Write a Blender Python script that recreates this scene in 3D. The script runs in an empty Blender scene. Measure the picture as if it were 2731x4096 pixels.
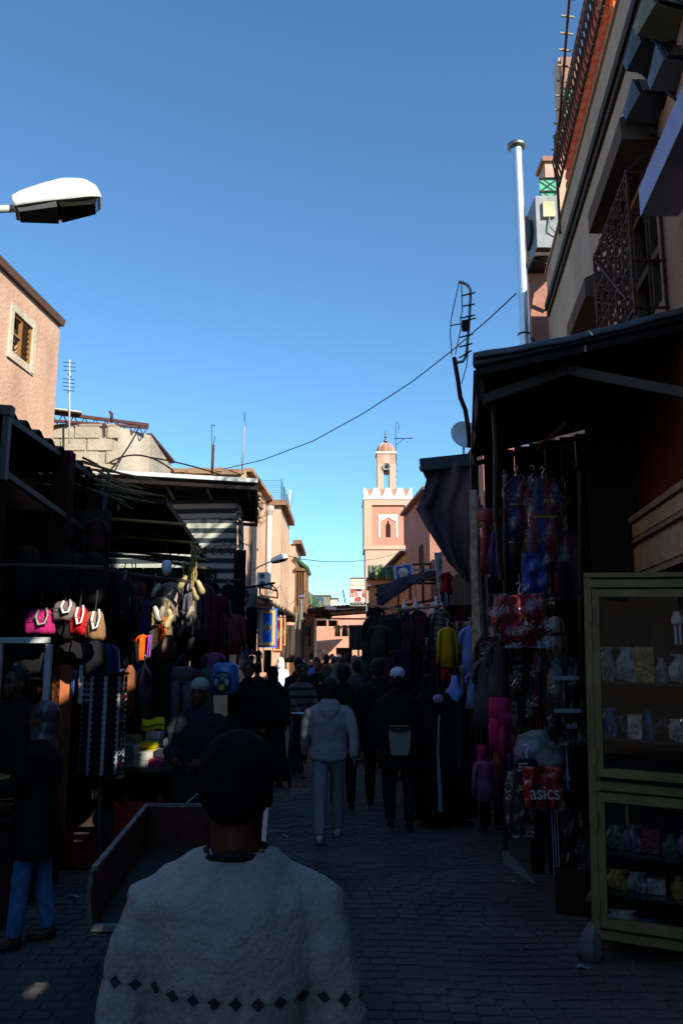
import bpy, bmesh, math, random
import numpy as np
from mathutils import Vector, Matrix
from math import sin, cos, pi, radians, sqrt, atan2, floor
C = bpy.context.scene.collection
SC = bpy.context.scene
rnd = random.Random(7)

# ------------------------------------------------------------------ camera
PW, PH, FOC, PITCH, EYE = 2731.0, 4096.0, 3186.0, radians(9.85), 1.88
cd = bpy.data.cameras.new('camera'); cam = bpy.data.objects.new('camera', cd); C.objects.link(cam)
cam.location = (0, 0, EYE); cam.rotation_euler = (pi/2+PITCH, 0, 0)
cd.sensor_fit = 'VERTICAL'; cd.sensor_height = 36; cd.lens = 36*FOC/PH
cd.clip_start = .05; cd.clip_end = 3000; SC.camera = cam
# ------------------------------------------------------------------ sky and sun
SUN_EL, SUN_AZ = radians(32), atan2(.53, -.66)      # azimuth from +Y towards +X
w = bpy.data.worlds.new('World'); SC.world = w; w.use_nodes = True
nt = w.node_tree; bg = nt.nodes['Background']
sky = nt.nodes.new('ShaderNodeTexSky'); sky.sky_type = 'NISHITA'; sky.sun_disc = False
sky.sun_elevation = SUN_EL; sky.sun_rotation = SUN_AZ
sky.altitude = 500; sky.air_density = 1.0; sky.dust_density = .3; sky.ozone_density = 4.0
gr = nt.nodes.new('ShaderNodeMix'); gr.data_type = 'RGBA'; gr.blend_type = 'MULTIPLY'; gr.inputs[0].default_value = 1; gr.inputs[7].default_value = (.75, 1.04, 1.12, 1)
nt.links.new(sky.outputs[0], gr.inputs[6]); nt.links.new(gr.outputs[2], bg.inputs[0]); bg.inputs[1].default_value = .088
sd = bpy.data.lights.new('sun', 'SUN'); so = bpy.data.objects.new('sun', sd); C.objects.link(so)
sd.energy = 3.9; sd.angle = radians(.53); sd.color = (1, .93, .82)
S = Vector((cos(SUN_EL)*sin(SUN_AZ), cos(SUN_EL)*cos(SUN_AZ), sin(SUN_EL)))
so.rotation_euler = S.to_track_quat('Z', 'Y').to_euler(); so.location = (30, -30, 40)
SC.view_settings.view_transform = 'Standard'; SC.view_settings.look = 'None'
SC.view_settings.exposure = 1.12; SC.view_settings.gamma = 1; SC.view_settings.use_curve_mapping = False
SC.cycles.use_denoising = True
try: SC.cycles.denoiser = 'OPENIMAGEDENOISE'
except Exception: pass
SC.cycles.max_bounces = 5; SC.cycles.diffuse_bounces = 4; SC.cycles.glossy_bounces = 3
SC.cycles.transparent_max_bounces = 16; SC.cycles.transmission_bounces = 4
SC.cycles.caustics_reflective = False; SC.cycles.caustics_refractive = False
SC.cycles.sample_clamp_indirect = 4

def P(px, py, Y):
    """a point of the place: the direction seen at photo pixel (px, py), at distance Y down the street"""
    u = (px-PW/2)/FOC; v = (PH/2-py)/FOC
    dy = cos(PITCH)-v*sin(PITCH); dz = sin(PITCH)+v*cos(PITCH)
    return Vector((u/dy*Y, Y, EYE+dz/dy*Y))
def D(dx, dy, Y): return P(dx*1.74171, dy*1.74171, Y)

# ------------------------------------------------------------------ materials
def lin(h):
    h = h.lstrip('#'); o = []
    for i in (0, 2, 4):
        c = int(h[i:i+2], 16)/255
        o.append(c/12.92 if c <= .04045 else ((c+.055)/1.055)**2.4)
    return (*o, 1)
_M = {}
def mat(hexc, rough=.85, var=.25, scale=3.0, bump=.3, bscale=40., metal=0., spec=.3, key='', world=False, clear=0., stripes=None, streak=0.):
    k = (hexc, rough, var, scale, bump, bscale, metal, spec, key, world, clear, str(stripes), streak)
    if k in _M: return _M[k]
    m = bpy.data.materials.new('mat_'+(key or hexc.strip('#'))); m.use_nodes = True
    t = m.node_tree; N = t.nodes; L = t.links; b = N['Principled BSDF']
    b.inputs['Roughness'].default_value = rough; b.inputs['Metallic'].default_value = metal
    b.inputs['Specular IOR Level'].default_value = spec
    if clear: b.inputs['Coat Weight'].default_value = clear
    co = N.new('ShaderNodeNewGeometry').outputs['Position'] if world else N.new('ShaderNodeTexCoord').outputs['Object']
    base = lin(hexc)
    n1 = N.new('ShaderNodeTexNoise'); n1.inputs['Scale'].default_value = scale; n1.inputs['Detail'].default_value = 6; n1.inputs['Roughness'].default_value = .62
    L.new(co, n1.inputs['Vector'])
    r = N.new('ShaderNodeMapRange'); r.inputs[1].default_value = .3; r.inputs[2].default_value = .7
    r.inputs[3].default_value = 1-var; r.inputs[4].default_value = 1+var*.6
    L.new(n1.outputs['Fac'], r.inputs[0])
    mx = N.new('ShaderNodeMix'); mx.data_type = 'RGBA'; mx.blend_type = 'MULTIPLY'; mx.inputs[0].default_value = 1
    src = None
    if stripes:
        ax, per, cols, duty = stripes
        sp = N.new('ShaderNodeSeparateXYZ'); L.new(co, sp.inputs[0])
        a = N.new('ShaderNodeMath'); a.operation = 'DIVIDE'; L.new(sp.outputs[ax], a.inputs[0]); a.inputs[1].default_value = per
        f = N.new('ShaderNodeMath'); f.operation = 'FRACT'; L.new(a.outputs[0], f.inputs[0])
        g = N.new('ShaderNodeMath'); g.operation = 'GREATER_THAN'; L.new(f.outputs[0], g.inputs[0]); g.inputs[1].default_value = duty
        ms = N.new('ShaderNodeMix'); ms.data_type = 'RGBA'; L.new(g.outputs[0], ms.inputs[0])
        ms.inputs[6].default_value = base; ms.inputs[7].default_value = lin(cols)
        L.new(ms.outputs[2], mx.inputs[6])
    else: mx.inputs[6].default_value = base
    L.new(r.outputs[0], mx.inputs[7])
    outc = mx.outputs[2]
    if streak:
        mp = N.new('ShaderNodeMapping'); mp.inputs['Scale'].default_value = (1.3, 1.3, .35); L.new(co, mp.inputs[0])
        n3 = N.new('ShaderNodeTexNoise'); n3.inputs['Scale'].default_value = 1.3; n3.inputs['Detail'].default_value = 5; L.new(mp.outputs[0], n3.inputs['Vector'])
        r3 = N.new('ShaderNodeMapRange'); r3.inputs[1].default_value = .42; r3.inputs[2].default_value = .75; r3.inputs[3].default_value = 1; r3.inputs[4].default_value = 1-streak
        L.new(n3.outputs['Fac'], r3.inputs[0])
        m2 = N.new('ShaderNodeMix'); m2.data_type = 'RGBA'; m2.blend_type = 'MULTIPLY'; m2.inputs[0].default_value = 1
        L.new(outc, m2.inputs[6]); L.new(r3.outputs[0], m2.inputs[7]); outc = m2.outputs[2]
    L.new(outc, b.inputs['Base Color'])
    if bump:
        n2 = N.new('ShaderNodeTexNoise'); n2.inputs['Scale'].default_value = bscale; n2.inputs['Detail'].default_value = 5; L.new(co, n2.inputs['Vector'])
        bp = N.new('ShaderNodeBump'); bp.inputs['Strength'].default_value = bump; bp.inputs['Distance'].default_value = .4/bscale
        L.new(n2.outputs['Fac'], bp.inputs['Height']); L.new(bp.outputs[0], b.inputs['Normal'])
    _M[k] = m; return m
def cloth(h, **k):
    q = h.lstrip('#'); h = '#'+''.join('%02x' % max(int(q[i:i+2], 16), (0x17, 0x18, 0x1c)[i//2]) for i in (0, 2, 4)) if max(int(q[i:i+2], 16) for i in (0, 2, 4)) < 0x50 else h
    return mat(h, rough=.92, var=k.pop('var', .22), scale=k.pop('scale', 9), bump=.35, bscale=k.pop('bscale', 120), spec=.15, **k)
def plaster(h, **k): return mat(h, rough=.93, var=k.pop('var', .2), scale=k.pop('scale', .8), bump=.55, bscale=14, spec=.12, world=True, streak=k.pop('streak', .35), **k)
def metal(h, rough=.4, **k): return mat(h, rough=rough, var=.2, scale=6, bump=.1, metal=1., spec=.5, **k)
def paint(h, rough=.5, **k): return mat(h, rough=rough, var=k.pop('var', .15), scale=8, bump=.12, spec=.4, **k)
def glassy(name, rough=.05, alpha=.25, tint='ffffff'):
    """thin clear sheet (pane, plastic film): fresnel reflection over what lies behind"""
    k = ('glass', name)
    if k in _M: return _M[k]
    m = bpy.data.materials.new('mat_'+name); m.use_nodes = True; t = m.node_tree; N = t.nodes; L = t.links
    for n in list(N):
        if n.type != 'OUTPUT_MATERIAL': N.remove(n)
    out = [n for n in N][0]
    tr = N.new('ShaderNodeBsdfTransparent'); tr.inputs[0].default_value = lin(tint)
    gl = N.new('ShaderNodeBsdfGlossy'); gl.inputs['Roughness'].default_value = rough
    fr = N.new('ShaderNodeFresnel'); fr.inputs[0].default_value = 1.5
    ad = N.new('ShaderNodeMath'); ad.operation = 'ADD'; ad.inputs[1].default_value = alpha; ad.use_clamp = True
    ml = N.new('ShaderNodeMath'); ml.operation = 'MULTIPLY'; ml.inputs[1].default_value = .35 if name == 'pane' else .5; L.new(fr.outputs[0], ml.inputs[0]); L.new(ml.outputs[0], ad.inputs[0])
    if name.startswith('film'):
        nz = N.new('ShaderNodeTexNoise'); nz.inputs['Scale'].default_value = 11; nz.inputs['Detail'].default_value = 1; nz.inputs['Distortion'].default_value = 2.5
        tc = N.new('ShaderNodeTexCoord'); L.new(tc.outputs['Object'], nz.inputs['Vector'])
        bp = N.new('ShaderNodeBump'); bp.inputs['Strength'].default_value = .7; bp.inputs['Distance'].default_value = .03
        L.new(nz.outputs['Fac'], bp.inputs['Height']); L.new(bp.outputs[0], gl.inputs['Normal']); L.new(bp.outputs[0], fr.inputs['Normal'])
    mx = N.new('ShaderNodeMixShader'); L.new(ad.outputs[0], mx.inputs[0]); L.new(tr.outputs[0], mx.inputs[1]); L.new(gl.outputs[0], mx.inputs[2])
    L.new(mx.outputs[0], out.inputs[0]); _M[k] = m; return m

# ------------------------------------------------------------------ objects
WM = {}
def empty(name, label, cat, loc=(0, 0, 0), group=None, kind=None):
    o = bpy.data.objects.new(name, None); C.objects.link(o); o.location = loc; o.empty_display_size = .1
    WM[o.name] = Vector(loc); tag(o, label, cat, group, kind); return o
def tag(o, label=None, cat=None, group=None, kind=None):
    if label: o['label'] = label
    if cat: o['category'] = cat
    if group: o['group'] = group
    if kind: o['kind'] = kind
    return o
def kids(o): return [c for c in bpy.data.objects if c.parent == o]
def dup(root, loc=None, rz=None, label=None, group=None, scale=None):
    r = root.copy(); C.objects.link(r)
    if loc is not None: r.location = loc
    if rz is not None: r.rotation_euler = (0, 0, rz)
    if scale is not None: r.scale = scale
    if label: r['label'] = label
    if group: r['group'] = group
    for ch in KD.get(root.name, []):
        c = ch.copy(); C.objects.link(c); c.parent = r; KD.setdefault(r.name, []).append(c)
        for g in KD.get(ch.name, []):
            d = g.copy(); C.objects.link(d); d.parent = c; KD.setdefault(c.name, []).append(d)
    return r
KD = {}
class MB:
    def __init__(s): s.v = []; s.f = []
    def add(s, vs, fs):
        k = len(s.v); s.v += [Vector(v) for v in vs]; s.f += [tuple(i+k for i in f) for f in fs]; return s
    def box(s, c, d, rz=0., M=None):
        x, y, z = d[0]/2, d[1]/2, d[2]/2
        q = Matrix.Rotation(rz, 3, 'Z') if M is None else M
        s.add([Vector(c)+q@Vector((a*x, b*y, e*z)) for e in (-1, 1) for a, b in ((-1, -1), (1, -1), (1, 1), (-1, 1))],
              [(0, 3, 2, 1), (4, 5, 6, 7), (0, 1, 5, 4), (1, 2, 6, 5), (2, 3, 7, 6), (3, 0, 4, 7)]); return s
    def beam(s, a, b, w=.05, h=None, up=(0, 0, 1)):
        a, b = Vector(a), Vector(b); t = (b-a).normalized(); u = Vector(up)
        if abs(t.dot(u)) > .98: u = Vector((0, 1, 0))
        x = t.cross(u).normalized(); z = x.cross(t)
        return s.box((a+b)/2, (w, (b-a).length, h or w), M=Matrix((x, t, z)).transposed())
    def tube(s, pts, r=.02, n=8, cap=True):
        pts = [Vector(p) for p in pts]; R = r if isinstance(r, (list, tuple)) else [r]*len(pts); k = len(s.v); up = Vector((.13, .31, .94)).normalized()
        for i, p in enumerate(pts):
            t = (pts[min(i+1, len(pts)-1)]-pts[max(i-1, 0)]).normalized()
            a = t.cross(up)
            if a.length < .05: a = t.cross(Vector((1, 0, 0)))
            a.normalize(); b = t.cross(a)
            for j in range(n):
                q = 2*pi*j/n; s.v.append(p+(a*cos(q)+b*sin(q))*R[i])
        for i in range(len(pts)-1):
            for j in range(n):
                s.f.append((k+i*n+j, k+(i+1)*n+j, k+(i+1)*n+(j+1) % n, k+i*n+(j+1) % n))
        if cap: s.f += [tuple(k+j for j in range(n)), tuple(k+(len(pts)-1)*n+j for j in range(n-1, -1, -1))]
        return s
    def lathe(s, prof, n=16, c=(0, 0, 0), M=None):
        k = len(s.v); M = M or Matrix.Identity(3); c = Vector(c)
        for r, z in prof:
            for j in range(n): q = 2*pi*j/n; s.v.append(c+M@Vector((r*cos(q), r*sin(q), z)))
        for i in range(len(prof)-1):
            for j in range(n): s.f.append((k+i*n+j, k+i*n+(j+1) % n, k+(i+1)*n+(j+1) % n, k+(i+1)*n+j))
        s.f += [tuple(k+j for j in range(n-1, -1, -1)), tuple(k+(len(prof)-1)*n+j for j in range(n))]
        return s
    def ell(s, c, r, n=12, m=8, M=None):
        return s.lathe([(sin(pi*(i+.02)/(m+.04)), -cos(pi*(i+.02)/(m+.04))) for i in range(m+1)], n, c, (M or Matrix.Identity(3))@Matrix.Diagonal(Vector(r)))
    def prism(s, pts, a, b):
        """pts: 3D outline; extruded by the vector a..b"""
        n = len(pts); a, b = Vector(a), Vector(b)
        s.add([Vector(p)+a for p in pts]+[Vector(p)+b for p in pts],
              [tuple(range(n-1, -1, -1)), tuple(range(n, 2*n))]+[(i, (i+1) % n, n+(i+1) % n, n+i) for i in range(n)]); return s
    def sheet(s, f, nu, nv, th=.008):
        """closed thin sheet f(u,v)->Vector, real thickness th"""
        g = [[Vector(f(i/nu, j/nv)) for j in range(nv+1)] for i in range(nu+1)]
        k = len(s.v); W = nv+1; T = (nu+1)*W
        nr = []
        for i in range(nu+1):
            for j in range(nv+1):
                a = g[min(i+1, nu)][j]-g[max(i-1, 0)][j]; b = g[i][min(j+1, nv)]-g[i][max(j-1, 0)]
                q = a.cross(b); q = q.normalized() if q.length > 1e-9 else Vector((0, 0, 1)); nr.append(q)
        fl = [g[i][j] for i in range(nu+1) for j in range(nv+1)]
        s.v += [p+q*th/2 for p, q in zip(fl, nr)]+[p-q*th/2 for p, q in zip(fl, nr)]
        for i in range(nu):
            for j in range(nv):
                a = k+i*W+j; s.f.append((a, a+W, a+W+1, a+1)); s.f.append((a+T, a+T+1, a+T+W+1, a+T+W))
        ed = [i*W for i in range(nu+1)]+[nu*W+j for j in range(1, nv+1)]+[i*W+nv for i in range(nu-1, -1, -1)]+[j for j in range(nv-1, 0, -1)]
        for i in range(len(ed)):
            a, b = k+ed[i], k+ed[(i+1) % len(ed)]; s.f.append((a, a+T, b+T, b))
        return s
    def loft(s, rings, n=20, fold=0., kf=7, ph=0., cap=True):
        """rings: (center, rx, ry); cross-sections follow the path; fold = relative pleat depth"""
        cs = [Vector(r[0]) for r in rings]; k = len(s.v)
        for i, r in enumerate(rings):
            t = (cs[min(i+1, len(cs)-1)]-cs[max(i-1, 0)]).normalized()
            y = Vector((0, 1, 0)); x = y.cross(t)
            if x.length < .2: x = Vector((1, 0, 0))
            x.normalize(); y = t.cross(x)
            fo = fold*(r[3] if len(r) > 3 else 1)
            for j in range(n):
                q = 2*pi*j/n; e = 1+fo*(sin(kf*q+ph+i*.5)*.6+sin((kf*2+1)*q+i*.9+ph)*.4)
                s.v.append(cs[i]+x*cos(q)*r[1]*e+y*sin(q)*r[2]*e)
        for i in range(len(rings)-1):
            for j in range(n):
                s.f.append((k+i*n+j, k+i*n+(j+1) % n, k+(i+1)*n+(j+1) % n, k+(i+1)*n+j))
        if cap: s.f += [tuple(k+j for j in range(n-1, -1, -1)), tuple(k+(len(rings)-1)*n+j for j in range(n))]
        return s
    def build(s, name, m, parent=None, label=None, cat=None, group=None, kind=None, smooth=False, loc=None):
        me = bpy.data.meshes.new(name); o = bpy.data.objects.new(name, me); C.objects.link(o)
        if parent is not None: org = WM[parent.name]; o.parent = parent; WM[o.name] = org; KD.setdefault(parent.name, []).append(o)
        else:
            if loc is None:
                xs = [v.x for v in s.v]; ys = [v.y for v in s.v]; zs = [v.z for v in s.v]
                loc = Vector(((min(xs)+max(xs))/2, (min(ys)+max(ys))/2, min(zs)))
            org = Vector(loc); o.location = org; WM[o.name] = org
        me.from_pydata([tuple(v-org) for v in s.v], [], s.f); me.update()
        if smooth:
            for p in me.polygons: p.use_smooth = True
        if m: me.materials.append(m)
        tag(o, label, cat, group, kind); return o
def fix(o):
    bm = bmesh.new(); bm.from_mesh(o.data); bmesh.ops.recalc_face_normals(bm, faces=bm.faces); bm.to_mesh(o.data); bm.free(); return o
def mod_remesh(o, vox, it=4, disp=0., ds=.12):
    fix(o); r = o.modifiers.new('r', 'REMESH'); r.mode = 'VOXEL'; r.voxel_size = vox; r.use_smooth_shade = True
    s = o.modifiers.new('s', 'SMOOTH'); s.iterations = it; s.factor = .6
    if disp:
        tx = bpy.data.textures.new('folds', 'CLOUDS'); tx.noise_scale = ds; tx.noise_depth = 2
        d = o.modifiers.new('d', 'DISPLACE'); d.texture = tx; d.strength = disp; d.mid_level = .5; d.texture_coords = 'LOCAL'
    return o
def text(s, size, loc, rot, m, name='lettering', parent=None, ext=.002, align='CENTER', sx=1.):
    cu = bpy.data.curves.new(name, 'FONT'); cu.body = s; cu.size = size; cu.extrude = ext; cu.align_x = align; cu.align_y = 'CENTER'
    o = bpy.data.objects.new('tmp', cu); C.objects.link(o); me = bpy.data.meshes.new_from_object(o); bpy.data.objects.remove(o)
    me.name = name; o = bpy.data.objects.new(name, me); C.objects.link(o); me.materials.clear(); me.materials.append(m); WM[o.name] = Vector(loc)
    if parent is not None: o.parent = parent; loc = Vector(loc)-WM[parent.name]; KD.setdefault(parent.name, []).append(o)
    o.location = loc; o.rotation_euler = rot; o.scale = (sx, 1, 1); return o
# ================================================================== THE SETTING
def XR(Y): return 2.6+.129*(Y-6)          # street face of the beige house on the right
ROAD = paint('#2b2a2a', rough=.75)
g = MB(); g.add([(-60, -30, -.008), (60, -30, -.008), (60, 160, -.008), (-60, 160, -.008)], [(0, 1, 2, 3)])
road = g.build('road', mat('#54504d', rough=.9, var=.4, scale=2, bump=.6, bscale=20, world=True), kind='structure', label='dark market street of small worn stone pavers', loc=(0, 0, 0))
MPAV = mat('#5b5856', rough=.85, var=.5, scale=1.2, bump=.3, bscale=45, spec=.25, world=True, key='paver')
pm = []
for k in range(5):
    q = MB(); e = .008+.003*k
    q.add([(-.074, -.0535, -.03), (.074, -.0535, -.03), (.074, .0535, -.03), (-.074, .0535, -.03),
           (-.073+e*.6, -.0525+e*.4, .004*rnd.random()), (.073-e*.4, -.0525+e*.6, .004*rnd.random()), (.073-e*.6, .0525-e*.5, .004*rnd.random()), (-.073+e*.5, .0525-e*.6, .004*rnd.random())],
          [(4, 5, 6, 7), (0, 1, 5, 4), (1, 2, 6, 5), (2, 3, 7, 6), (3, 0, 4, 7)])
    me = bpy.data.meshes.new('paver'); me.from_pydata([tuple(v) for v in q.v], [], q.f); me.materials.append(MPAV); pm.append((me, q))
rest = MB(); npv = 0
row = 0; Y = 3.3
while Y < 19:
    x0 = -3.1+(row % 2)*.075+rnd.uniform(-.02, .02); x = x0
    while x < XR(Y)+.1:
        X = x; YY = Y+.05*sin(x*1.3+Y*.4)+rnd.uniform(-.004, .004)+(.02*sin(x*5)); rz = rnd.uniform(-.05, .05)
        zz = rnd.uniform(-.004, .003)+.004*sin(x*2+Y*3)
        vis = YY > 4.35 and abs(X/YY+0.0) < .46 and X > -1.35 and not (X < .45 and YY < 5.0 and X > -1.3)
        if vis and npv < 300:
            o = bpy.data.objects.new('paver', rnd.choice(pm)[0]); C.objects.link(o); o.location = (X, YY, zz); o.rotation_euler = (rnd.uniform(-.03, .03), rnd.uniform(-.03, .03), rz); o.parent = road; npv += 1
        else:
            src = rnd.choice(pm)[1]; c_, s_ = cos(rz), sin(rz)
            rest.add([(X+v.x*c_-v.y*s_, YY+v.x*s_+v.y*c_, zz+v.z) for v in src.v], src.f)
        x += .149+rnd.uniform(-.008, .012)
    Y += .108; row += 1
WM[road.name] = Vector((0, 0, 0))
rest.build('paving', MPAV, road, kind='stuff')

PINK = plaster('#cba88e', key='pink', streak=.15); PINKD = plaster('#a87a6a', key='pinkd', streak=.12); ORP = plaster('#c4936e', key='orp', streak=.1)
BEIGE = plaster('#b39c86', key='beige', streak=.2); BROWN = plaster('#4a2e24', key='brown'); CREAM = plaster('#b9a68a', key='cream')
DARK = mat('#1f1b19', rough=.9, world=True, key='dark'); WOODD = mat('#54453a', rough=.7, var=.4, scale=5, key='wood', world=True)
RUST = mat('#4a2a20', rough=.7, var=.4, scale=14, key='rust'); IRON = mat('#2a2220', rough=.55, var=.3, metal=.5, key='iron')
GALV = mat('#8a9094', rough=.45, var=.2, metal=.8, key='galv'); WHT = paint('#d9d8d2', key='wht'); TARP = cloth('#36373c', key='tarp', var=.3, scale=2)
def slabs(m, p0, p1, z0, z1, th, holes=(), side=1):
    """wall from ground point p0 to p1, thickness th to the right of travel (side=1), with real openings"""
    p0, p1 = Vector((*p0, 0)), Vector((*p1, 0)); L = (p1-p0).length; t = (p1-p0)/L; n = Vector((t.y, -t.x, 0))*side
    cuts = sorted({0., L, *[h[0] for h in holes], *[h[1] for h in holes]}); ang = atan2(t.y, t.x)
    for a, b in zip(cuts, cuts[1:]):
        if b-a < 1e-4: continue
        z = z0; hs = sorted([h for h in holes if h[0] <= a+1e-5 and h[1] >= b-1e-5], key=lambda h: h[2])
        for h in hs+[(0, 0, z1, z1)]:
            if h[2]-z > 1e-3:
                m.box(p0+t*(a+b)/2+n*th/2+Vector((0, 0, (z+h[2])/2)), (b-a, th, h[2]-z), ang)
            z = h[3]
    return m
def tri_box(m, pts, z0, z1): m.prism([(x, y, z0) for x, y in pts], (0, 0, 0), (0, 0, z1-z0)); return m

# ---------- beige house on the right (shop below, grille window, terrace above)
hb = empty('beige_house', 'tall beige plastered house on the right with iron window cage and roof terrace', 'house', (4.5, 8, 0))
L = lambda Y: (Y-(-1.))*sqrt(1+.129**2)
BY = 4.9; L = lambda Y: (Y-BY)*sqrt(1+.129**2)
m = MB(); slabs(m, (XR(BY), BY), (XR(12.5), 12.5), 4.32, 8.1, .3, [(L(6.1), L(7.2), 4.7, 5.95)])
slabs(m, (XR(12.5)+.0, 12.5), (8, 12.5), 0, 8.1, .3); slabs(m, (XR(BY)+.3, BY), (8, BY), 0, 8.1, .3, side=-1); m.build('wall', BEIGE, hb)
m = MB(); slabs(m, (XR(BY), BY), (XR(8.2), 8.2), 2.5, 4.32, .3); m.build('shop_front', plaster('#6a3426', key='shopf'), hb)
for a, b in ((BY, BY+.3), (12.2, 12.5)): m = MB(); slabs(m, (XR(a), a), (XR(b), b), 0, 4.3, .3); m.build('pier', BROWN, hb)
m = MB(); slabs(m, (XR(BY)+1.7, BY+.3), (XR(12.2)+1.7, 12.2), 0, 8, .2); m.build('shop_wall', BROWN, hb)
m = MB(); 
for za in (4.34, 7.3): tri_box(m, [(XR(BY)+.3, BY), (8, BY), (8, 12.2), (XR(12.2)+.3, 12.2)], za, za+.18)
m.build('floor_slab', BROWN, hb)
cb = MB(); cb.beam((XR(BY)-.03, BY, 2.79), (XR(8.15)-.03, 8.15, 2.79), .05, .5); cb.beam((XR(BY)-.05, BY, 3.06), (XR(8.17)-.05, 8.17, 3.06), .12, .05); cb.beam((XR(BY)-.05, BY, 2.53), (XR(8.17)-.05, 8.17, 2.53), .1, .04); cb.beam((XR(BY)-.05, BY, 2.86), (XR(8.17)-.05, 8.17, 2.86), .09, .03)
GOLD = mat('#b5a88c', rough=.5, var=.3, scale=6, key='gold', world=True); cbo = cb.build('carved_band', mat('#9c9380', rough=.6, var=.3, scale=6, key='band', world=True), hb)
y = 5.0
while y < 8.0: q = MB(); q.beam((XR(y)-.062, y, 2.69), (XR(y)-.062, y+.1, 2.69), .02, .22); q.build('panel', GOLD, cbo); q = MB(); q.beam((XR(y)-.062, y, 2.96), (XR(y)-.062, y+.1, 2.96), .02, .12); q.build('panel', GOLD, cbo); y += .145
m = MB(); m.beam((XR(BY)-.035, BY, 7.46), (XR(12.4)-.035, 12.4, 7.46), .07, .12); m.beam((XR(BY)-.02, BY, 7.34), (XR(12.4)-.02, 12.4, 7.34), .04, .08); m.build('cornice', mat('#3e2f22', key='cornice', world=True), hb)
m = MB(); m.beam((XR(BY)+.1, BY, 8.12), (XR(12.5)+.1, 12.5, 8.12), .26, .04); m.build('parapet_cap', BEIGE, hb)
m = MB(); m.prism([(XR(7.75)-.3, 7.75, 5.5), (XR(7.75)+.02, 7.75, 5.5), (XR(7.75)+.02, 7.75, 5.85), (XR(7.75)-.3, 7.75, 5.7)], (0, 0, 0), (.129*1.25, 1.25, 0)); m.build('ledge', plaster('#6a5a4c', key='lintel'), hb)
m = MB(); m.prism([(XR(5.9)-.3, 5.9, 6.0), (XR(5.9)+.02, 5.9, 6.0), (XR(5.9)+.02, 5.9, 6.28), (XR(5.9)-.3, 5.9, 6.2)], (0, 0, 0), (.129*1.5, 1.5, 0)); m.build('lintel', plaster('#6a5a4c', key='lintel'), hb)
y0, y1, za, zm, zb_ = 6.1, 7.2, 4.7, 5.3, 5.95
fr = MB()
for y in (y0, (y0+y1)/2, y1): fr.beam((XR(y)+.12, y, za), (XR(y)+.12, y, zb_), .08, .07)
for z in (za+.03, zm, zb_-.03): fr.beam((XR(y0)+.12, y0, z), (XR(y1)+.12, y1, z), .08, .07)
wn = fr.build('window', mat('#6b5a4a', key='wf', world=True), hb)
q = MB(); q.beam((XR(y0)+.18, y0, 5.32), (XR(y1)+.18, y1, 5.32), .02, 1.25); q.build('pane', mat('#0d0f12', rough=.1, bump=0, spec=.6, key='darkpane'), wn)
off = .27
def CG(y, z, o=off): return Vector((XR(y)-o, y, z))
for i in range(6):
    y = 5.95+i*.28; cg = MB(); cg.tube([CG(y, 4.5), CG(y+.03, 4.9), CG(y-.03, 5.35), CG(y, 5.75), Vector((XR(y)-.04, y, 5.98))], .012, 5); cg.build('cage_bar', RUST, hb)
for z in (4.55, 4.95, 5.35, 5.72): cg = MB(); cg.beam(CG(5.93, z), CG(7.37, z), .02, .016); cg.build('cage_bar', RUST, hb)
for y in (5.93, 7.37):
    cg = MB()
    for z in (4.55, 4.95, 5.35, 5.72): cg.beam(CG(y, z), CG(y, z, 0), .018, .018)
    for o_ in (off, off/2, .02): cg.beam(CG(y, 4.5, o_), CG(y, 5.74, o_), .022, .022)
    cg.beam(CG(y, 5.72), CG(y, 5.98, 0), .02, .02); cg.build('cage_side', RUST, hb)
cg = MB(); cg.beam(CG(6.1, 4.7, off+.02), CG(7.2, 5.6, off+.02), .018, .018); cg.build('cage_brace', RUST, hb)
def scroll(m, y, z, r, s, xo=None):
    pts = []
    for k in range(13):
        a = k/12*1.7*pi; rr = r*(1-.55*k/12); pts.append((y+s*rr*cos(a), z+rr*sin(a)))
    m.tube([((XR(p[0])-off if xo is None else xo(p[0])), p[0], p[1]) for p in pts], .011, 4)
for i in range(10):
    for z in (4.62, 4.75, 4.88, 5.03, 5.16, 5.29, 5.43, 5.56, 5.66):
        q = MB(); scroll(q, 6.02+i*.14, z, .05+.012*(i % 2), 1 if (i+int(z*10)) % 2 else -1); q.build('scroll', RUST, hb)
# terrace railing on the parapet with curled iron, orange brick screen behind
RUSTR = mat('#5e3f30', rough=.7, var=.4, scale=14, key='rustr')
rl = empty('terrace_railing', 'curled black iron railing along the roof terrace of the beige house', 'railing', (XR(10), 10, 8.18))
m = MB(); a_, b_ = 6.2, 10.1
for z in (8.22, 8.6, 9.0): m.beam((XR(a_)-.12, a_, z), (XR(b_)-.12, b_, z), .03, .025)
m.build('rail', RUSTR, rl)
y = a_
while y < b_+.01:
    q = MB(); xx = XR(y)-.12; q.tube([(xx, y, 8.18), (xx-.03, y+.03, 8.35), (xx-.07, y, 8.55), (xx-.03, y-.03, 8.8), (xx, y, 9.02)], .014, 5); q.build('baluster', RUSTR, rl)
    q = MB(); scroll(q, y+.08, 8.42, .07, 1, lambda yy: XR(yy)-.15); q.build('scroll', RUSTR, rl); q = MB(); scroll(q, y+.08, 8.8, .07, -1, lambda yy: XR(yy)-.13); q.build('scroll', RUSTR, rl); y += .125
sp = MB(); sp.tube([(XR(10.1)-.14, 10.1, 7.5), (XR(10.1)-.14, 10.1, 9.0)], .02, 6); sp.tube([(XR(10.0)-.16, 10.0, 8.5), (XR(7.3)-.3, 7.3, 9.3)], .016, 6)
sp.build('post', RUSTR, rl)
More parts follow.
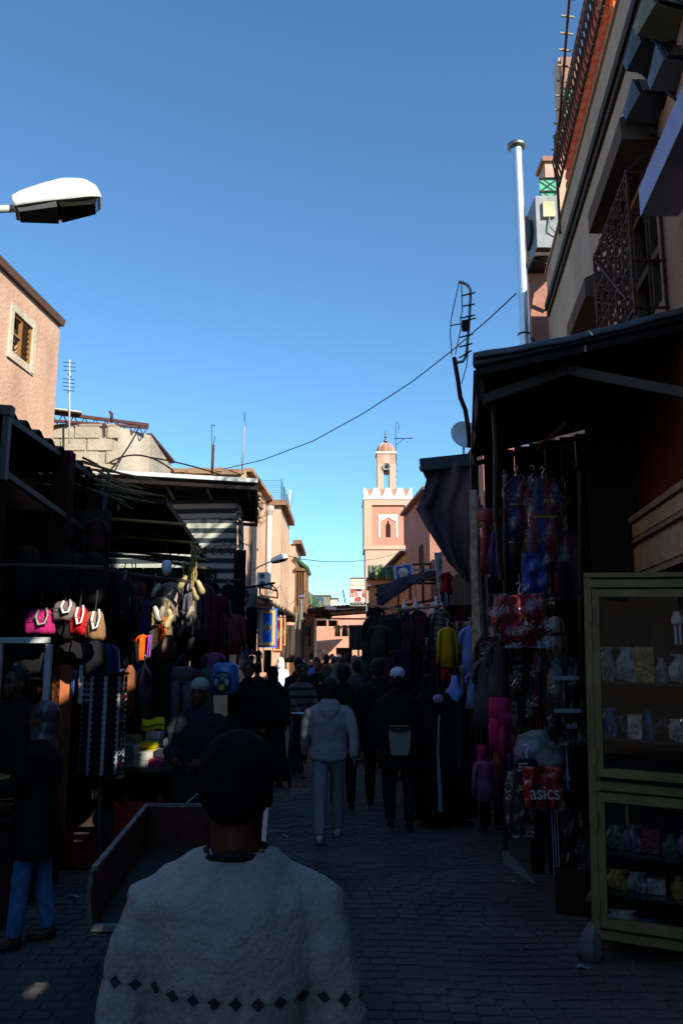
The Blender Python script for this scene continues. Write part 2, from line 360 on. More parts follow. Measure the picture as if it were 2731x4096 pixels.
for k in range(15):
    sp = MB(); t = k/14; p = Vector((XR(10.0)-.16, 10.0, 8.5)).lerp(Vector((XR(7.3)-.3, 7.3, 9.3)), t); sp.tube([p-Vector((.075, 0, -.02)), p+Vector((.07, 0, .0))], .014, 5); sp.build('spike', mat('#b9ac8c', key='spike'), rl)
bs = MB(); y = 8.9
bscr = empty('brick_screen', 'honeycomb screen of orange bricks behind the terrace railing', 'screen', (XR(10.6)+.1, 10.6, 8.18))
z = 8.2; r_ = 0
while z < 8.92:
    y = 7.0+(r_ % 2)*.1
    while y < 10.0:
        bs.box((XR(y)+.02, y, z), (.1, .165, .062), radians(-7.3)); y += .2
    z += .07; r_ += 1
bs.build('brick', mat('#ff8048', rough=.9, var=.3, scale=9, key='orbrick'), bscr, kind='stuff')
# ---------- pink houses beyond it, stepped up
hp = empty('stepped_pink_house', 'tall pink house stepping up behind the beige one with green terrace screens', 'house', (5.5, 15, 0))
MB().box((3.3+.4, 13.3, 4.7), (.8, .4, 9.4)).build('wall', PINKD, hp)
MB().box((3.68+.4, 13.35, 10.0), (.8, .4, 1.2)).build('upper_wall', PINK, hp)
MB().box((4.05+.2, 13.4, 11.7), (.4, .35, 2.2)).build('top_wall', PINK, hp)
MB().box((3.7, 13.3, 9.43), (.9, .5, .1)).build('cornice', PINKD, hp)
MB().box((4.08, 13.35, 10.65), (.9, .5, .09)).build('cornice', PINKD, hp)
GRN = paint('#2f9c78', key='tealscreen')
for (x, yy, z, ww, hh, n_) in ((3.72, 13.1, 9.85, .34, .78, 3), (4.22, 13.12, 11.0, .32, .7, 3), (4.2, 13.1, 11.75, .3, .6, 2)):
    f = MB().box((x, yy, z), (ww, .02, hh)).build('terrace_screen', GRN, hp)
    for k in range(n_+1):
        zz = z-hh/2+k*hh/n_; q = MB(); q.beam((x-ww/2, yy-.03, zz), (x+ww/2, yy-.03, zz), .02, .02); q.build('screen_bar', IRON, f)
        if k < n_:
            q = MB(); q.beam((x-ww/2, yy-.03, zz), (x+ww/2, yy-.03, zz+hh/n_), .015, .015); q.build('screen_bar', IRON, f)
            q = MB(); q.beam((x+ww/2, yy-.05, zz), (x-ww/2, yy-.05, zz+hh/n_), .015, .015); q.build('screen_bar', IRON, f)
MB().box((4.25, 13.17, 12.35), (.36, .06, .8)).build('shutter', paint('#7a4a2c', key='shut'), hp)
ACN = len(C.objects)
# air conditioner hanging off the end of the beige house
ac = empty('air_conditioner', 'weathered white air conditioner on a bracket at the end of the beige house', 'air conditioner', (3.0, 12.3, 8.2))
MB().box((3.02, 12.35, 8.75), (.42, .85, .95)).build('casing', mat('#8a8e8e', rough=.5, var=.3, scale=3, key='acw', streak=.3), ac)
MB().box((3.0, 12.35, 8.13), (.5, .95, .06)).build('shelf', IRON, ac)
m = MB(); m.beam((2.8, 12.0, 8.1), (3.45, 12.0, 7.8), .04); m.beam((2.8, 12.7, 8.1), (3.45, 12.7, 7.8), .04); m.build('bracket', IRON, ac)
MB().box((3.02, 11.9, 8.95), (.2, .06, .28)).build('terminal_box', mat('#b9b48e', key='tbox'), ac)
m = MB(); m.tube([(3.02, 11.9, 8.8), (3.03, 11.85, 8.6), (3.12, 11.88, 8.5), (3.22, 11.95, 8.62)], .015, 6); m.tube([(3.26, 12.1, 8.4), (3.24, 12.0, 8.1), (3.22, 11.9, 7.7), (3.3, 11.95, 7.2), (3.4, 12.2, 6.7)], .035, 8); m.build('hose', mat('#7d8b88', key='hose'), ac)
m = MB().lathe([(.26, 0), (.26, .03)], 20, (2.79, 12.4, 8.75), Matrix.Rotation(-pi/2, 3, 'Y')); m.build('fan_grille', mat('#3a3c3e', key='fang'), ac)
for o in list(C.objects)[ACN:]:
    if o.parent is None: o.location += Vector((.5, .58, .32)); WM[o.name] = Vector(o.location)
# steel chimney
ch = empty('chimney_pipe', 'tall shiny galvanised chimney pipe standing against the sky', 'chimney', (3.07, 12.7, 3))
CH = mat('#d8dde0', rough=.36, var=.06, scale=3, bump=.06, bscale=9, metal=1, spec=.5, key='chim')
m = MB(); m.lathe([(.1, 4.0)]+[(.1+.0006*sin(k*2.1), 4.02+k*.163) for k in range(40)]+[(.1, 10.54), (.1, 10.55)], 40, (3.07, 12.7, 0)); m.build('flue', CH, ch, smooth=False)
for p in ch.children if False else []: pass
m = MB(); m.lathe([(.09, 0), (.155, .03), (.16, .05), (.16, .09), (.14, .1)], 28, (3.07, 12.7, 10.55)); m.build('cap', metal('#7d7f80', rough=.5, key='cap'), ch, smooth=True)
for z in (9.1, 7.8, 6.6, 6.45):
    MB().lathe([(.104, 0), (.104, .03)], 30, (3.07, 12.7, z)).build('joint_ring', CH, ch)
m = MB(); m.lathe([(.108, 0), (.108, .03)], 24, (3.07, 12.7, 7.1)); m.beam((3.1, 12.7, 7.11), (3.5, 13.2, 7.1), .03); m.build('clamp', IRON, ch)
for o in C.objects:
    if o.name.startswith('flue'):
        for p in o.data.polygons: p.use_smooth = len(p.vertices) == 4
# floodlights and the pale sign beam close on the right
FLM = paint('#4a5156', key='flood')
def flood(loc, lab, rz=0., hue=FLM):
    o = empty('floodlight', lab, 'floodlight', loc, 'floodlights on the beige house'); x, y, z = loc
    m = MB(); R = Matrix.Rotation(rz, 3, 'Z')@Matrix.Rotation(radians(-28), 3, 'X')
    def T(p): return Vector(loc)+R@Vector(p)
    h = [(-.14, -.13, -.10), (.14, -.13, -.10), (.14, .1, -.07), (-.14, .1, -.07), (-.15, -.15, .1), (.15, -.15, .1), (.12, .1, .07), (-.12, .1, .07)]
    m.add([T(p) for p in h], [(0, 3, 2, 1), (4, 5, 6, 7), (0, 1, 5, 4), (1, 2, 6, 5), (2, 3, 7, 6), (3, 0, 4, 7)]); m.build('housing', hue, o)
    q = MB().add([T(p) for p in [(-.12, -.165, -.1), (.12, -.165, -.1), (.12, -.165, .08), (-.12, -.165, .08), (-.12, -.15, -.1), (.12, -.15, -.1), (.12, -.15, .08), (-.12, -.15, .08)]], [(0, 1, 2, 3), (7, 6, 5, 4), (0, 4, 5, 1), (1, 5, 6, 2), (2, 6, 7, 3), (3, 7, 4, 0)]); q.build('glass', mat('#1a1d1c', rough=.15, bump=0, key='flg'), o)
    q = MB().beam(T((0, .1, 0)), Vector((XR(y)+.02, y+.1, z-.12)), .04); q.tube([T((0, .1, -.05)), T((.05, .12, -.2)), T((.18, .15, -.22)), Vector((XR(y)+.02, y+.2, z-.3))], .012, 5); q.build('bracket', IRON, o)
flood(P(2625, 85, 5.2), 'topmost grey floodlight with lit edge near the photo corner', .3, paint('#7a7a55', key='flood2'))
flood(P(2580, 225, 5.5), 'grey floodlight second from the top on the beige house', .2)
flood(P(2680, 292, 5.3), 'pale floodlight closest to the white sign beam', .1, paint('#5f666e', key='flood3'))
flood(P(2575, 425, 5.8), 'lowest floodlight above the window lintel', .2)
m = MB(); m.prism([(2.2, 5.41, 5.03), (2.48, 5.41, 5.03), (2.48, 5.41, 5.25), (2.2, 5.41, 5.25)], (0, 0, 0), (-.45, -3.6, 0)); 
m.build('sign_beam', paint('#8f9cc4', key='signbeam'), label='pale blue white fascia board slanting across the upper right corner', cat='fascia board')

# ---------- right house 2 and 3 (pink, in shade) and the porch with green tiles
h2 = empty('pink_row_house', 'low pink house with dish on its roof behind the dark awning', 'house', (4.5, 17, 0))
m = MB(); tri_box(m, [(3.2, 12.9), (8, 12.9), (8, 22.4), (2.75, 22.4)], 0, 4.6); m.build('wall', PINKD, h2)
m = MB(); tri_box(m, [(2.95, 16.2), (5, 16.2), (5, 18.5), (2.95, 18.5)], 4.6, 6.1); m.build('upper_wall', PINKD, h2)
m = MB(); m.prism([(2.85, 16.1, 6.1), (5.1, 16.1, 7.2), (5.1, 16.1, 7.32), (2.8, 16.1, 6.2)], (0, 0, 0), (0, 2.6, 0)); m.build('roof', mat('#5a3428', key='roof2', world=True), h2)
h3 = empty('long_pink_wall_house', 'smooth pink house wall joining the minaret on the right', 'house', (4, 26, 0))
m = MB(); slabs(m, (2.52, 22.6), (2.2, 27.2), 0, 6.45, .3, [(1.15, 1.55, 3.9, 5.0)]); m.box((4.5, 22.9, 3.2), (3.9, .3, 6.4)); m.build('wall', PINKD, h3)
m = MB(); m.beam((2.46, 22.5, 6.5), (2.15, 27.2, 6.5), .26, .09); m.build('coping', mat('#7d5a48', key='cop', world=True), h3)
m = MB(); slabs(m, (2.19, 27.2), (1.95, 32), 0, 5.15, .3); m.build('low_wall', ORP, h3)
m = MB(); m.beam((2.14, 27.2, 5.2), (1.9, 32, 5.2), .3, .1); m.build('low_coping', mat('#5f3f34', key='cop2', world=True), h3)
m = MB(); 
for y, z in ((23.75, 3.92), (23.75, 4.98)): m.beam((2.4, 23.72, z), (2.38, 24.15, z), .06)
m.beam((2.41, 23.72, 3.9), (2.41, 23.72, 5), .06); m.beam((2.38, 24.15, 3.9), (2.38, 24.15, 5), .06)
m.build('window_frame', mat('#6b5f50', key='wf3', world=True), h3)
MB().box((2.75, 23.95, 4.45), (.04, .5, 1.2)).build('window_pane', DARK, h3)
po = empty('tiled_porch', 'pink porch block capped with green glazed tiles below the minaret', 'porch', (1.5, 30, 0))
MB().box((1.55, 30.3, 2.2), (.98, 2.4, 4.4)).build('wall', ORP, po)
MB().box((1.53, 30.2, 4.32), (1.1, 2.7, .22)).build('cornice', ORP, po)
GT = [mat('#45603c', rough=.35, var=.3, scale=9, key='gt1'), mat('#85805a', rough=.4, var=.3, scale=9, key='gt2'), mat('#38503c', rough=.35, key='gt3')]
m = MB(); m.prism([(.98, 28.85, 4.44), (2.05, 28.85, 4.44), (2.05, 29.5, 4.92), (1.2, 29.5, 4.92)], (0, 0, 0), (0, .05, .0)); m.build('cap_slope', GT[1], po)
for k in range(9):
    x = 1.02+k*.125; q = MB(); q.tube([(x, 28.72, 4.42), (x, 29.45, 4.95)], [.065, .05], 8); q.build('tile', GT[(k*5) % 3], po, smooth=True)
for k in range(5):
    y = 28.9+k*.4; q = MB(); q.tube([(.95, y, 4.42), (1.45, y, 4.95)], [.065, .05], 8); q.build('tile', GT[(k*2) % 3], po, smooth=True)
m = MB(); m.box((1.55, 30.3, 4.93), (.5, 2.0, .08)); m.build('ridge', GT[1], po)

# ---------- minaret
MY = 50.; CX = 2.96; HWD = 1.53
mn = empty('minaret', 'pink minaret with white stepped crenellations, lantern and ribbed dome', 'minaret', (CX, MY+HWD, 0))
MPK = plaster('#cfa48c', key='mpk', streak=.08, var=.08); MPD = plaster('#bb8570', key='mpd', streak=.06, var=.08); MW = plaster('#dccfc2', key='mw', streak=.05, var=.06)
yc = MY+HWD
MB().box((CX+.02, yc, 4.1), (2*HWD-.1, 2*HWD-.1, 8.2)).build('lower_shaft', MPK, mn)
# upper shaft: front face has a sunk panel -> ring of boxes round a recessed slab
m = MB(); x0, x1 = CX-HWD, CX+HWD; pl, pr, pb, pt = CX-1.03, CX+1.1, 8.42, 11.02
m.box((CX, yc+.1, 9.8), (2*HWD, 2*HWD-.2, 3.2)); m.box(((x0+pl)/2, MY+.1, 9.8), (pl-x0, .2, 3.2)); m.box(((pr+x1)/2, MY+.1, 9.8), (x1-pr, .2, 3.2))
m.box(((pl+pr)/2, MY+.1, (8.2+pb)/2), (pr-pl, .2, pb-8.2)); m.box(((pl+pr)/2, MY+.1, (pt+11.4)/2), (pr-pl, .2, 11.4-pt)); m.build('shaft', MPK, mn)
m = MB(); SL = (CX-.15, CX+.15); 
m.box(((pl+SL[0])/2, MY+.16, 9.72), (SL[0]-pl, .06, pt-pb)); m.box(((pr+SL[1])/2, MY+.16, 9.72), (pr-SL[1], .06, pt-pb)); m.box((CX, MY+.16, (pb+8.95)/2), (.3, .06, 8.95-pb)); m.box((CX, MY+.16, (10.02+pt)/2), (.3, .06, pt-10.02)); m.build('sunk_panel', MPD, mn)
m = MB(); m.add([(CX-.15, MY+.185, 8.95), (CX+.15, MY+.185, 8.95), (CX+.15, MY+.185, 9.72), (CX+.06, MY+.185, 9.86), (CX+.05, MY+.185, 9.95), (CX, MY+.185, 10.1), (CX-.05, MY+.185, 9.95), (CX-.06, MY+.185, 9.86), (CX-.15, MY+.185, 9.72)], [tuple(range(9))]); m.build('slit_window', mat('#2a1512', key='slit'), mn)
# sunk corners of slit head
m = MB(); m.prism([(CX-.16, MY+.128, 9.72), (CX-.16, MY+.128, 10.06), (CX, MY+.128, 10.1), (CX-.05, MY+.128, 9.95), (CX-.06, MY+.128, 9.86)], (0, 0, 0), (0, .05, 0)); m.prism([(CX+.16, MY+.128, 9.72), (CX+.06, MY+.128, 9.86), (CX+.05, MY+.128, 9.95), (CX, MY+.128, 10.1), (CX+.16, MY+.128, 10.06)], (0, 0, 0), (0, .05, 0)); m.build('slit_head', MPD, mn)
af = MB(); top, bot = 10.42, 8.92; inn = [(-.5, 8.92), (-.5, 9.95), (-.42, 10.02), (-.36, 10.03), (-.33, 10.14), (-.29, 10.04), (-.2, 10.12), (-.1, 10.19), (0, 10.25), (.1, 10.19), (.2, 10.12), (.29, 10.04), (.33, 10.14), (.36, 10.03), (.42, 10.02), (.5, 9.95), (.5, 8.92)]
out = [(-.62, 8.92), (-.62, 10.42), (-.6, 10.42), (-.45, 10.42), (-.33, 10.42), (-.25, 10.42), (-.2, 10.42), (-.1, 10.42), (0, 10.42), (.1, 10.42), (.2, 10.42), (.25, 10.42), (.33, 10.42), (.45, 10.42), (.6, 10.42), (.62, 10.42), (.62, 8.92)]
for i in range(16):
    a, b, c_, d = inn[i], inn[i+1], out[i+1], out[i]
    af.prism([(CX+p[0], MY+.09, p[1]) for p in (a, b, c_, d)], (0, 0, 0), (0, .045, 0))
af.build('arch_frame', MW, mn)
MB().box((CX, yc, 8.2), (2*HWD+.06, 2*HWD+.06, .07)).build('string_course', MPK, mn)
MB().box((CX, yc, 11.43), (2*HWD+.1, 2*HWD+.1, .12)).build('white_band', MW, mn)
MB().box((CX, yc, 11.76), (2*HWD-.06, 2*HWD-.06, .6)).build('parapet', MPD, mn)
def merlon(x, y, z, wv, along):
    q = MB()
    for k in range(5):
        ww = wv*(1-.14*k)*.98; d = (ww, .07, .125) if along == 'x' else (.07, ww, .125)
        q.box((x, y, z+.0625+k*.125), d)
    q.build('merlon', MW, mn)
for k in range(5):
    if k in (0, 4): continue
    merlon(x0+.0+k*(2*HWD/4), MY-.02, 11.49, .76, 'x')
for k in range(1, 4): merlon(x0+.02, MY+k*(2*HWD/4), 11.49, .76, 'y')
for sx in (-1, 1):
    q = MB()
    for k in range(5): ww = .40*(1-.14*k); q.box((CX+sx*(HWD+.03-ww/2), MY-.02, 11.49+.0625+k*.125), (ww, .07, .125))
    q.build('merlon', MW, mn)
# lantern
lx, lw = CX-.02, .62
def LZ(py): return P(1550, py, MY+.9).z
lan = MB(); zb, zt = 11.6, 14.62
ly = MY+.9
for sx in (-1, 1):
    for sy in (0, 1): lan.box((lx+sx*.4, ly+.2+sy*.84, (zb+zt)/2), (.4, .4, zt-zb))
lan.box((lx, ly+.62, (13.95+zt)/2), (1.2, 1.24, zt-13.95))
lan.build('lantern', MPK, mn)
MB().box((lx, ly+.62, 11.95), (1.18, 1.2, .25)).build('lantern_floor', MW, mn)
m = MB(); m.box((lx, ly+.06, 14.05), (.62, .06, .7)); m.build('lantern_recess', MPD, mn)
MB().box((lx, ly+.62, 14.68), (1.36, 1.36, .13)).build('lantern_band', MW, mn)
m = MB(); n = 32; prof = [(.62*cos(a*pi/2/9)**.8 if a < 9 else .02, .72*sin(a*pi/2/9)) for a in range(10)]
k0 = len(m.v)
for r, z in prof:
    for j in range(n*2):
        q = 2*pi*j/(n*2); rr = r*(1+.035*abs(sin(q*4))); m.v.append(Vector((lx+rr*cos(q), ly+.62+rr*sin(q), 14.74+z)))
for i in range(9):
    for j in range(n*2): m.f.append((i*n*2+j, i*n*2+(j+1) % (n*2), (i+1)*n*2+(j+1) % (n*2), (i+1)*n*2+j))
m.build('dome', plaster('#b47662', key='dome', streak=0), mn, smooth=True)
for j in range(8):
    q = 2*pi*j/8; m = MB(); m.tube([(lx+(r*1.0+.01)*cos(q), ly+.62+(r*1.0+.01)*sin(q), 14.74+z) for r, z in prof], .02, 6); m.build('dome_rib', MW, mn)
m = MB(); c_ = (lx, ly+.62, 15.45); m.tube([(lx, ly+.62, 15.4), (lx, ly+.62, 16.35)], .02, 6); m.ell((lx, ly+.62, 15.62), (.13, .13, .12)); m.ell((lx, ly+.62, 15.92), (.1, .1, .09)); m.ell((lx, ly+.62, 16.16), (.06, .06, .07)); m.build('finial', metal('#5b5f50', key='fin'), mn)
m = MB(); R90 = Matrix.Rotation(pi/2, 3, 'X'); m.lathe([(.04, -.4), (.07, -.3), (.12, -.1), (.24, .06), (.25, .07), (.23, .06), (.1, -.1), (.04, -.1)], 24, (lx, ly-.05, 13.72), R90); m.build('loudspeaker', mat('#8f9590', rough=.4, metal=.3, key='lsp'), mn, smooth=True)
m = MB(); m.lathe([(.11, 0), (.11, .03)], 16, (lx, ly-.05, 13.72), R90); m.build('speaker_core', DARK, mn)
m = MB(); m.box((lx, ly+.15, 13.38), (.42, .3, .22)); m.lathe([(.2, -.15), (.2, .05)], 16, (lx, ly+.1, 13.42), R90); m.build('speaker_box', IRON, mn)
for k in range(6):
    z = 12.2+k*.42; q = MB(); q.tube([(lx+.6, ly+.3, z), (lx+.76, ly+.3, z), (lx+.76, ly+.3, z+.1), (lx+.6, ly+.3, z+.1)], .012, 4); q.build('rung', IRON, mn)
ms = empty('weather_mast', 'thin lamp mast with side arm beside the minaret dome', 'mast', (lx+.72, ly+.5, 14.2))
q = MB(); bx_ = lx+.66; q.tube([(bx_, ly+.4, 14.0), (bx_, ly+.4, 16.7), (bx_+.08, ly+.4, 16.9), (bx_+.2, ly+.4, 16.7), (bx_+.22, ly+.4, 16.35)], .022, 6); q.tube([(bx_-.1, ly+.4, 15.75), (bx_+1.1, ly+.4, 15.75)], .03, 6); q.tube([(bx_, ly+.4, 15.3), (bx_+.55, ly+.4, 15.72)], .02, 6); q.build('pole', IRON, ms)
q = MB(); q.ell((bx_+1.08, ly+.4, 15.86), (.06, .06, .13)); q.ell((bx_+.78, ly+.4, 15.52), (.07, .06, .07)); q.ell((bx_+.22, ly+.4, 16.28), (.05, .05, .05)); q.ell((bx_+.08, ly+.4, 17.0), (.04, .04, .1)); q.build('lamp', mat('#8c8c86', key='lampg'), ms)
# ---------- left side houses
ls_ = empty('left_shop_row', 'dark low row of open shops behind the left stalls', 'shop building', (-5, 7, 0))
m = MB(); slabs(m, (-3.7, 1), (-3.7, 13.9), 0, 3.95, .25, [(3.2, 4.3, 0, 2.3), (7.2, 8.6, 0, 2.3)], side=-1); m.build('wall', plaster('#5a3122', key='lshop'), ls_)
m = MB(); m.box((-5.7, 7.45, 3.98), (4.3, 12.9, .1)); m.box((-7.6, 7.4, 1.95), (.2, 12.6, 3.9)); m.box((-5.8, 13.75, 1.95), (3.8, .2, 3.9)); m.build('roof', mat('#4b4038', key='lroof', world=True), ls_)
for (x, y, z, s, col) in ((-2.72, 7.62, 3.8, .17, '#3f2018'), (-3.05, 6.9, 3.8, .15, '#4e2a1c'), (-2.75, 8.7, 3.8, .12, '#5c3020')):
    q = MB().box((x, y, z/2), (s, s, z)); q.build('post', plaster(col, key='post'+col), ls_)
hl = empty('terracotta_house', 'sunlit terracotta plastered house with small shuttered window at the left edge', 'house', (-8, 10, 0))
xl = lambda y: -5.3-(14.2-y)*.065
L2 = lambda y: (y-2)*sqrt(1+.065**2)
TER = plaster('#c9a288', key='ter', streak=.25, var=.22)
m = MB(); slabs(m, (xl(2), 2), (xl(14.2), 14.2), 3.4, 7.9, .3, [(L2(12.4), L2(13.1), 6.7, 7.4)], side=-1); slabs(m, (xl(14.2)-.3, 14.2), (-12, 14.2), 3.4, 7.9, .3, side=-1); m.build('wall', TER, hl)
m = MB(); m.prism([(xl(2)-3, 2, 7.9), (xl(2)+.07, 2, 7.9), (xl(2)+.1, 2, 8.02), (xl(2)-3, 2, 8.4)], (0, 0, 0), (.79, 12.22, 0)); m.build('eaves', mat('#5d4436', key='eav', world=True), hl)
m = MB()
for a, b in (((12.4, 6.64), (13.1, 6.64)), ((12.4, 7.46), (13.1, 7.46))): m.beam((xl(a[0])+.015, a[0]-.12, a[1]), (xl(b[0])+.015, b[0]+.12, b[1]), .03, .13)
for yy in (12.34, 13.16): m.beam((xl(yy)+.018, yy, 6.6), (xl(yy)+.018, yy, 7.5), .036, .12)
m.build('window_surround', plaster('#c9bba2', key='surr'), hl)
wf = MB()
for yy in (12.43, 12.75, 13.07): wf.beam((xl(yy)-.03, yy, 6.7), (xl(yy)-.03, yy, 7.4), .05, .05)
for z in (6.73, 7.05, 7.37): wf.beam((xl(12.4)-.03, 12.4, z), (xl(12.76)-.03, 12.76, z), .05, .04)
wf = wf.build('window', mat('#8a6134', key='wfo', world=True), hl)
for k in range(7):
    z = 6.74+k*.092; q = MB(); q.add([], []); R = Matrix.Rotation(radians(35), 3, 'Y'); q.box((xl(12.9)-.03, 12.92, z+.04), (.014, .29, .085), M=R); q.build('shutter_slat', mat('#5b3824', key='slat'), wf)
MB().box((xl(12.6)-.12, 12.6, 7.05), (.03, .33, .68)).build('pane', mat('#10201c', rough=.1, bump=0, spec=.6, key='pn2'), wf)
MB().box((xl(12.55)-.09, 12.55, 7.13), (.02, .1, .22)).build('paper', WHT, wf); MB().box((xl(12.55)-.09, 12.55, 6.9), (.02, .1, .12)).build('paper', WHT, wf)
# block wall house
hk = empty('block_wall_house', 'unfinished house of raw grey concrete blocks with a slanted corner', 'house', (-6, 16, 0))
CON = plaster('#b0a694', key='con', streak=.4, var=.3)
m = MB(); tri_box(m, [(-8, 14.66), (-4.3, 14.66), (-3.78, 15.3), (-3.82, 17.4), (-8, 17.4)], 3.0, 6.08); m.build('wall', CON, hk)
MBK = plaster('#bbb19c', key='blk', var=.3, streak=.3)
r_ = 0; z = 3.9
while z < 6.0:
    x = -6.55+(r_ % 2)*.25
    while x < -4.45:
        wv = .47; q = MB().box((x+.23, 14.66-.01-rnd.uniform(0, .012), z+.115), (min(wv, -4.32-x)-.015, .04, .222)); q.build('block', MBK, hk); x += .5
    z += .243; r_ += 1
m = MB(); m.box((-5.6, 14.68, 6.1), (2.6, .12, .04)); m.build('slab_edge', CON, hk)
m = MB(); A0, A1 = Vector((-6.4, 14.2, 6.35)), Vector((-3.75, 15.0, 6.2))
m.beam(A0, A1, .06); m.beam(A0+Vector((0, 0, -.22)), A1+Vector((0, 0, -.05)), .05)
for k in range(14):
    a = A0.lerp(A1, k/14); b = A0.lerp(A1, (k+.5)/14)+Vector((0, 0, -.2)); c_ = A0.lerp(A1, (k+1)/14); m.beam(a, b, .02); m.beam(b, c_, .02)
m.build('roof_truss', RUST, hk)
q = MB(); q.beam(A0+Vector((0, 0, .045)), A0.lerp(A1, .55)+Vector((0, 0, .05)), .3, .025); q.build('roof_sheet', mat('#b9b4a4', key='rsh'), hk)
q = MB().beam((-3.84, 15.4, 6.12), (-3.8, 17.45, 6.05), .12, .06); q.build('coping', RUST, hk)
# pink houses A and B
hA = empty('crumbling_pink_house', 'long sunlit pink house with crumbling parapet behind the striped awning', 'house', (-4, 22, 0))
m = MB(); slabs(m, (-2.45, 20), (-2.28, 24.05), 0, 6.42, .3, [(2.1, 2.5, 3.95, 4.7), (.9, 1.9, .0, 2.3)], side=-1); m.box((-5.2, 20.15, 3.2), (4.9, .3, 6.3)); m.build('wall', PINK, hA)
m = MB(); 
for k in range(26): m.box((-2.6-rnd.random()*2.6, 20.1+rnd.uniform(-.1, .1), 6.36+rnd.uniform(0, .1)), (rnd.uniform(.15, .6), .3, rnd.uniform(.05, .16)), rnd.uniform(-.1, .1))
for k in range(34): m.box((-2.36+rnd.uniform(-.03, .06), 20.9+rnd.random()*2.9, 6.3-rnd.random()*.8), (.1, rnd.uniform(.08, .3), rnd.uniform(.05, .12)), 0)
m.build('rubble', plaster('#9a7a5e', key='rub'), hA, kind='stuff')
m = MB(); m.beam((-2.4, 20.0, 6.46), (-2.2, 24.0, 6.46), .22, .1); m.build('coping', plaster('#a8886a', key='copA'), hA)
MB().box((-2.44, 22.35, 4.32), (.05, .44, .72)).build('window_pane', mat('#3a2c26', key='wp3'), hA)
q = MB(); q.tube([(-2.18, 23.82, 5.9), (-2.18, 23.82, 3.2)], .075, 10); q.build('drainpipe', paint('#c9c2ba', key='dp'), hA, smooth=True)
q = MB(); q.lathe([(.08, 0), (.14, .15), (.14, .3)], 10, (-2.18, 23.82, 5.9)); q.build('drain_head', paint('#a8a39a', key='dp2'), hA)
for dy in (.3, .6, .75): q = MB(); q.tube([(-2.38, 20+dy, 5.6), (-2.36, 20+dy+.1, 4.4), (-2.37, 20+dy-.05, 3.2)], .012, 4); q.build('cable', IRON, hA)
hB = empty('plain_pink_house', 'smooth pink house with green terrace fence and wooden bay window on the left', 'house', (-4, 28, 0))
m = MB(); slabs(m, (-2.35, 24.1), (-2.15, 24.1), 0, 6.3, .3, side=-1); slabs(m, (-1.85, 24.1), (-1.85, 28.0), 0, 6.3, .3, [(1.0, 1.25, 3.6, 4.6), (1.9, 2.15, 3.4, 4.4)], side=-1); tri_box(m, [(-6, 28.0), (-1.62, 28.0), (-1.62, 31.6), (-6, 31.6)], 0, 5.6); m.build('wall', PINK, hB)
m = MB(); m.beam((-1.8, 24.0, 6.34), (-1.8, 28.1, 6.34), .26, .16); m.beam((-2.4, 24.06, 6.34), (-1.7, 24.06, 6.34), .2, .16); m.beam((-1.56, 27.9, 5.66), (-1.56, 31.7, 5.66), .3, .14); m.build('coping', plaster('#8e6a54', key='copB'), hB)
m = MB()
for k in range(9): z = 6.45+k*.075; m.beam((-2.5, 24.1, z), (-1.85, 24.1, z), .012); m.beam((-1.85, 24.1, z), (-1.85, 27.9, z), .012)
for yy in (24.1, 25.3, 26.6, 27.9): m.beam((-1.85, yy, 6.4), (-1.85, yy, 7.1), .03)
m.build('terrace_fence', paint('#4c6a66', key='tf'), hB)
for (yy, z) in ((25.15, 4.1), (26.1, 3.9)): MB().box((-1.98, yy, z), (.04, .24, .98)).build('window_pane', mat('#4a3428', key='wp4'), hB)
bay = empty('wooden_bay_window', 'carved brown wooden bay window under a small green tiled roof', 'bay window', (-1.45, 29, 3.4))
m = MB(); m.box((-1.45, 29.2, 3.3), (.36, 2.5, .22)); m.box((-1.45, 29.2, 4.68), (.4, 2.6, .1)); m.build('frame', mat('#6b5138', key='bayw', world=True), bay)
for k in range(4): q = MB().box((-1.58+k*.09, 27.98, 4.0), (.035, .05, 1.3)); q.build('baluster', mat('#7d5f42', key='bayb', world=True), bay)
for k in range(9): q = MB().box((-1.28, 28.0+k*.3, 4.0), (.05, .07, 1.3)); q.build('baluster', mat('#7d5f42', key='bayb', world=True), bay)
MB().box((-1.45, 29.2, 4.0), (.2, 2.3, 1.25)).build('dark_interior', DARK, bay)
for k in range(12): q = MB(); q.tube([(-1.18, 27.9+k*.24, 4.72), (-1.65, 27.9+k*.24, 5.12)], [.06, .05], 6); q.build('tile', GT[2 if k % 3 else 0], bay)
# small green roof, far walls
gh = empty('green_roof_house', 'low far house with sloping green tiled roof', 'house', (-1.5, 33, 0))
MB().box((-2.2, 34, 1.75), (2.2, 3.5, 3.5)).build('wall', PINK, gh)
for k in range(12): q = MB(); x = -1.62+k*.1; z = 4.42-.085*k; q.tube([(x, 32.1, z-.35), (x-.1, 33.4, z+.15)], .06, 6); q.build('tile', GT[1 if k % 4 == 0 else 0], gh)
m = MB(); m.prism([(-1.9, 33.3, 4.5), (-.4, 33.3, 3.4), (-.4, 33.3, 3.2), (-1.9, 33.3, 3.2)], (0, 0, 0), (0, .3, 0)); m.build('gable', PINK, gh)
fe = empty('far_pink_wall', 'sunlit salmon pink house wall closing the end of the street', 'house', (-.4, 38, 0))
FP = plaster('#cf9680', key='farp', streak=.15)
m = MB(); slabs(m, (-3, 38), (1.6, 38), 0, 3.85, .3, [(1.72, 2.3, 3.0, 3.32), (2.38, 2.8, 3.0, 3.32), (2.75, 3.5, 0, 2.0)], side=-1); m.build('wall', FP, fe)
MB().box((-.7, 37.95, 3.42), (4.6, .12, .06)).build('string_course', FP, fe)
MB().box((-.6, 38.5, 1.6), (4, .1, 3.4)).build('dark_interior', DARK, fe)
MB().box((-.87, 37.93, 1.85), (.1, .08, .16)).build('junction_box', WHT, fe)
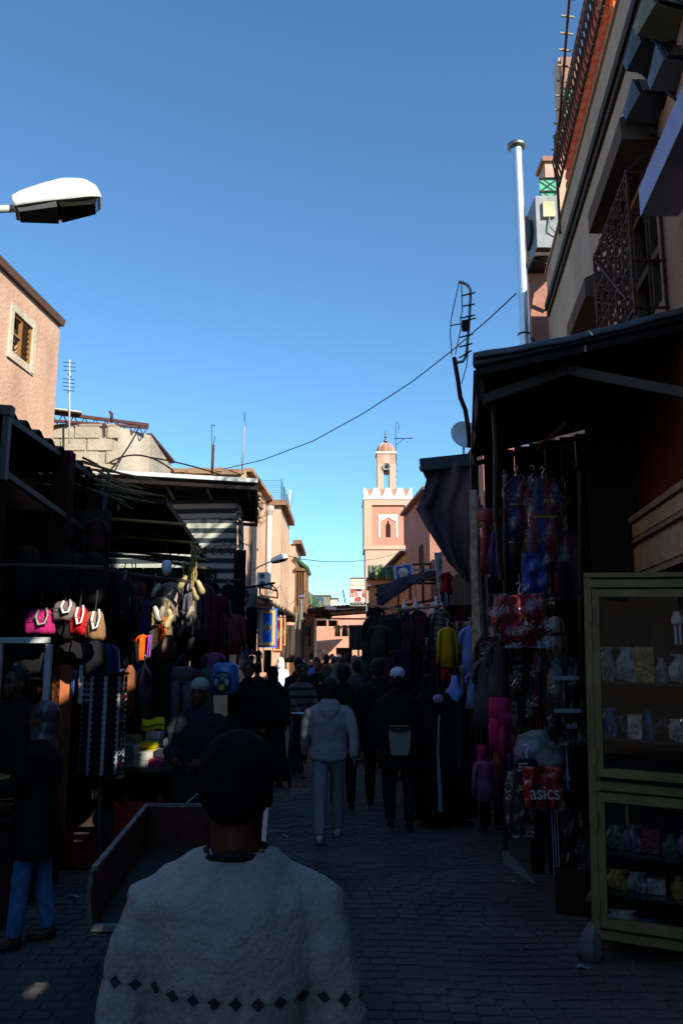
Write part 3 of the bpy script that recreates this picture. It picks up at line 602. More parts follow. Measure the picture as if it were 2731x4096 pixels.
q = MB(); q.tube([(-.87, 37.95, 1.8), (-.87, 37.95, 1.1)], .015, 4); q.tube([(-.9, 37.95, 1.85), (-1.6, 37.95, 1.8), (-2.0, 37.95, 1.9)], .012, 4); q.build('cable', IRON, fe)
m = MB(); tri_box(m, [(-2.2, 32.5), (-1.62, 32.5), (-1.55, 38), (-2.2, 38)], 0, 3.4); m.build('side_wall', plaster('#a89888', key='greyw'), fe)
for (x0_, x1_, z0_, z1_, Yv, nm, col) in ((P(1270, 0, 62).x, P(1325, 0, 62).x, 0, P(0, 2385, 62).z, 62, 'grey rooftop block house with an antenna far behind the street', '#8d8676'), (P(1325, 0, 66).x, P(1352, 0, 66).x, 0, P(0, 2396, 66).z, 66, 'small whitewashed house top far behind the street', '#d0c8bc'), (P(1225, 0, 70).x, P(1258, 0, 70).x, 0, P(0, 2403, 70).z, 70, 'low dark grey house top left of the far dish', '#6d6a66')):
    hh = empty('distant_house', nm, 'house', ((x0_+x1_)/2, Yv, 0)); MB().box(((x0_+x1_)/2, Yv+2, z1_/2), (x1_-x0_, 4, z1_)).build('wall', plaster(col, key='dh'+col), hh); MB().box(((x0_+x1_)/2, Yv+2, z1_+.05), (x1_-x0_+.15, 4.1, .12)).build('coping', plaster('#6a5d4c', key='dhc'), hh)
def dish(c, r, lab, tilt=(-.5, 0, .3), col='#c9ccd0', nm='satellite_dish'):
    o = empty(nm, lab, 'satellite dish', c); R = (Matrix.Rotation(tilt[2], 3, 'Z')@Matrix.Rotation(pi/2+tilt[0], 3, 'X'))
    prof = [(r*i/8+.001, .28*r*(i/8)**2) for i in range(9)]; m = MB(); n = 28; k = 0
    for s_, off_ in ((1, 0), (-1, -.012)):
        for a, z in prof:
            for j in range(n): q = 2*pi*j/n; m.v.append(Vector(c)+R@Vector((a*cos(q), a*sin(q), z+off_)))
    for h in (0, 9*n):
        for i in range(8):
            for j in range(n): f = (h+i*n+j, h+i*n+(j+1) % n, h+(i+1)*n+(j+1) % n, h+(i+1)*n+j); m.f.append(f if h == 0 else f[::-1])
    for j in range(n): m.f.append((8*n+j, 8*n+(j+1) % n, 17*n+(j+1) % n, 17*n+j))
    m.build('reflector', paint(col, rough=.4, key='dish'+col), o, smooth=True)
    m = MB(); f = Vector(c)+R@Vector((0, 0, r*.95)); m.tube([Vector(c)+R@Vector((0, -r, .28*r)), f], .012, 5); m.lathe([(.04, -.05), (.04, .05)], 8, f); m.build('arm', IRON, o)
    m = MB(); m.tube([Vector(c)+R@Vector((0, 0, -.02)), Vector(c)+Vector((0, .15, -.1)), Vector(c)+Vector((0, .15, -r*1.5))], .025, 6); m.build('mast', GALV, o); return o
dish((P(1278, 2410, 60).x, 60, P(0, 2409, 60).z), .42, 'white satellite dish far off on the rooftops at the street end', (-.3, 0, -.5))
dish(P(1857, 1745, 14.9), .29, 'grey see-through satellite dish behind the leaning aerial on the right', (-.25, 0, .15), '#aab8c4')
# dark shed roof across the far street
cs = empty('shed_roof', 'dark corrugated roof spanning the far end of the street', 'roof', (-.3, 32, 3.4))
m = MB(); 
def cr(u, v): x = -1.5+u*2.75; return (x, 29.5+v*7, 3.38+.22*u+.012*sin(x*40)+.0*v)
m.sheet(cr, 60, 2, .03); m.build('sheet', mat('#2c2826', key='shed'), cs)
m = MB(); m.beam((-1.5, 30, 3.25), (1.2, 30, 3.4), .06); m.beam((-1.5, 33, 3.2), (1.2, 33, 3.4), .06); m.beam((-1.4, 29.6, 0), (-1.4, 29.6, 3.3), .07); m.beam((1.15, 29.8, 0), (1.15, 29.8, 3.5), .07); m.build('beam', WOODD, cs)

# ---------- canopies
def corr(name, A, B, Cc, Dd, lab, m_, amp=.02, wl=.09, th=.01, frame=True, sag=0., kind='canopy', nmesh='sheet', legs=()):
    """corrugated or cloth roof over the four corners A B (street edge) and D C; ridges run from street edge inwards"""
    A, B, Cc, Dd = map(Vector, (A, B, Cc, Dd)); o = empty(name, lab, kind, ((A+Cc)/2)[:2]+(min(A.z, Cc.z),))
    n = max(8, int((B-A).length/wl*6)); n = min(n, 260)
    def f(u, v):
        p = A.lerp(B, u).lerp(Dd.lerp(Cc, u), v); p.z += amp*sin(u*(B-A).length/wl*2*pi)-sag*sin(pi*u)*sin(pi*v)*(1+.3*sin(7*u)); return p
    MB().sheet(f, n, 6, th).build(nmesh, m_, o, smooth=True)
    if frame:
        q = MB(); dz = Vector((0, 0, -.07))
        for a, b in ((A, B), (B, Cc), (Cc, Dd), (Dd, A), ((A+B)/2, (Cc+Dd)/2)): q.beam(a+dz, b+dz, .05)
        q.build('frame', IRON, o)
    for p in legs: MB().beam((p[0], p[1], 0), p, .06).build('leg', IRON, o)
    return o
DSH = mat('#2e2c2b', rough=.7, var=.4, scale=3, key='dsh', world=True)
cA, cB, cC, cD = (1.03, 5.8, 4.03), (1.5, 8.9, 4.05), (3.0, 8.7, 4.4), (2.56, 5.62, 4.32)
c1 = corr('big_awning', cA, cB, cC, cD, 'large black tarpaulin awning over the right shop with a galvanised front edge', TARP, amp=.006, wl=.5, sag=.12, kind='awning', nmesh='tarpaulin')
q = MB(); e0, e1 = Vector((1.0, 5.78, 4.05)), Vector((2.6, 5.6, 4.36)); 
def ge(u, v): p = e0.lerp(e1, u); return p+Vector((0, -.02+.06*(v-.5), .055*sin(v*pi)+.004*sin(u*25)-.03*sin(u*pi)))
q.sheet(ge, 30, 6, .01); q.beam(e0+Vector((0, 0, -.03)), e1+Vector((0, 0, -.03)), .05, .04); q.build('front_trim', mat('#59646c', rough=.5, metal=.4, key='trim'), c1, smooth=True)
q = MB(); q.beam((1.08, 5.9, 3.78), (1.75, 5.9, 4.02), .05, .07); q.beam((1.75, 5.9, 4.02), (2.6, 5.2, 3.55), .05, .07); q.beam((1.08, 5.9, 3.78), (1.05, 5.82, 4.05), .05); q.build('strut', mat('#57504f', key='strut'), c1)
q = MB(); q.sheet(lambda u, v: (1.03+.47*u+.01*sin(u*20), 5.8+3.1*u, 4.06-.26*v-.05*v*sin(u*11)-.06*v*sin(u*5)), 30, 4, .01); q.build('valance', TARP, c1, smooth=True)
q = MB(); q.tube([(1.17, 5.95, 4.0), (1.19, 5.96, 3.45), (1.17, 5.95, 2.9), (1.2, 5.97, 2.4)], .022, 6); q.beam((1.5, 8.85, 0), (1.5, 8.85, 4.1), .07); q.build('leg', IRON, c1)
q = MB(); a_ = D(1232, 1030, 7.9); b_ = D(1296, 972, 6.6); q.tube([a_, b_], .017, 6); q.build('light_gap_tube', mat('#b89b5e', key='light_gap_tube'), c1)  # pale tube added in place of light shining through a roof gap
# hanging dark cloth beyond the awning
ct = empty('hanging_grey_cloth', 'dark grey cloth sheet hanging from a rail beyond the black awning', 'cloth', (1.6, 10, 2.4))
tp = lambda u: P(1683+u*210, 1872-u*22, 10.)
def cf(u, v):
    a = tp(u); lft = [(0, 1683), (.1, 1705), (.22, 1690), (.35, 1662), (.5, 1700), (.65, 1745), (.8, 1790), (1, 1890)]
    px = 0
    for (v0, p0), (v1, p1) in zip(lft, lft[1:]):
        if v0 <= v <= v1: px = p0+(p1-p0)*(v-v0)/(v1-v0)
    py = 1872+v*480
    x = px+(1893-px)*u; p = P(x, py-22*u*(1-v), 10.); p.y += .09*sin(u*7-v*3.2)+.04*sin(u*17+v*6)+.12*v*sin(u*3); return p
MB().sheet(cf, 40, 40, .006).build('sheet', cloth('#5a5258', key='gcloth', var=.12, scale=3), ct, smooth=True)
q = MB(); q.beam(tp(-.02)+Vector((0, -.03, .03)), tp(1.02)+Vector((0, -.03, .03)), .09, .16); q.beam(tp(0), tp(0)+Vector((.5, .9, .02)), .05); q.beam(P(1900, 1850, 10), P(1905, 2100, 10), .07); q.build('rail', mat('#3a4650', rough=.5, metal=.3, key='rail'), ct)
# awnings of the right hand clothes shops
q0 = empty('blue_valance', 'blue grey cloth valance hanging in front of the clothes stalls', 'valance', P(1600, 2440, 15.9)); 
q = MB(); q.sheet(lambda u, v: P(1506+u*234, 2344-u*75+(u-.45)**2*40+v*(90-u*75), 15.9)+Vector((0, .05*sin(u*14), 0)), 30, 6, .008); q.build('cloth', cloth('#43465a', key='bga2'), q0, smooth=True)
q = MB()
for (a, b) in (((1500, 2380), (1800, 2290)), ((1520, 2440), (1760, 2395)), ((1545, 2465), (1765, 2410)), ((1690, 2250), (1692, 2420)), ((1640, 2330), (1640, 2400)), ((1500, 2345), (1560, 2335))): q.beam(P(*a, 15.5), P(*b, 15.5), .05)
q.build('pole', WOODD, q0)
corr('small_dark_canopy', P(1586, 2316, 16), P(1580, 2322, 19.5), P(1742, 2322, 19.5), P(1742, 2280, 16)+Vector((0, 0, .0)), 'small black corrugated canopy beside the optician sign', DSH, amp=.015, wl=.1)
q = MB(); q.box(P(1695, 2279, 16), (.47, .05, .035)); q.build('edge_strip', mat('#8fa5b0', key='es'), None, label='pale metal edge strip on the front of the small black canopy', cat='metal strip')
pn = empty('shop_panel', 'tall narrow pale grey shop panel with green vertical lettering', 'sign', P(1755, 2400, 13)); 
q = MB(); q.prism([P(1736, 2210, 13), P(1768, 2210, 13), P(1768, 2400, 13), P(1757, 2400, 13)], (0, 0, 0), (0, .05, 0)); q.build('board', paint('#8e9aa4', key='pnl'), pn)
for k, ch_ in enumerate('BEAUTE'[::1]): text(ch_, .075, P(1760, 2241+k*6.6, 12.99), (pi/2, pi/2, 0), paint('#27483c', key='ltg'), parent=pn, name='lettering')
# optician sign
og = empty('optician_sign', 'white and blue optician sign showing a face with round glasses', 'sign', P(1612, 2330, 20))
def quad(pts, Yq, th, m_, nm, par): return MB().prism([P(a, b, Yq) for a, b in pts], (0, 0, 0), (0, th, 0)).build(nm, m_, par)
quad([(1573, 2264), (1649, 2250), (1652, 2329), (1580, 2333)], 20, .06, paint('#b9c0c6', key='ogw'), 'panel', og)
quad([(1583, 2268), (1640, 2258), (1642, 2308), (1588, 2320)], 19.985, .012, paint('#2e4f9a', key='ogb'), 'blue_field', og)
q = MB(); c_ = P(1612, 2290, 19.975); q.lathe([(.125, 0), (.125, .01)], 28, c_, Matrix.Rotation(pi/2, 3, 'X')); q.box(c_+Vector((0, 0, -.09)), (.17, .01, .12)); q.build('face', WHT, og)
q = MB()
for s_ in (-1, 1):
    cc = c_+Vector((s_*.055, -.02, -.03)); q.tube([cc+Vector((.045*cos(a), 0, .045*sin(a))) for a in [2*pi*k/16 for k in range(17)]], .006, 4)
q.build('spectacles', DARK, og)
q = MB().beam(P(1649, 2258, 20), P(1725, 2256, 20), .05); q.beam(P(1718, 2256, 20), P(1722, 2280, 20), .05); q.build('bracket', RUST, og)
text('OPTIC', .05, P(1612, 2324, 19.95), (pi/2, 0, 0), DARK, parent=og)
# restaurant sign
rs = empty('restaurant_sign', 'tall white restaurant sign with small photos and a black footer line', 'sign', P(1433, 2422, 24))
quad([(1400, 2311), (1464, 2311), (1464, 2422), (1400, 2422)], 24, .07, paint('#ece2c8', key='rsw', var=.05), 'panel', rs)
q = MB(); 
for a, b in (((1400, 2311), (1464, 2311)), ((1464, 2311), (1464, 2422)), ((1464, 2422), (1400, 2422)), ((1400, 2422), (1400, 2311))): q.beam(P(*a, 23.98), P(*b, 23.98), .018, .03)
q.build('frame', paint('#8f8a78', key='rsf'), rs)
RD = paint('#b04a44', key='rsr'); PKT = paint('#c98a7c', key='rsp')
for i, (a, b, c_, d) in enumerate(((1402, 2355, 1417, 2370), (1402, 2372, 1417, 2387), (1420, 2355, 1445, 2388), (1448, 2356, 1461, 2370), (1448, 2373, 1461, 2388), (1419, 2391, 1444, 2405))):
    quad([(a, b), (c_, b), (c_, d), (a, d)], 23.985, .01, (RD, PKT, PKT, PKT, RD, RD)[i], 'photo', rs)
quad([(1420, 2355), (1445, 2355), (1445, 2365), (1432, 2365), (1430, 2361), (1420, 2362)], 23.972, .008, paint('#3a3b40', key='rsd'), 'photo', rs)
quad([(1431, 2366), (1445, 2366), (1445, 2388), (1432, 2388)], 23.971, .008, WHT, 'photo', rs)
quad([(1402, 2409), (1462, 2409), (1462, 2418), (1402, 2418)], 23.985, .01, DARK, 'footer', rs)
TX = paint('#6b4a44', key='txt'); TXR = paint('#9a4038', key='txtr')
text('RESTAURANT TRADITIONNEL', .040, P(1432, 2319.5, 23.95), (pi/2, 0, 0), TX, parent=rs)
text('DU', .04, P(1433, 2326, 23.95), (pi/2, 0, 0), TX, parent=rs)
text('Mille et une Nuits', .062, P(1433, 2335, 23.95), (pi/2, 0, 0), TXR, parent=rs)
text('MENU DU JOUR', .03, P(1420, 2344, 23.95), (pi/2, 0, 0), paint('#b89a7c', key='txl'), parent=rs)
text('24 44 37 90', .06, P(1431, 2413.5, 23.95), (pi/2, 0, 0), WHT, parent=rs, sx=1.3)
q = MB(); q.beam(P(1464, 2342, 24), P(1482, 2342, 24), .03); q.beam(P(1464, 2394, 24), P(1470, 2394, 24), .03); q.tube([P(1464, 2420, 24), P(1480, 2410, 27), P(1520, 2390, 29)], .015, 4); q.beam(P(1470, 2290, 24.05)*0+P(1466, 2422, 24.05), P(1466, 2560, 24.05), .05); q.build('bracket', GALV, rs)

# left canopies
c2 = corr('left_tin_canopy', (-2.68, 6.2, 3.78), (-2.76, 8.75, 3.84), (-4.2, 8.75, 3.92), (-4.2, 6.2, 3.9), 'dark corrugated tin canopy over the bag stall on the left', DSH, amp=.028, wl=.32, kind='canopy')
q = MB(); q.beam((-4.3, 6.13, 3.86), (-2.62, 6.13, 3.76), .08, .08); q.beam((-2.66, 6.13, 3.2), (-2.66, 6.13, 3.76), .05, .06); q.beam((-2.72, 6.1, 3.3), (-2.62, 8.6, 3.05), .045, .05); q.beam((-2.62, 8.6, 3.05), (-2.6, 8.7, 3.8), .05); q.build('gutter', mat('#4a4d49', rough=.5, metal=.3, key='gut'), c2)
c3 = corr('low_bamboo_canopy', (-2.0, 8.9, 3.6), (-1.86, 10.9, 3.17), (-3.5, 10.9, 3.25), (-3.5, 8.9, 3.75), 'low ragged reed and tin canopy over the shoe stall', mat('#5a5242', rough=.9, var=.4, scale=4, key='reed', world=True), amp=.018, wl=.1)
pm_ = mat('#7c6a48', rough=.8, var=.4, scale=12, key='stick', world=True)
for k in range(20):
    q = MB(); a = Vector((-3.4+rnd.random()*.7, 8.7+rnd.uniform(-.15, .2), 3.98-rnd.random()*.32)); dv = Vector((.5+rnd.random()*.35, rnd.uniform(-.1, .25), -.16-rnd.random()*.14)); a2 = a+dv*.5+Vector((0, 0, rnd.uniform(-.03, .04))); q.tube([a, a2, a+dv], [.016, .014, .008], 5); q.build('stick', pm_, c3)
for k in range(5):
    q = MB(); a = Vector((-2.7+k*.18, 8.75, 3.55)); q.tube([a+Vector((-.5+.012*sin(i*2.2), .02*cos(i*3), .05-.06*i)) for i in range(3+k % 3)], .014, 5); q.build('rope_end', pm_, c3)
for i in range(3): q = MB(); q.tube([(-3.4, 8.85+i*.7, 3.4-.1*i), (-1.75, 8.9+i*.7, 3.28-.12*i)], .018, 6); q.build('bamboo', mat('#a08a4a', key='bam'), c3)
wc = corr('white_edged_canopy', (-1.27, 11.6, 4.32), (-1.47, 13.6, 4.08), (-4.0, 13.6, 4.3), (-3.62, 11.6, 4.46), 'wide corrugated canopy with a bright white front edge above the striped awning', mat('#4c4b4a', key='wcs', world=True), amp=.018, wl=.16)
q = MB(); q.beam((-3.64, 11.57, 4.5), (-1.24, 11.57, 4.36), .05, .06); q.build('white_edge', paint('#c8cfcb', key='we'), wc)
q = MB()
for k in range(4): x = -3.2+k*.6; q.beam((x, 11.62, 4.34-.03*k), (x-.1, 13.5, 4.15), .05)
q.build('rafter', IRON, wc)
# striped awning: a hanging cloth drop with its side flap
STRP = mat('#c2c4b6', rough=.9, var=.12, scale=4, bump=.3, bscale=100, spec=.12, stripes=(2, .152, '#3f4a50', .5), key='strp')
sa = empty('striped_awning', 'grey and white horizontally striped awning cloth hanging in front of the pink house', 'awning', (-2.6, 12, 1.9))
q = MB(); q.sheet(lambda u, v: Vector((-3.6+2.0*u, 12.1+.25*v*v+.05*sin(u*5+v*2), 4.25-1.8*v-.08*u*(1-v)-.03*sin(u*pi))), 24, 24, .008); q.build('front_drop', STRP, sa, smooth=True)
q = MB(); q.sheet(lambda u, v: Vector((-1.6, 12.1+.25*v*v+.7*u, 4.17-1.8*v))+Vector((.06*v+.02*sin(u*6), 0, 0)), 12, 24, .008); q.build('side_drop', STRP, sa, smooth=True)
q = MB(); q.tube([(-3.0, 11.95, 1.93+.6), (-1.0, 12.0, 2.88)], .018, 6); q.build('pole', IRON, sa)
for k in range(8):
    q = MB(); x = -2.45+k*.11; q.tube([(x, 11.6, 3.36), (x-.1+.02*k, 11.75, 3.28), (x-.03+.03*k, 11.9, 3.34+.02*k), (x+.06+.03*k, 11.95, 3.44)], .01, 4); q.build('reed', mat('#7c4c34', key='rd2'), sa)

# the street goes on behind the camera
for nm_, lb_, bx, sz in (('house', 'tall plain house on the left behind the camera', (-6.2, -11, 3.6), (4.6, 22, 7.2)), ('house', 'house closing the street far behind the camera', (0, -27, 3.5), (14, 5, 7)), ('house', 'back house beyond the added board screen', (8.5, -18, 2.8), (6, 14, 5.6))):
    o = empty(nm_, lb_, 'house', (bx[0], bx[1], 0)); MB().box(bx, sz).build('wall', plaster('#6d6a66', key='backh'), o)
    for k in range(5):
        if sz[1] > 8: y_ = bx[1]-8+4*k; s_ = 1 if bx[0] < 0 else -1; MB().box((bx[0]+s_*(sz[0]/2+.01), y_, 3.6), (.04, .9, 1.2)).build('window', DARK, o)

for k, (a_, m_, b_) in enumerate((((560, 1700, 14.2), (520, 1800, 13), (420, 1905, 11.6)), ((440, 1850, 12), (560, 1780, 12.5), (690, 1880, 12)), ((600, 1240*0+1830, 13), (740, 1850, 13), (900, 1905, 14)), ((965, 2230, 19.9), (968, 2330, 19.9), (975, 2420, 19.9)), ((330, 1830, 9), (450, 1880, 9.2), (480, 1960, 9)))):
    q = MB(); A_, M_, B_ = P(*a_), P(*m_), P(*b_); q.tube([A_*(1-t)**2+M_*2*t*(1-t)+B_*t*t for t in [i/10 for i in range(11)]], .014, 5)
    q.build('cable', IRON, None, label='slack dark cable ' + ('from the roof truss down to the white edged canopy', 'looping over the block wall house front', 'lying over the roofs left of the rusty aerial', 'hanging down the crumbling pink house', 'bending off the dark tin canopy')[k], cat='cable')
# ================================================================== PEOPLE
SK = mat('#7a4e38', rough=.55, var=.12, scale=20, bump=.1, spec=.35, key='skin'); SKD = mat('#5c3828', rough=.55, var=.12, scale=20, bump=.1, spec=.35, key='skind')
HAIR = mat('#0d0a09', rough=.6, var=.3, scale=40, bump=.5, bscale=90, key='hair')
SHOE = mat('#17130f', rough=.5, key='shoe'); SHW = paint('#c9c9c6', key='shoew')
def person(label, X, Y, h=1.7, face=0., top='#222226', topk='jacket', legs='#20202a', hat=None, hatc='#dddddd', skin=None, arms=((8, 12), (8, 12)), out=(.08, .08), leg=((8, 4), (-8, 14)),
           lod=1, shoes=None, lean=0., hturn=0., bulk=1., topm=None, legm=None, noleg=False, group=None, z0=0., hatm=None, inn=.02):
    """one walking or standing figure; faces +Y before the turn by 'face' degrees; lod 0 near, 1 middle, 2 far"""
    s = h/1.72; skin = skin or SK; rot = Matrix.Rotation(radians(face), 3, 'Z'); base = Vector((X, Y, z0))
    vox = (.0075, .011, .02)[lod]; cv = (.011, .014, .022)[lod]
    def leg_pts(sx, a, k):
        a, k = radians(a), radians(k); hp = Vector((sx*.09, 0, .92)); kn = hp+Vector((sx*.01, sin(a), -cos(a)))*.44; an = kn+Vector((0, sin(a-k), -cos(a-k)))*.42
        return hp, kn, an
    LP = [leg_pts(-1, *leg[0]), leg_pts(1, *leg[1])]; drop = min(p[2].z for p in LP)-.075
    Ln = Matrix.Rotation(-radians(lean), 3, 'X')
    def T(p, up=True):
        p = Vector(p)
        if up: q = p-Vector((0, 0, .92)); p = Ln@q+Vector((0, 0, .92))
        p.z -= drop; return base+rot@(p*s)
    def A(sx, sw, eb, o_):
        sw, eb = radians(sw), radians(eb); sh = Vector((sx*.178*bulk, -.005, 1.38)); d = Vector((sx*o_, sin(sw), -cos(sw))).normalized(); el = sh+d*.28
        d2 = Vector((sx*o_*.2-sx*inn, sin(sw+eb), -cos(sw+eb))).normalized(); wr = el+d2*.245; return sh, el, wr, d2
    AP = [A(-1, *arms[0], out[0]), A(1, *arms[1], out[1])]
    def tube(m, pts, r, n=10, up=True): m.tube([T(p, up) for p in pts], [x*s for x in r], n)
    def rings(m, rr, n=20, fold=0., kf=7, up=True):
        k = len(m.v)
        for i, (z, cy, rx, ry) in enumerate(rr):
            for j in range(n):
                q = 2*pi*j/n; e = 1+fold*sin(kf*q+i*.4)*(1 if z < 1. else .4); m.v.append(T((rx*cos(q)*e, cy+ry*sin(q)*e, z), up))
        for i in range(len(rr)-1):
            for j in range(n): m.f.append((k+i*n+j, k+i*n+(j+1) % n, k+(i+1)*n+(j+1) % n, k+(i+1)*n+j))
        m.f += [tuple(k+j for j in range(n-1, -1, -1)), tuple(k+(len(rr)-1)*n+j for j in range(n))]
    Hr = Matrix.Rotation(radians(hturn), 3, 'Z'); hc = Vector((0, .01, 1.6))
    def He(m, c, r, n=16, mm=10, tilt=0):
        R = Matrix.Rotation(radians(tilt), 3, 'X'); k = len(m.v)
        pr = [(sin(pi*(i+.02)/(mm+.04)), -cos(pi*(i+.02)/(mm+.04))) for i in range(mm+1)]
        for a, z in pr:
            for j in range(n):
                q = 2*pi*j/n; p = Vector(c)+R@Vector((a*cos(q)*r[0], a*sin(q)*r[1], z*r[2])); m.v.append(T(hc+Hr@(p-hc)))
        for i in range(mm):
            for j in range(n): m.f.append((k+i*n+j, k+i*n+(j+1) % n, k+(i+1)*n+(j+1) % n, k+(i+1)*n+j))
        m.f += [tuple(k+j for j in range(n-1, -1, -1)), tuple(k+mm*n+j for j in range(n))]
    b = MB(); rings(b, [(.84, 0, .13, .1), (.95, 0, .15, .11), (1.06, 0, .13, .1), (1.26, .0, .155, .11), (1.38, -.005, .15, .085), (1.44, -.01, .08, .065)])
    tube(b, [(0, -.012, 1.40), (0, -.008, 1.47), (0, .005, 1.56)], [.062, .052 if lod else .062, .052 if lod else .062], 12)
    for (sh, el, wr, d2) in AP: tube(b, [(0, sh.y, 1.35), sh+Vector((-sh.x*.12, 0, -.03)), el, wr], [.06, .042, .036, .027])
    for LPi in LP: tube(b, [(LPi[0]+Vector((0, 0, .03))), LPi[0], LPi[1], LPi[2]], [.08, .085, .055, .036], 10, up=False)
    for i, LPi in enumerate(LP): tube(b, [LPi[2]+Vector((0, -.04, -.03)), LPi[2]+Vector((0, .02, -.035)), LPi[2]+Vector((0, .14, -.05))], [.03, .034, .022], 8, up=False)
    He(b, (0, -.008, 1.622), (.076, .094, .1)); He(b, (0, .034, 1.56), (.055, .058, .062)); He(b, (0, .02, 1.585), (.066, .068, .07))
    if lod < 2:
        He(b, (0, .098, 1.582), (.0135, .018, .016), 8, 6); tube(b, [(0, .08, 1.622), (0, .098, 1.588)], [.009, .012], 8) if not hturn else None
        He(b, (0, .084, 1.551), (.026, .014, .008), 10, 6); He(b, (0, .084, 1.54), (.022, .013, .008), 10, 6); He(b, (0, .08, 1.638), (.052, .014, .01), 10, 6); He(b, (0, .075, 1.512), (.024, .02, .02), 8, 6)
        for sx in (-1, 1): He(b, (sx*.078, -.0, 1.59), (.011, .02, .032), 8, 6)
    for i, (sh, el, wr, d2) in enumerate(AP):
        sx = -1 if i == 0 else 1; fw = d2; side = Vector((1, 0, 0)); back = fw.cross(side).normalized()
        k = len(b.v); c_ = wr+fw*.055
        pr = [(sin(pi*(t+.05)/(6.1)), -cos(pi*(t+.05)/6.1)) for t in range(7)]
        tube(b, [wr-fw*.01, wr+fw*.03, wr+fw*.085], [.026, .033, .03], 8)
        if lod < 2:
            cu = .55 if arms[i][1] > 50 else .3
            for f_ in range(4):
                o_ = (f_-1.5)*.0195; ln = (.07, .082, .078, .062)[f_]; p0 = wr+fw*.08+back*o_*0+Vector((0, 0, 0)); lat = fw.cross(Vector((sx, 0, 0))).normalized()
                p0 = wr+fw*.078+lat*o_*1.05; c1_ = (fw*cos(cu*.5)+Vector((-sx, 0, 0))*sin(cu*.5)); c2_ = (fw*cos(cu*1.6)+Vector((-sx, 0, 0))*sin(cu*1.6))
                tube(b, [p0, p0+c1_*ln*.5, p0+c1_*ln*.5+c2_*ln*.5], [.0095, .009, .0065], 6)
            lat = fw.cross(Vector((sx, 0, 0))).normalized(); p0 = wr+fw*.03+lat*.025; tube(b, [p0, p0+lat*.022+fw*.03, p0+lat*.026+fw*.06-Vector((sx*.01, 0, 0))], [.012, .0105, .008], 6)
    bo = b.build('person', skin, label=label, cat='person', group=group, loc=base); mod_remesh(bo, vox, 3 if lod < 2 else 2)
    def part(m, nm, mt, disp=0., ds=.12, v=None, it=4): o = m.build(nm, mt, bo); mod_remesh(o, v or cv, it, disp, ds); return o
    tm = topm or cloth(top); B = bulk
    hem = {'jacket': .86, 'hoodie': .84, 'coat': .62, 'long': .40, 'sweater': .84, 'robe': .09}[topk]
    t = MB(); ex = .012 if topk in ('jacket', 'hoodie', 'sweater') else .02
    rr = []
    if hem < .2: rr += [(.09, 0, .25, .2), (.4, 0, .225, .175), (.7, 0, .2, .155)]
    elif hem < .5: rr += [(hem, 0, .2, .16), (.65, 0, .19, .15)]
    elif hem < .8: rr += [(hem, 0, .19, .15)]
    else: rr += [(hem, 0, .165+ex, .125+ex), (hem+.03, 0, .172+ex, .13+ex)]
    rr += [(.95, 0, .168+ex, .125+ex), (1.08, 0, .16+ex, .12+ex), (1.27, 0, .178+ex, .13+ex), (1.37, -.008, .17+ex, .1+ex), (1.42, -.01, (.12 if lod else .14)+ex, .085), (1.465, -.008, (.068 if lod else .078)+ex, .064+ex)]
    rings(t, [(z, cy, rx*B, ry*(1+(B-1)*.7)) for z, cy, rx, ry in rr], 24, .05 if hem < .8 else .015, 9)
    for i, (sh, el, wr, d2) in enumerate(AP):
        cuff = wr-d2*.0; w_ = (.062 if topk != 'robe' else .07)*(1+(B-1)*.8)
        tube(t, [(sh.x*.35, sh.y, 1.385), (sh.x*.75, sh.y, 1.375), sh+Vector((sh.x*.04, 0, -.035)), sh.lerp(el, .45), el, el.lerp(wr, .5), cuff], [w_*.7, w_*.92, w_*1.0, w_*1.02, w_*.92, w_*.86, w_*(.62 if topk in ('hoodie', 'sweater', 'jacket') else .95)], 12)
    if lod == 0: cv = .008
    to = part(t, {'jacket': 'jacket', 'hoodie': 'hoodie', 'coat': 'coat', 'long': 'long_coat', 'sweater': 'sweater', 'robe': 'robe'}[topk], tm, (.032, .036, .03)[lod]*s, (.12, .12, .14)[lod], v=(.009, .014, .022)[lod])
    if topk == 'hoodie':
        m = MB(); rings(m, [(1.24, -.13, .02, .012), (1.30, -.135, .06, .03), (1.38, -.115, .11, .045), (1.45, -.07, .12, .06), (1.5, -.045, .085, .055)], 16); m_ = part(m, 'hood', tm, .01)
        m = MB(); rings(m, [(.825, 0, .172, .132), (.875, 0, .18, .14)], 24); part(m, 'waistband', tm)
    if topk in ('jacket', 'coat', 'long') and lod < 2:
        m = MB(); rings(m, [(1.43, -.012, .088, .075), (1.5, -.02, .078, .07)], 18); part(m, 'collar', tm, v=.009)
    if topk not in ('robe',) and not noleg:
        m = MB(); rings(m, [(.82, 0, .15, .115), (.9, 0, .165, .125), (1.0, 0, .15, .115)], 20, up=False)
        for LPi in LP: tube(m, [LPi[0]+Vector((0, 0, .02)), LPi[0]+Vector((0, 0, -.08)), LPi[0].lerp(LPi[1], .6), LPi[1], LPi[1].lerp(LPi[2], .5), LPi[2]+Vector((0, 0, .01))], [.092, .098, .08, .072, .066, .058], 12, up=False)
        part(m, 'trousers', legm or cloth(legs), .02*s, .1)
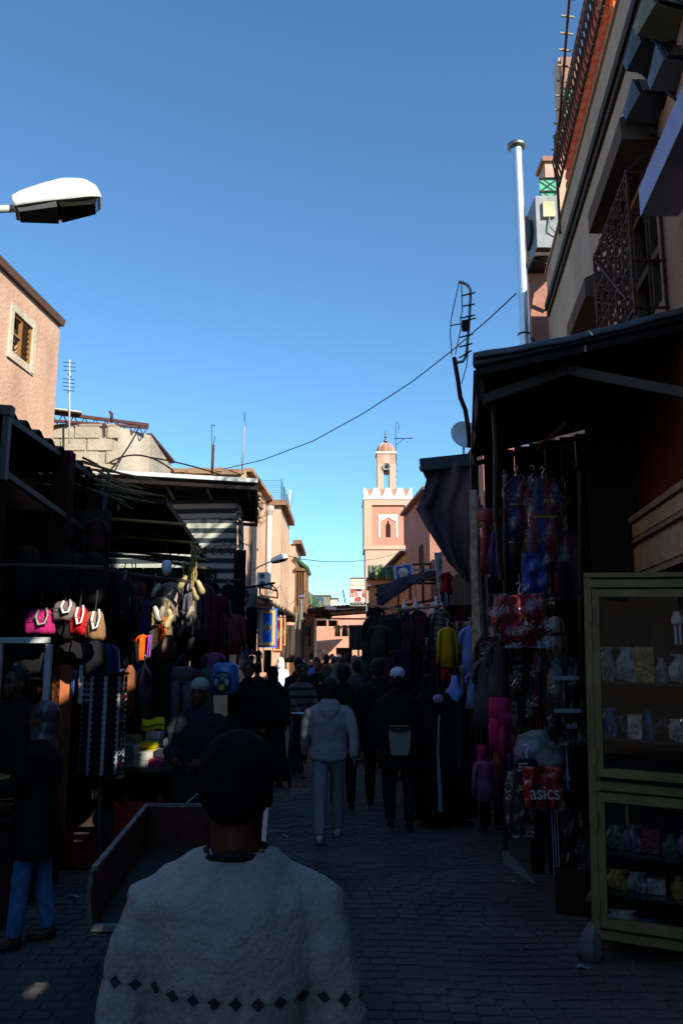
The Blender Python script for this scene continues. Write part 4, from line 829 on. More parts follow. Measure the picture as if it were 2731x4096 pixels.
    for LPi in LP:
        if topk == 'robe' and lod == 2: continue
        m = MB(); an = LPi[2]; M_ = rot
        for (c, r) in (((0, .0, -.04), (.04, .06, .035)), ((0, .07, -.048), (.045, .1, .027)), ((0, -.02, -.015), (.038, .045, .045))):
            k = len(m.v); p = Vector(c)+an; pr = [(sin(pi*(i+.02)/8.04), -cos(pi*(i+.02)/8.04)) for i in range(9)]
            for a_, z in pr:
                for j in range(12): q = 2*pi*j/12; m.v.append(T(p+Vector((a_*cos(q)*r[0], a_*sin(q)*r[1], max(z*r[2], -.034 if c[2] > -.03 else z*r[2]))), False))
            for i in range(8):
                for j in range(12): m.f.append((k+i*12+j, k+i*12+(j+1) % 12, k+(i+1)*12+(j+1) % 12, k+(i+1)*12+j))
            m.f += [tuple(k+j for j in range(11, -1, -1)), tuple(k+8*12+j for j in range(12))]
        part(m, 'shoe', shoes or SHOE, v=.01 if lod < 2 else .018, it=2)
    # head dress
    hm = hatm or cloth(hatc, key='')
    if hat in (None, 'cap'):
        m = MB(); He(m, (0, -.02, 1.64), (.084, .094, .1), 20, 12); He(m, (0, -.05, 1.59), (.076, .062, .075)); part(m, 'hair', HAIR, .016 if lod < 2 else .01, .025, v=.008 if lod < 2 else .015, it=1)
    if hat == 'cap':
        m = MB(); He(m, (0, -.012, 1.668), (.09, .105, .082), 20, 12); o = part(m, 'cap', hm, v=.008, it=1)
        m = MB(); m.add([T(hc+Hr@(Vector(p)-hc)) for p in [(-.07, .08, 1.66), (.07, .08, 1.66), (.05, .17, 1.645), (-.05, .17, 1.645), (-.07, .08, 1.668), (.07, .08, 1.668), (.05, .17, 1.653), (-.05, .17, 1.653)]], [(0, 3, 2, 1), (4, 5, 6, 7), (0, 1, 5, 4), (1, 2, 6, 5), (2, 3, 7, 6), (3, 0, 4, 7)]); m.build('brim', hm, o)
        m = MB(); m.tube([T(hc+Hr@(Vector((.045*cos(a), -.118+.006*abs(cos(a)), 1.625+.045*sin(a)))-hc)) for a in [pi*k/10 for k in range(11)]], .006*s, 5); m.build('back_strap', hm, o)
        m = MB(); He(m, (0, -.1, 1.632), (.034, .018, .03), 12, 8); m.build('back_opening', HAIR, o)
    if hat == 'kufi':
        m = MB(); He(m, (0, -.012, 1.665), (.088, .104, .078), 20, 12); o = part(m, 'skullcap', hm, v=.008, it=2)
        m = MB(); He(m, (0, -.035, 1.6), (.079, .075, .06)); part(m, 'hair', HAIR, v=.009, it=1)
    if hat == 'beanie':
        m = MB(); He(m, (0, -.016, 1.65), (.094, .109, .1), 24, 14); He(m, (0, -.045, 1.612), (.089, .08, .085), 24, 12, 12); part(m, 'beanie', hm, .008, .05, v=.007, it=4)
    if hat == 'hood':
        m = MB(); He(m, (0, -.02, 1.65), (.098, .112, .12), 20, 12); He(m, (0, -.05, 1.54), (.11, .09, .12), 20, 12); part(m, 'hood', hm, .008, .06, v=.01)
    if hat in ('hijab', 'veil'):
        m = MB(); He(m, (0, -.025, 1.635), (.094, .102, .108), 22, 14); He(m, (0, -.03, 1.53), (.09, .085, .1), 20, 12)
        if hat == 'veil': rings(m, [(.95, -.01, .27, .19), (1.2, -.01, .24, .17), (1.4, -.015, .19, .125), (1.5, -.02, .11, .1)], 24, .03)
        else: rings(m, [(1.27, -.01, .16, .145), (1.36, -.01, .17, .12), (1.44, -.015, .125, .1), (1.52, -.01, .08, .085)], 22, .04)
        part(m, 'headscarf' if hat == 'hijab' else 'veil', hm, .014, .06, v=.01)
    if lod < 2 and abs(face) > 60:
        for sx in (-1, 1): m = MB(); He(m, (sx*.03, .082, 1.615), (.0115, .008, .007), 10, 6); m.build('eye', mat('#1a1512', rough=.2, bump=0, key='eye'), bo)
        if hat != 'hijab':
            for sx in (-1, 1): m = MB(); He(m, (sx*.031, .09, 1.64), (.02, .006, .0045), 8, 6); m.build('eyebrow', HAIR, bo)
    return bo, T, part
SW = mat('#a9aca6', rough=.95, var=.12, scale=35, bump=1., bscale=75, spec=.1, key='fleece')
# diamonds knitted into the sweater
t_ = SW.node_tree; N_ = t_.nodes; L_ = t_.links; bs_ = N_['Principled BSDF']; old = bs_.inputs['Base Color'].links[0].from_socket
tc_ = N_.new('ShaderNodeTexCoord'); sx_ = N_.new('ShaderNodeSeparateXYZ'); L_.new(tc_.outputs['Object'], sx_.inputs[0])
def mth(op, a, b=None):
    n = N_.new('ShaderNodeMath'); n.operation = op
    for i, v in enumerate((a, b)):
        if v is None: continue
        if isinstance(v, (int, float)): n.inputs[i].default_value = v
        else: L_.new(v, n.inputs[i])
    return n.outputs[0]
zz_ = mth('ADD', sx_.outputs[2], mth('MULTIPLY', sx_.outputs[0], .06))
fx = mth('ABSOLUTE', mth('SUBTRACT', mth('FRACT', mth('DIVIDE', sx_.outputs[0], .046)), .5))
d_ = mth('ADD', mth('MULTIPLY', fx, .9), mth('DIVIDE', mth('ABSOLUTE', mth('SUBTRACT', zz_, 1.145)), .05))
inn_ = mth('LESS_THAN', d_, .27); ring = mth('MULTIPLY', mth('GREATER_THAN', d_, .36), mth('LESS_THAN', d_, .43))
nz_ = N_.new('ShaderNodeTexNoise'); nz_.inputs['Scale'].default_value = 90; L_.new(tc_.outputs['Object'], nz_.inputs['Vector'])
msk = mth('MULTIPLY', mth('MAXIMUM', mth('LESS_THAN', mth('ADD', d_, mth('MULTIPLY', mth('SUBTRACT', nz_.outputs['Fac'], .5), .16)), .30), mth('MULTIPLY', ring, .35)), .9)
mm_ = N_.new('ShaderNodeMix'); mm_.data_type = 'RGBA'; L_.new(msk, mm_.inputs[0]); L_.new(old, mm_.inputs[6]); mm_.inputs[7].default_value = lin('#23262e'); 
fl = N_.new('ShaderNodeTexVoronoi'); fl.inputs['Scale'].default_value = 60; fl.inputs['Randomness'].default_value = 1; L_.new(tc_.outputs['Object'], fl.inputs['Vector'])
fr_ = N_.new('ShaderNodeMapRange'); fr_.inputs[1].default_value = .08; fr_.inputs[2].default_value = .3; fr_.inputs[3].default_value = .86; fr_.inputs[4].default_value = 1.05; L_.new(fl.outputs['Distance'], fr_.inputs[0])
m2_ = N_.new('ShaderNodeMix'); m2_.data_type = 'RGBA'; m2_.blend_type = 'MULTIPLY'; m2_.inputs[0].default_value = 1; L_.new(mm_.outputs[2], m2_.inputs[6]); L_.new(fr_.outputs[0], m2_.inputs[7]); L_.new(m2_.outputs[2], bs_.inputs['Base Color'])
bp_, T_, part_ = person('man seen from behind close up in dark beanie and pale fleece sweater with diamond band', -.245, 1.97, h=1.655, top='#999999', topk='sweater', topm=SW, legs='#22242c', hat='beanie', hatm=mat('#15151f', rough=.95, var=.4, scale=9, bump=1., bscale=160, spec=.1, key='knit'), skin=SKD,
    arms=((-6, 66), (-6, 66)), out=(.22, .22), leg=((6, 4), (-6, 10)), lod=0, bulk=1.1)
m = MB(); m.tube([T_((.07*cos(a), -.012+.07*sin(a), 1.462+.008*sin(a*3))) for a in [2*pi*k/20 for k in range(21)]], .013, 8, cap=False); part_(m, 'scarf', cloth('#2a2a30', key='scf'), .01, .02, v=.008)
GREY = cloth('#94979b', key='hood', var=.1); GREYT = cloth('#8c8e92', key='trk', var=.12)
bp_, T_, part_ = person('youth walking away in pale grey hooded sweatshirt and grey tracksuit trousers', -.125, 8.45, h=1.6, topk='hoodie', topm=GREY, legm=GREYT, arms=((12, 16), (-20, 14)), out=(.24, .24), leg=((-12, 6), (17, 8)), shoes=SHW, skin=SKD, bulk=1.14)
m = MB().add([T_(p) for p in [(.05, -.155, .86), (.13, -.145, .86), (.13, -.14, .852), (.05, -.15, .852)]], [(0, 1, 2, 3)])
bp_, T_, part_ = person('person in long black coat and white baseball cap carrying a pale pouch on the back', .62, 9.0, h=1.66, topk='coat', top='#0b0c12', legs='#0c0d12', hat='cap', hatc='#b9c4d8', arms=((4, 10), (4, 10)), leg=((5, 2), (-7, 16)), skin=SKD, bulk=1.12)
m = MB(); 
for z, w_, d_0 in ((.78, .10, .05), (.85, .115, .07), (1.0, .12, .075), (1.1, .12, .06)): pass
k = []
R_ = [(.80, .085), (.83, .1), (.98, .115), (1.09, .12), (1.11, .11)]
m = MB(); m.add([T_((sx*w_, -.2-dy*.06, z)) for z, w_ in R_ for sx, dy in ((-1, 0), (1, 0), (1, 1), (-1, 1))], [(0, 1, 2, 3), (19, 18, 17, 16)]+[(i*4+j, i*4+4+j, i*4+4+(j+1) % 4, i*4+(j+1) % 4) for i in range(4) for j in range(4)])
pch = m.build('pouch', cloth('#8d9488', key='pouch'), bp_)
m = MB(); m.sheet(lambda u, v: T_((-.12+.24*u, -.268-.01*sin(u*pi), 1.11-.05*v*(1-.3*cos(u*2*pi)))), 8, 3, .006); m.build('flap', cloth('#2a2f35', key='pflap'), pch)
people = [
 ('man in dark coat walking just beyond the grey hooded youth', .02, 9.9, 1.70, 0, dict(topk='coat', top='#14161b', legs='#121218')),
 ('bareheaded dark haired man in black coat left of the white cap', .45, 10.2, 1.76, 0, dict(topk='coat', top='#0e0f14', legs='#101014', bulk=1.1)),
 ('woman wrapped in a black robe right of the white cap', 1.02, 9.6, 1.60, 20, dict(topk='robe', top='#08080d', hat='veil', hatc='#08080d')),
 ('woman in black robe and black headscarf near the mannequin on the right', 1.38, 10.6, 1.62, -10, dict(topk='robe', top='#0a0a10', hat='hijab', hatc='#0c0c12')),
 ('woman in wide black veil walking on the left beyond the beanie man', -.98, 11.6, 1.64, 0, dict(topk='robe', top='#07080c', hat='veil', hatc='#07080c')),
 ('man in dark jacket and khaki trousers looking down on the left', -1.26, 11.0, 1.72, 172, dict(topk='jacket', top='#14161a', legs='#4a4338', bulk=1.15)),
 ('man in checked grey shirt jacket wheeling a bicycle', -.62, 12.6, 1.66, -150, dict(topk='jacket', topm='plaid', legs='#23242c', arms=((25, 30), (25, 30)))),
 ('figure in glowing white robe and hood in the sunlight on the left', -1.62, 21.6, 1.66, 10, dict(topk='robe', top='#d8e2e4', hat='hood', hatc='#e0dccf')),
 ('dark figure directly left of the white robed one', -1.55, 15.0, 1.66, 0, dict(topk='jacket', top='#0f1013', legs='#101014')),
 ('man in dark jacket with small yellow chest mark facing the camera', -.46, 15.2, 1.72, 178, dict(topk='jacket', top='#101216', legs='#15151a', logo=1)),
 ('woman in pale headscarf and grey robe beside the blue jacket man', -1.05, 21.6, 1.62, 180, dict(topk='robe', top='#8c8a92', hat='hijab', hatc='#cfcdd2')),
 ('man in bright blue jacket in the sun down the street', -.72, 23.5, 1.68, 175, dict(topk='jacket', top='#3a55c8', legs='#22242c')),
 ('dark haired man in black standing behind the blue jacket man', -.98, 26.0, 1.8, 0, dict(topk='coat', top='#0d0d10')),
 ('man in olive grey coat walking away in the crowd', -.36, 19.5, 1.78, 0, dict(topk='coat', top='#3a3a38')),
 ('stooping man in brown grey coat in the middle of the crowd', .0, 18.0, 1.72, 10, dict(topk='coat', top='#3c3c40', bulk=1.15)),
 ('elderly man in long mauve grey robe walking away', .26, 14.2, 1.72, 0, dict(topk='robe', top='#3d3c46', skin=1, bulk=1.1)),
 ('child with white hood and dark backpack left of the black coats', .52, 13.2, 1.62, 0, dict(topk='jacket', top='#4a5260', hat='hood', hatc='#8ea0c8')),
 ('child in pale grey sleeveless top among the clothes stalls', 1.28, 14.6, 1.6, 160, dict(topk='sweater', top='#6f7480', legs='#1b1c2a')),
 ('bareheaded man with tanned face far down the street', -.32, 27.5, 1.74, 180, dict(topk='jacket', top='#6a6240')),
 ('far walker in white cap beside the tanned man', -.1, 28.0, 1.74, 0, dict(topk='jacket', top='#2a2a30', hat='cap', hatc='#e8e8e8')),
 ('far walker in striped grey scarf near the arch', .36, 22.5, 1.74, 0, dict(topk='jacket', top='#55555c', hat='hijab', hatc='#7c7c82')),
 ('far man in dark suit with white collar', .52, 20.6, 1.74, 180, dict(topk='coat', top='#16161c')),
 ('far walker in navy jacket by the green cloth', .78, 24.0, 1.7, 0, dict(topk='jacket', top='#14161f')),
 ('far walker in brown robe under the shed roof', .12, 31.0, 1.74, 0, dict(topk='robe', top='#3a2c24', hat='hood', hatc='#3a2c24')),
 ('far child in orange brown top near the left wall', -1.28, 24.0, 1.45, 0, dict(topk='jacket', top='#6a3a22')),
 ('broad man in dark brown jacket right behind the elderly man', .62, 15.4, 1.74, 0, dict(topk='jacket', top='#2c231e', legs='#1c1c20', bulk=1.15)),
 ('woman with grey blue headscarf walking away in the middle of the lane', -.1, 16.6, 1.62, 0, dict(topk='robe', top='#2f333c', hat='hijab', hatc='#565f6c')),
 ('man in charcoal sweater between the two crowds', .3, 17.2, 1.72, 180, dict(topk='sweater', top='#36363c', legs='#1e1e22')),
 ('woman in dark green robe near the left wall of the lane', -.85, 18.4, 1.6, 180, dict(topk='robe', top='#26332c', hat='hijab', hatc='#3a463e')),
 ('tall man in beige jacket deep in the crowd', .15, 20.0, 1.82, 0, dict(topk='jacket', top='#6e6252', legs='#24242a')),
 ('man with grey cap among the far walkers', -.2, 22.0, 1.7, 0, dict(topk='jacket', top='#232329', hat='cap', hatc='#5f5f63')),
 ('woman with cream headscarf far down the lane', .42, 25.6, 1.62, 180, dict(topk='robe', top='#4a3c44', hat='hijab', hatc='#b8ad9a')),
 ('man in faded red top near the far pink wall', -.62, 30.2, 1.72, 0, dict(topk='jacket', top='#7a332c')),
 ('man in black tracksuit behind the checked jacket man', -.75, 14.2, 1.76, 0, dict(topk='hoodie', top='#1a1b22', legs='#18181d')),
 ('veiled woman in dark purple robe on the right before the counter', .95, 12.3, 1.6, 0, dict(topk='robe', top='#231a2a', hat='veil', hatc='#231a2a')),
]
for i, (lab, X, Y, h, fc, kw) in enumerate(people):
    logo = kw.pop('logo', None); kw['skin'] = SK if kw.pop('skin', None) or i % 2 else SKD
    if kw.get('topm') == 'plaid':
        kw['topm'] = mat('#5d6260', rough=.95, var=.1, bump=.3, key='plaid', stripes=(2, .12, '#23272a', .62))
    kw.setdefault('arms', ((rnd.uniform(-12, 14), rnd.uniform(8, 24)), (rnd.uniform(-12, 14), rnd.uniform(8, 24)))); a_ = rnd.uniform(8, 18); kw.setdefault('leg', ((a_, 3), (-a_, 14)) if i % 2 else ((-a_, 14), (a_, 3)))
    o, T_, pt_ = person(lab, X, Y, h=h, face=fc, lod=1 if Y < 13 else 2, **kw)
    if logo: m = MB(); m.lathe([(.03, 0), (.03, .006)], 10, T_((-.07, .155, 1.28)), Matrix.Rotation(pi/2, 3, 'X')); m.build('chest_mark', paint('#b8a42c', key='ymark'), o)
person('bearded man in white skullcap and open dark overcoat standing by the cart', -1.2, 6.9, h=1.62, face=172, topk='coat', top='#23262e', legs='#17171c', hat='kufi', hatc='#9c9c98', skin=SKD, arms=((10, 62), (10, 66)), out=(.16, .16), leg=((2, 2), (-2, 3)), bulk=1.15, inn=.62)
o, T_, pt_ = person('woman in profile with shiny grey headscarf black coat and blue pyjama trousers', -2.02, 5.55, h=1.52, face=96, topk='coat', top='#08080a', hat='hijab', skin=SK,
    hatm=mat('#4a4a50', rough=.32, var=.5, scale=14, bump=.5, bscale=30, spec=.6, key='silk'), legm=mat('#4a82b4', rough=.8, var=.45, scale=16, bump=.3, key='pyj'), arms=((28, 62), (6, 12)), leg=((7, 3), (-5, 5)), bulk=1.15)
person('tall dark haired man standing behind the headscarf woman at the left edge', -2.5, 6.25, h=1.74, face=160, topk='jacket', top='#0d0f12', legs='#101014', skin=SKD, arms=((10, 30), (10, 14)), bulk=1.2, hturn=-6)
person('man partly cut by the left photo edge in dark blue jacket', -2.52, 5.5, h=1.5, face=-80, topk='jacket', top='#131c2c', legs='#2a3a5a', skin=SKD, arms=((20, 60), (15, 55)))
# ================================================================== THINGS IN THE STREET
# added unseen board wall: shades the street, its holes aim sun at left stalls
hz = empty('added_sun_boards', 'tall added board screen beside the camera, unseen, with holes shaping the sun patches', 'added sun screen', (2, 0, 0))
def cross(p):
    p = Vector(p); t = (2.6+.129*(p.y-6)-p.x)/(S.x+.129*-S.y); t = (XR(p.y)-p.x)/(S.x-.129*S.y); q = p+S*t; return q.y, q.z
holes = []
for (px, py, Yt, hy, hzz) in ((300, 2470, 7.0, .34, .17), (160, 2500, 7.0, .18, .10), (270, 2730, 7.5, .13, .16), (578, 2590, 8.6, .16, .2), (640, 2470, 8.6, .16, .17), (770, 2370, 9.0, .2, .26), (478, 2920, 7.4, .07, .3), (610, 2995, 8.4, .16, .13), (520, 3100, 7.3, .12, .08), (150, 2570, 6.4, .05, .05), (470, 2720, 8.2, .12, .22)):
    y, z = cross(P(px, py, Yt)); holes.append([y-hy, y+hy, z-hzz, z+hzz])
y, z = cross(Vector((-1.72, 4.86, 0))); holes.append([y-.03, y+.06, z-.03, z+.03])
y = -9.
while y < 4.88:
    y2 = min(y+.1, 4.88); m = MB(); zs = 0.; hs = []
    for h in sorted([h for h in holes if h[0] < y2 and h[1] > y], key=lambda h: h[2]):
        if hs and h[2] < hs[-1][1]: hs[-1][1] = max(hs[-1][1], h[3])
        else: hs.append([h[2], h[3]])
    for a, b in hs+[[9.6, 9.6]]:
        if a-zs > .02: m.beam((XR(y+.05)+.03*(int(y*10) % 2)*.2, y, (zs+a)/2), (XR(y+.05), y2-.0005, (zs+a)/2), .03, a-zs)
        zs = b
    m.build('board', WOODD, hz); y = y2

FR = mat('#8f8350', rough=.6, var=.3, scale=5, bump=.3, bscale=30, spec=.3, key='cabinet'); GL = glassy('pane', .02, .0)
# glazed cabinet on the right
cn = Vector((1.545, 5.3, .012)); ang = radians(-22); cx = Vector((cos(ang), sin(ang), 0)); cy = Vector((-sin(ang), cos(ang), 0))
cb_ = empty('display_cabinet', 'olive yellow framed glass display cabinet full of small goods on the right', 'display cabinet', cn)
Rm = Matrix((cx, cy, (0, 0, 1))).transposed()@Matrix.Rotation(radians(1.5), 3, 'Y')
def K(x, y, z): return cn+Rm@Vector((x, y, z))
def kb(m, x0, x1, y0, y1, z0, z1): m.box(K((x0+x1)/2, (y0+y1)/2, (z0+z1)/2), (abs(x1-x0), abs(y1-y0), abs(z1-z0)), M=Rm); return m
W_ = 1.15; DP = .42
m = MB()
for x in (0, W_-.045): kb(m, x, x+.045, 0, .06, .12, 2.34); kb(m, x, x+.04, DP-.05, DP, 0, 2.34)
for z in (.12, 1.0, 2.28): kb(m, .045, W_-.045, 0, .045, z, z+.05)
m.build('frame', FR, cb_)
m = MB(); kb(m, 0, W_, 0, DP, 2.345, 2.375); m.build('top', FR, cb_); m = MB(); kb(m, .0, W_, .05, DP, .1, .118); m.build('base', FR, cb_)
m = MB(); kb(m, .04, W_-.04, DP-.02, DP, .12, 2.34); m.build('back_panel', mat('#0f171a', key='cbk'), cb_)
for i, (z0, z1, nm) in enumerate(((1.085, 2.265, 'door'), (.195, .985, 'door'))):
    m = MB()
    for x in (.05, W_-.095): kb(m, x, x+.045, -.03, .03, z0, z1)
    for z in (z0, z1-.05): kb(m, .095, W_-.095, -.03, .03, z, z+.05)
    dd = m.build(nm, FR, cb_)
    m = MB(); kb(m, .095, W_-.095, -.006, .0, z0+.05, z1-.05); m.build('pane', GL, dd)
    for zz in (z0+.12, z1-.16): q = MB(); q.tube([K(.047, -.035, zz-.05), K(.047, -.035, zz+.05)], .013, 8); q.build('hinge', FR, dd)
for z in (1.3, 1.66, .6, .36): m = MB(); kb(m, .05, W_-.05, .06, DP-.03, z, z+.012); m.build('shelf', mat('#2a3336', rough=.2, key='shf'), cb_)
cn2 = 0
cols = ['#8a8f96', '#6b2430', '#2e5b8a', '#a8a9a4', '#3e6b52', '#1d1f26', '#9a8434', '#6f5f80', '#b8b4a8']
FILM = glassy('film', .1, .0); FILM2 = glassy('film2', .15, .04)
places = ['top', 'second', 'third', 'bottom']
adj = {'#8a8f96': 'grey', '#6b2430': 'maroon', '#2e5b8a': 'blue', '#a8a9a4': 'pale grey', '#3e6b52': 'green', '#1d1f26': 'black', '#9a8434': 'mustard', '#6f5f80': 'mauve', '#b8b4a8': 'cream'}
for zi, (z, hh) in enumerate(((1.672, .24), (1.312, .2), (.612, .2), (.372, .15), (.12, .16))):
    n_ = (9, 12, 9, 8, 6)[zi]; x = .06
    for k in range(n_):
        c_ = cols[(k*3+zi*2) % 9]; w__ = (1.0/n_)*(.8+.35*rnd.random()); h__ = hh*(.55+.45*rnd.random()); m = MB()
        y_ = .14+.08*rnd.random(); xx = x+w__/2+.015; x += (W_-.15)/n_
        if k % 5 == 3: m.lathe([(.001, 0), (w__*.42, 0), (w__*.45, h__*.5), (w__*.2, h__*.8), (w__*.18, h__)], 12, K(xx, y_, z+.002)); nm, ca = 'bottle', 'bottle'
        elif k % 5 in (0, 1, 4):
            m.loft([(K(xx, y_, z+.004), w__*.5, .04), (K(xx+.01, y_, z+h__*.3), w__*.62, .05), (K(xx-.01, y_, z+h__*.6), w__*.5, .04), (K(xx, y_, z+h__*.85), w__*.28, .02), (K(xx, y_, z+h__), w__*.5, .012)], 22, .32, 5, k); nm, ca = 'plastic_bag', 'bag'
        else: kb(m, xx-w__/2, xx+w__/2, y_-.04, y_+.04, z+.002, z+h__); nm, ca = 'carton', 'box'
        mt = mat(c_, rough=.3, var=.75, scale=16, bump=.8, bscale=35, spec=.6, key='gd'+c_)
        o = m.build(nm, mt, None, label='%s %s %s from the left on the %s cabinet shelf' % (adj[c_], nm.replace('_', ' '), ('first', 'second', 'third', 'fourth', 'fifth', 'sixth', 'seventh', 'eighth', 'ninth', 'tenth', 'eleventh', 'twelfth')[k], ('uppermost', 'second', 'third', 'fourth', 'lowest')[zi]), cat=ca)
        cn2 += 1
def cfl(p, s, lab, turn=0):
    o = empty('energy_saving_bulb', lab, 'bulb', p); p = Vector(p)
    m = MB(); m.tube([p+Vector((0, 0, .12*s)), p+Vector((0, 0, .03*s))], .003, 4); m.build('wire', IRON, o)
    m = MB(); m.lathe([(.012*s, .03*s), (.02*s, .02*s), (.032*s, -.01*s), (.034*s, -.045*s), (.03*s, -.05*s)], 14, p); m.build('base', WHT, o, smooth=True)
    for k in range(4):
        a = k*pi/2+.4; m = MB(); c_ = Vector((.018*s*cos(a), .018*s*sin(a), 0)); m.tube([p+c_+Vector((0, 0, -.05*s)), p+c_+Vector((0, 0, -.17*s))], .0085*s, 8); m.build('tube', paint('#c3c6cc', key='cfl'), o)
cfl(K(.56, .1, 2.1), 1.05, 'large white tube bulb hanging in the upper part of the olive cabinet')
cfl(K(.72, .1, .87), .6, 'small white tube bulb hanging in the lower part of the olive cabinet')
# oddments at the cabinet foot
m = MB(); m.loft([((1.53, 5.3, 0.0), .06, .05), ((1.53, 5.3, .06), .07, .055), ((1.55, 5.31, .14), .05, .04), ((1.57, 5.32, .21), .03, .02)], 30, .3, 7); m.build('plastic_bag', mat('#77787c', rough=.4, var=.4, key='pbg'), None, label='crumpled whitish plastic bag leaning on the foot of the olive cabinet', cat='bag', smooth=True)
m = MB(); m.loft([((1.585, 5.4, .26), .02, .015), ((1.585, 5.4, .32), .035, .02), ((1.6, 5.4, .38), .015, .012)], 14, .35, 3); m.build('packet', mat('#5e4a1e', rough=.5, var=.7, scale=25, key='pky'), None, label='small yellow and red packet hanging beside the cabinet foot', cat='packet', smooth=True)
m = MB().box((1.72, 6.25, .13), (.28, .26, .26), -.3); m.build('carton', mat('#2a1a12', key='ctn'), None, label='dark brown carton on the paving behind the whitish bag', cat='box')

# ---------- hanging goods
def hang(kind, box, Y, mt, name, label, cat, group=None, depth=.09, fold=.14, rz=0., hook=True, film=None, Yt=None, n=22, extra=None, hcol=None):
    """a garment hung so that it fills the photo box (x0, y0, x1, y1) at distance Y"""
    x0, y0, x1, y1 = box; a = P((x0+x1)/2, y0, Y); b = P((x0+x1)/2, y1, Y); h = a.z-b.z; w_ = (P(x1, y0, Y)-P(x0, y0, Y)).length; d = depth
    m = MB(); ph = rnd.random()*6
    V = lambda x, z, y=0.: a+Vector((x*w_, y, z*h))
    if kind in ('top', 'tee', 'dress'):
        bw = .31 if kind != 'dress' else .3; ew = .34 if kind != 'dress' else .48
        m.loft([(V(0, 0), .09*w_, d*.5, .2), (V(0, -.025), .2*w_, d*.7, .3), (V(0, -.07), bw*w_, d, .5), (V(0, -.3), bw*.98*w_, d, 1), (V(0, -.6), (bw+ew)/2*w_, d*1.1, 1), (V(0, -1), ew*w_, d*1.2, 1.2)], n, fold, 5, ph)
        if kind != 'dress' or True:
            e = .9 if kind == 'top' else .38
            for s_ in (-1, 1): m.loft([(V(s_*.2, -.07), .09*w_, d*.8, .2), (V(s_*.33, -.13), .085*w_, d*.8), (V(s_*(.40 if kind == 'top' else .43), -e*.55), .07*w_, d*.7), (V(s_*.44, -e), .055*w_, d*.6)], 12, fold, 4, ph)
    elif kind == 'trousers':
        m.loft([(V(0, 0), .42*w_, d*.8, .3), (V(0, -.1), .45*w_, d, .6), (V(0, -.3), .46*w_, d)], n, fold, 5, ph)
        for s_ in (-1, 1): m.loft([(V(s_*.22, -.26), .23*w_, d), (V(s_*.25, -.6), .2*w_, d*.9), (V(s_*.28, -1), .19*w_, d*.8)], 14, fold, 4, ph+s_)
    elif kind == 'cloth':
        m.sheet(lambda u, v: V(u-.5, -v, .04*sin(u*9+ph+v*2)+.03*sin(u*21+v*3)*v), 26, 12, .008)
    elif kind == 'bundle':
        m.loft([(V(0, 0), .12*w_, d*.4), (V(0, -.12), .4*w_, d), (V(0, -.5), .5*w_, d*1.3), (V(0, -.85), .46*w_, d*1.2), (V(0, -1), .3*w_, d*.6)], n, fold, 6, ph)
    elif kind == 'short':
        m.loft([(V(0, 0), .42*w_, d*.8, .3), (V(0, -.5), .47*w_, d)], n, fold, 5, ph)
        for s_ in (-1, 1): m.loft([(V(s_*.22, -.4), .25*w_, d), (V(s_*.27, -1), .23*w_, d)], 14, fold, 4, ph)
    if rz:
        R = Matrix.Rotation(rz, 3, 'Z'); m.v = [a+R@(v-a) for v in m.v]
    o = m.build(name, mt, None, label=label, cat=cat, group=group, smooth=True, loc=a)
    if hook and kind in ('top', 'tee', 'dress'):
        q = MB(); q.tube([V(-.2, -.06), V(0, .0), V(.2, -.06)], .006, 5); q.tube([V(0, 0), V(0, .0)+Vector((0, 0, .05)), V(0, 0)+Vector((.02, 0, .08)), V(0, 0)+Vector((.0, 0, .1)), V(0, 0)+Vector((-.02, 0, .085))], .005, 5); q.build('hanger', hcol or WHT, o)
    if film:
        q = MB(); ph2 = rnd.random()*5; q.sheet(lambda u, v: V((u-.5)*1.08, .02-v*1.06, -d*1.25-.012*sin(u*13+ph2+v*5)-.012*sin(v*17+u*4)), 30, 30, .003); q.build('plastic_wrap', film, o, smooth=True)
    if extra: extra(o, V, w_, h, d)
    return o
def stripes_extra(xs, col, y0, y1, w=.03, lay=1.3):
    def f(o, V, w_, h, d):
        for x in xs: q = MB(); q.sheet(lambda u, v: V(x+(u-.5)*w, -(y0+(y1-y0)*v), -d*lay), 2, 8, .003); q.build('stripe', paint(col, key='st'+col), o)
    return f
def hstr(ys, col, x0, x1, w=.02, lay=1.3):
    def f(o, V, w_, h, d):
        for y in ys: q = MB(); q.sheet(lambda u, v: V(x0+(x1-x0)*u, -(y+(v-.5)*w), -d*lay), 6, 1, .003); q.build('stripe', paint(col, key='st'+col), o)
    return f
def word(s, size, x, z, col, lay=1.4):
    def f(o, V, w_, h, d): text(s, size, V(x, z, -d*lay), (pi/2, 0, 0), paint(col, key='w'+col), parent=o)
    return f
def multi(*fs):
    def f(*a):
        for g_ in fs: g_(*a)
    return f
CR, CB, CK = cloth('#8a1f2c'), cloth('#22438f'), cloth('#0d0e13')
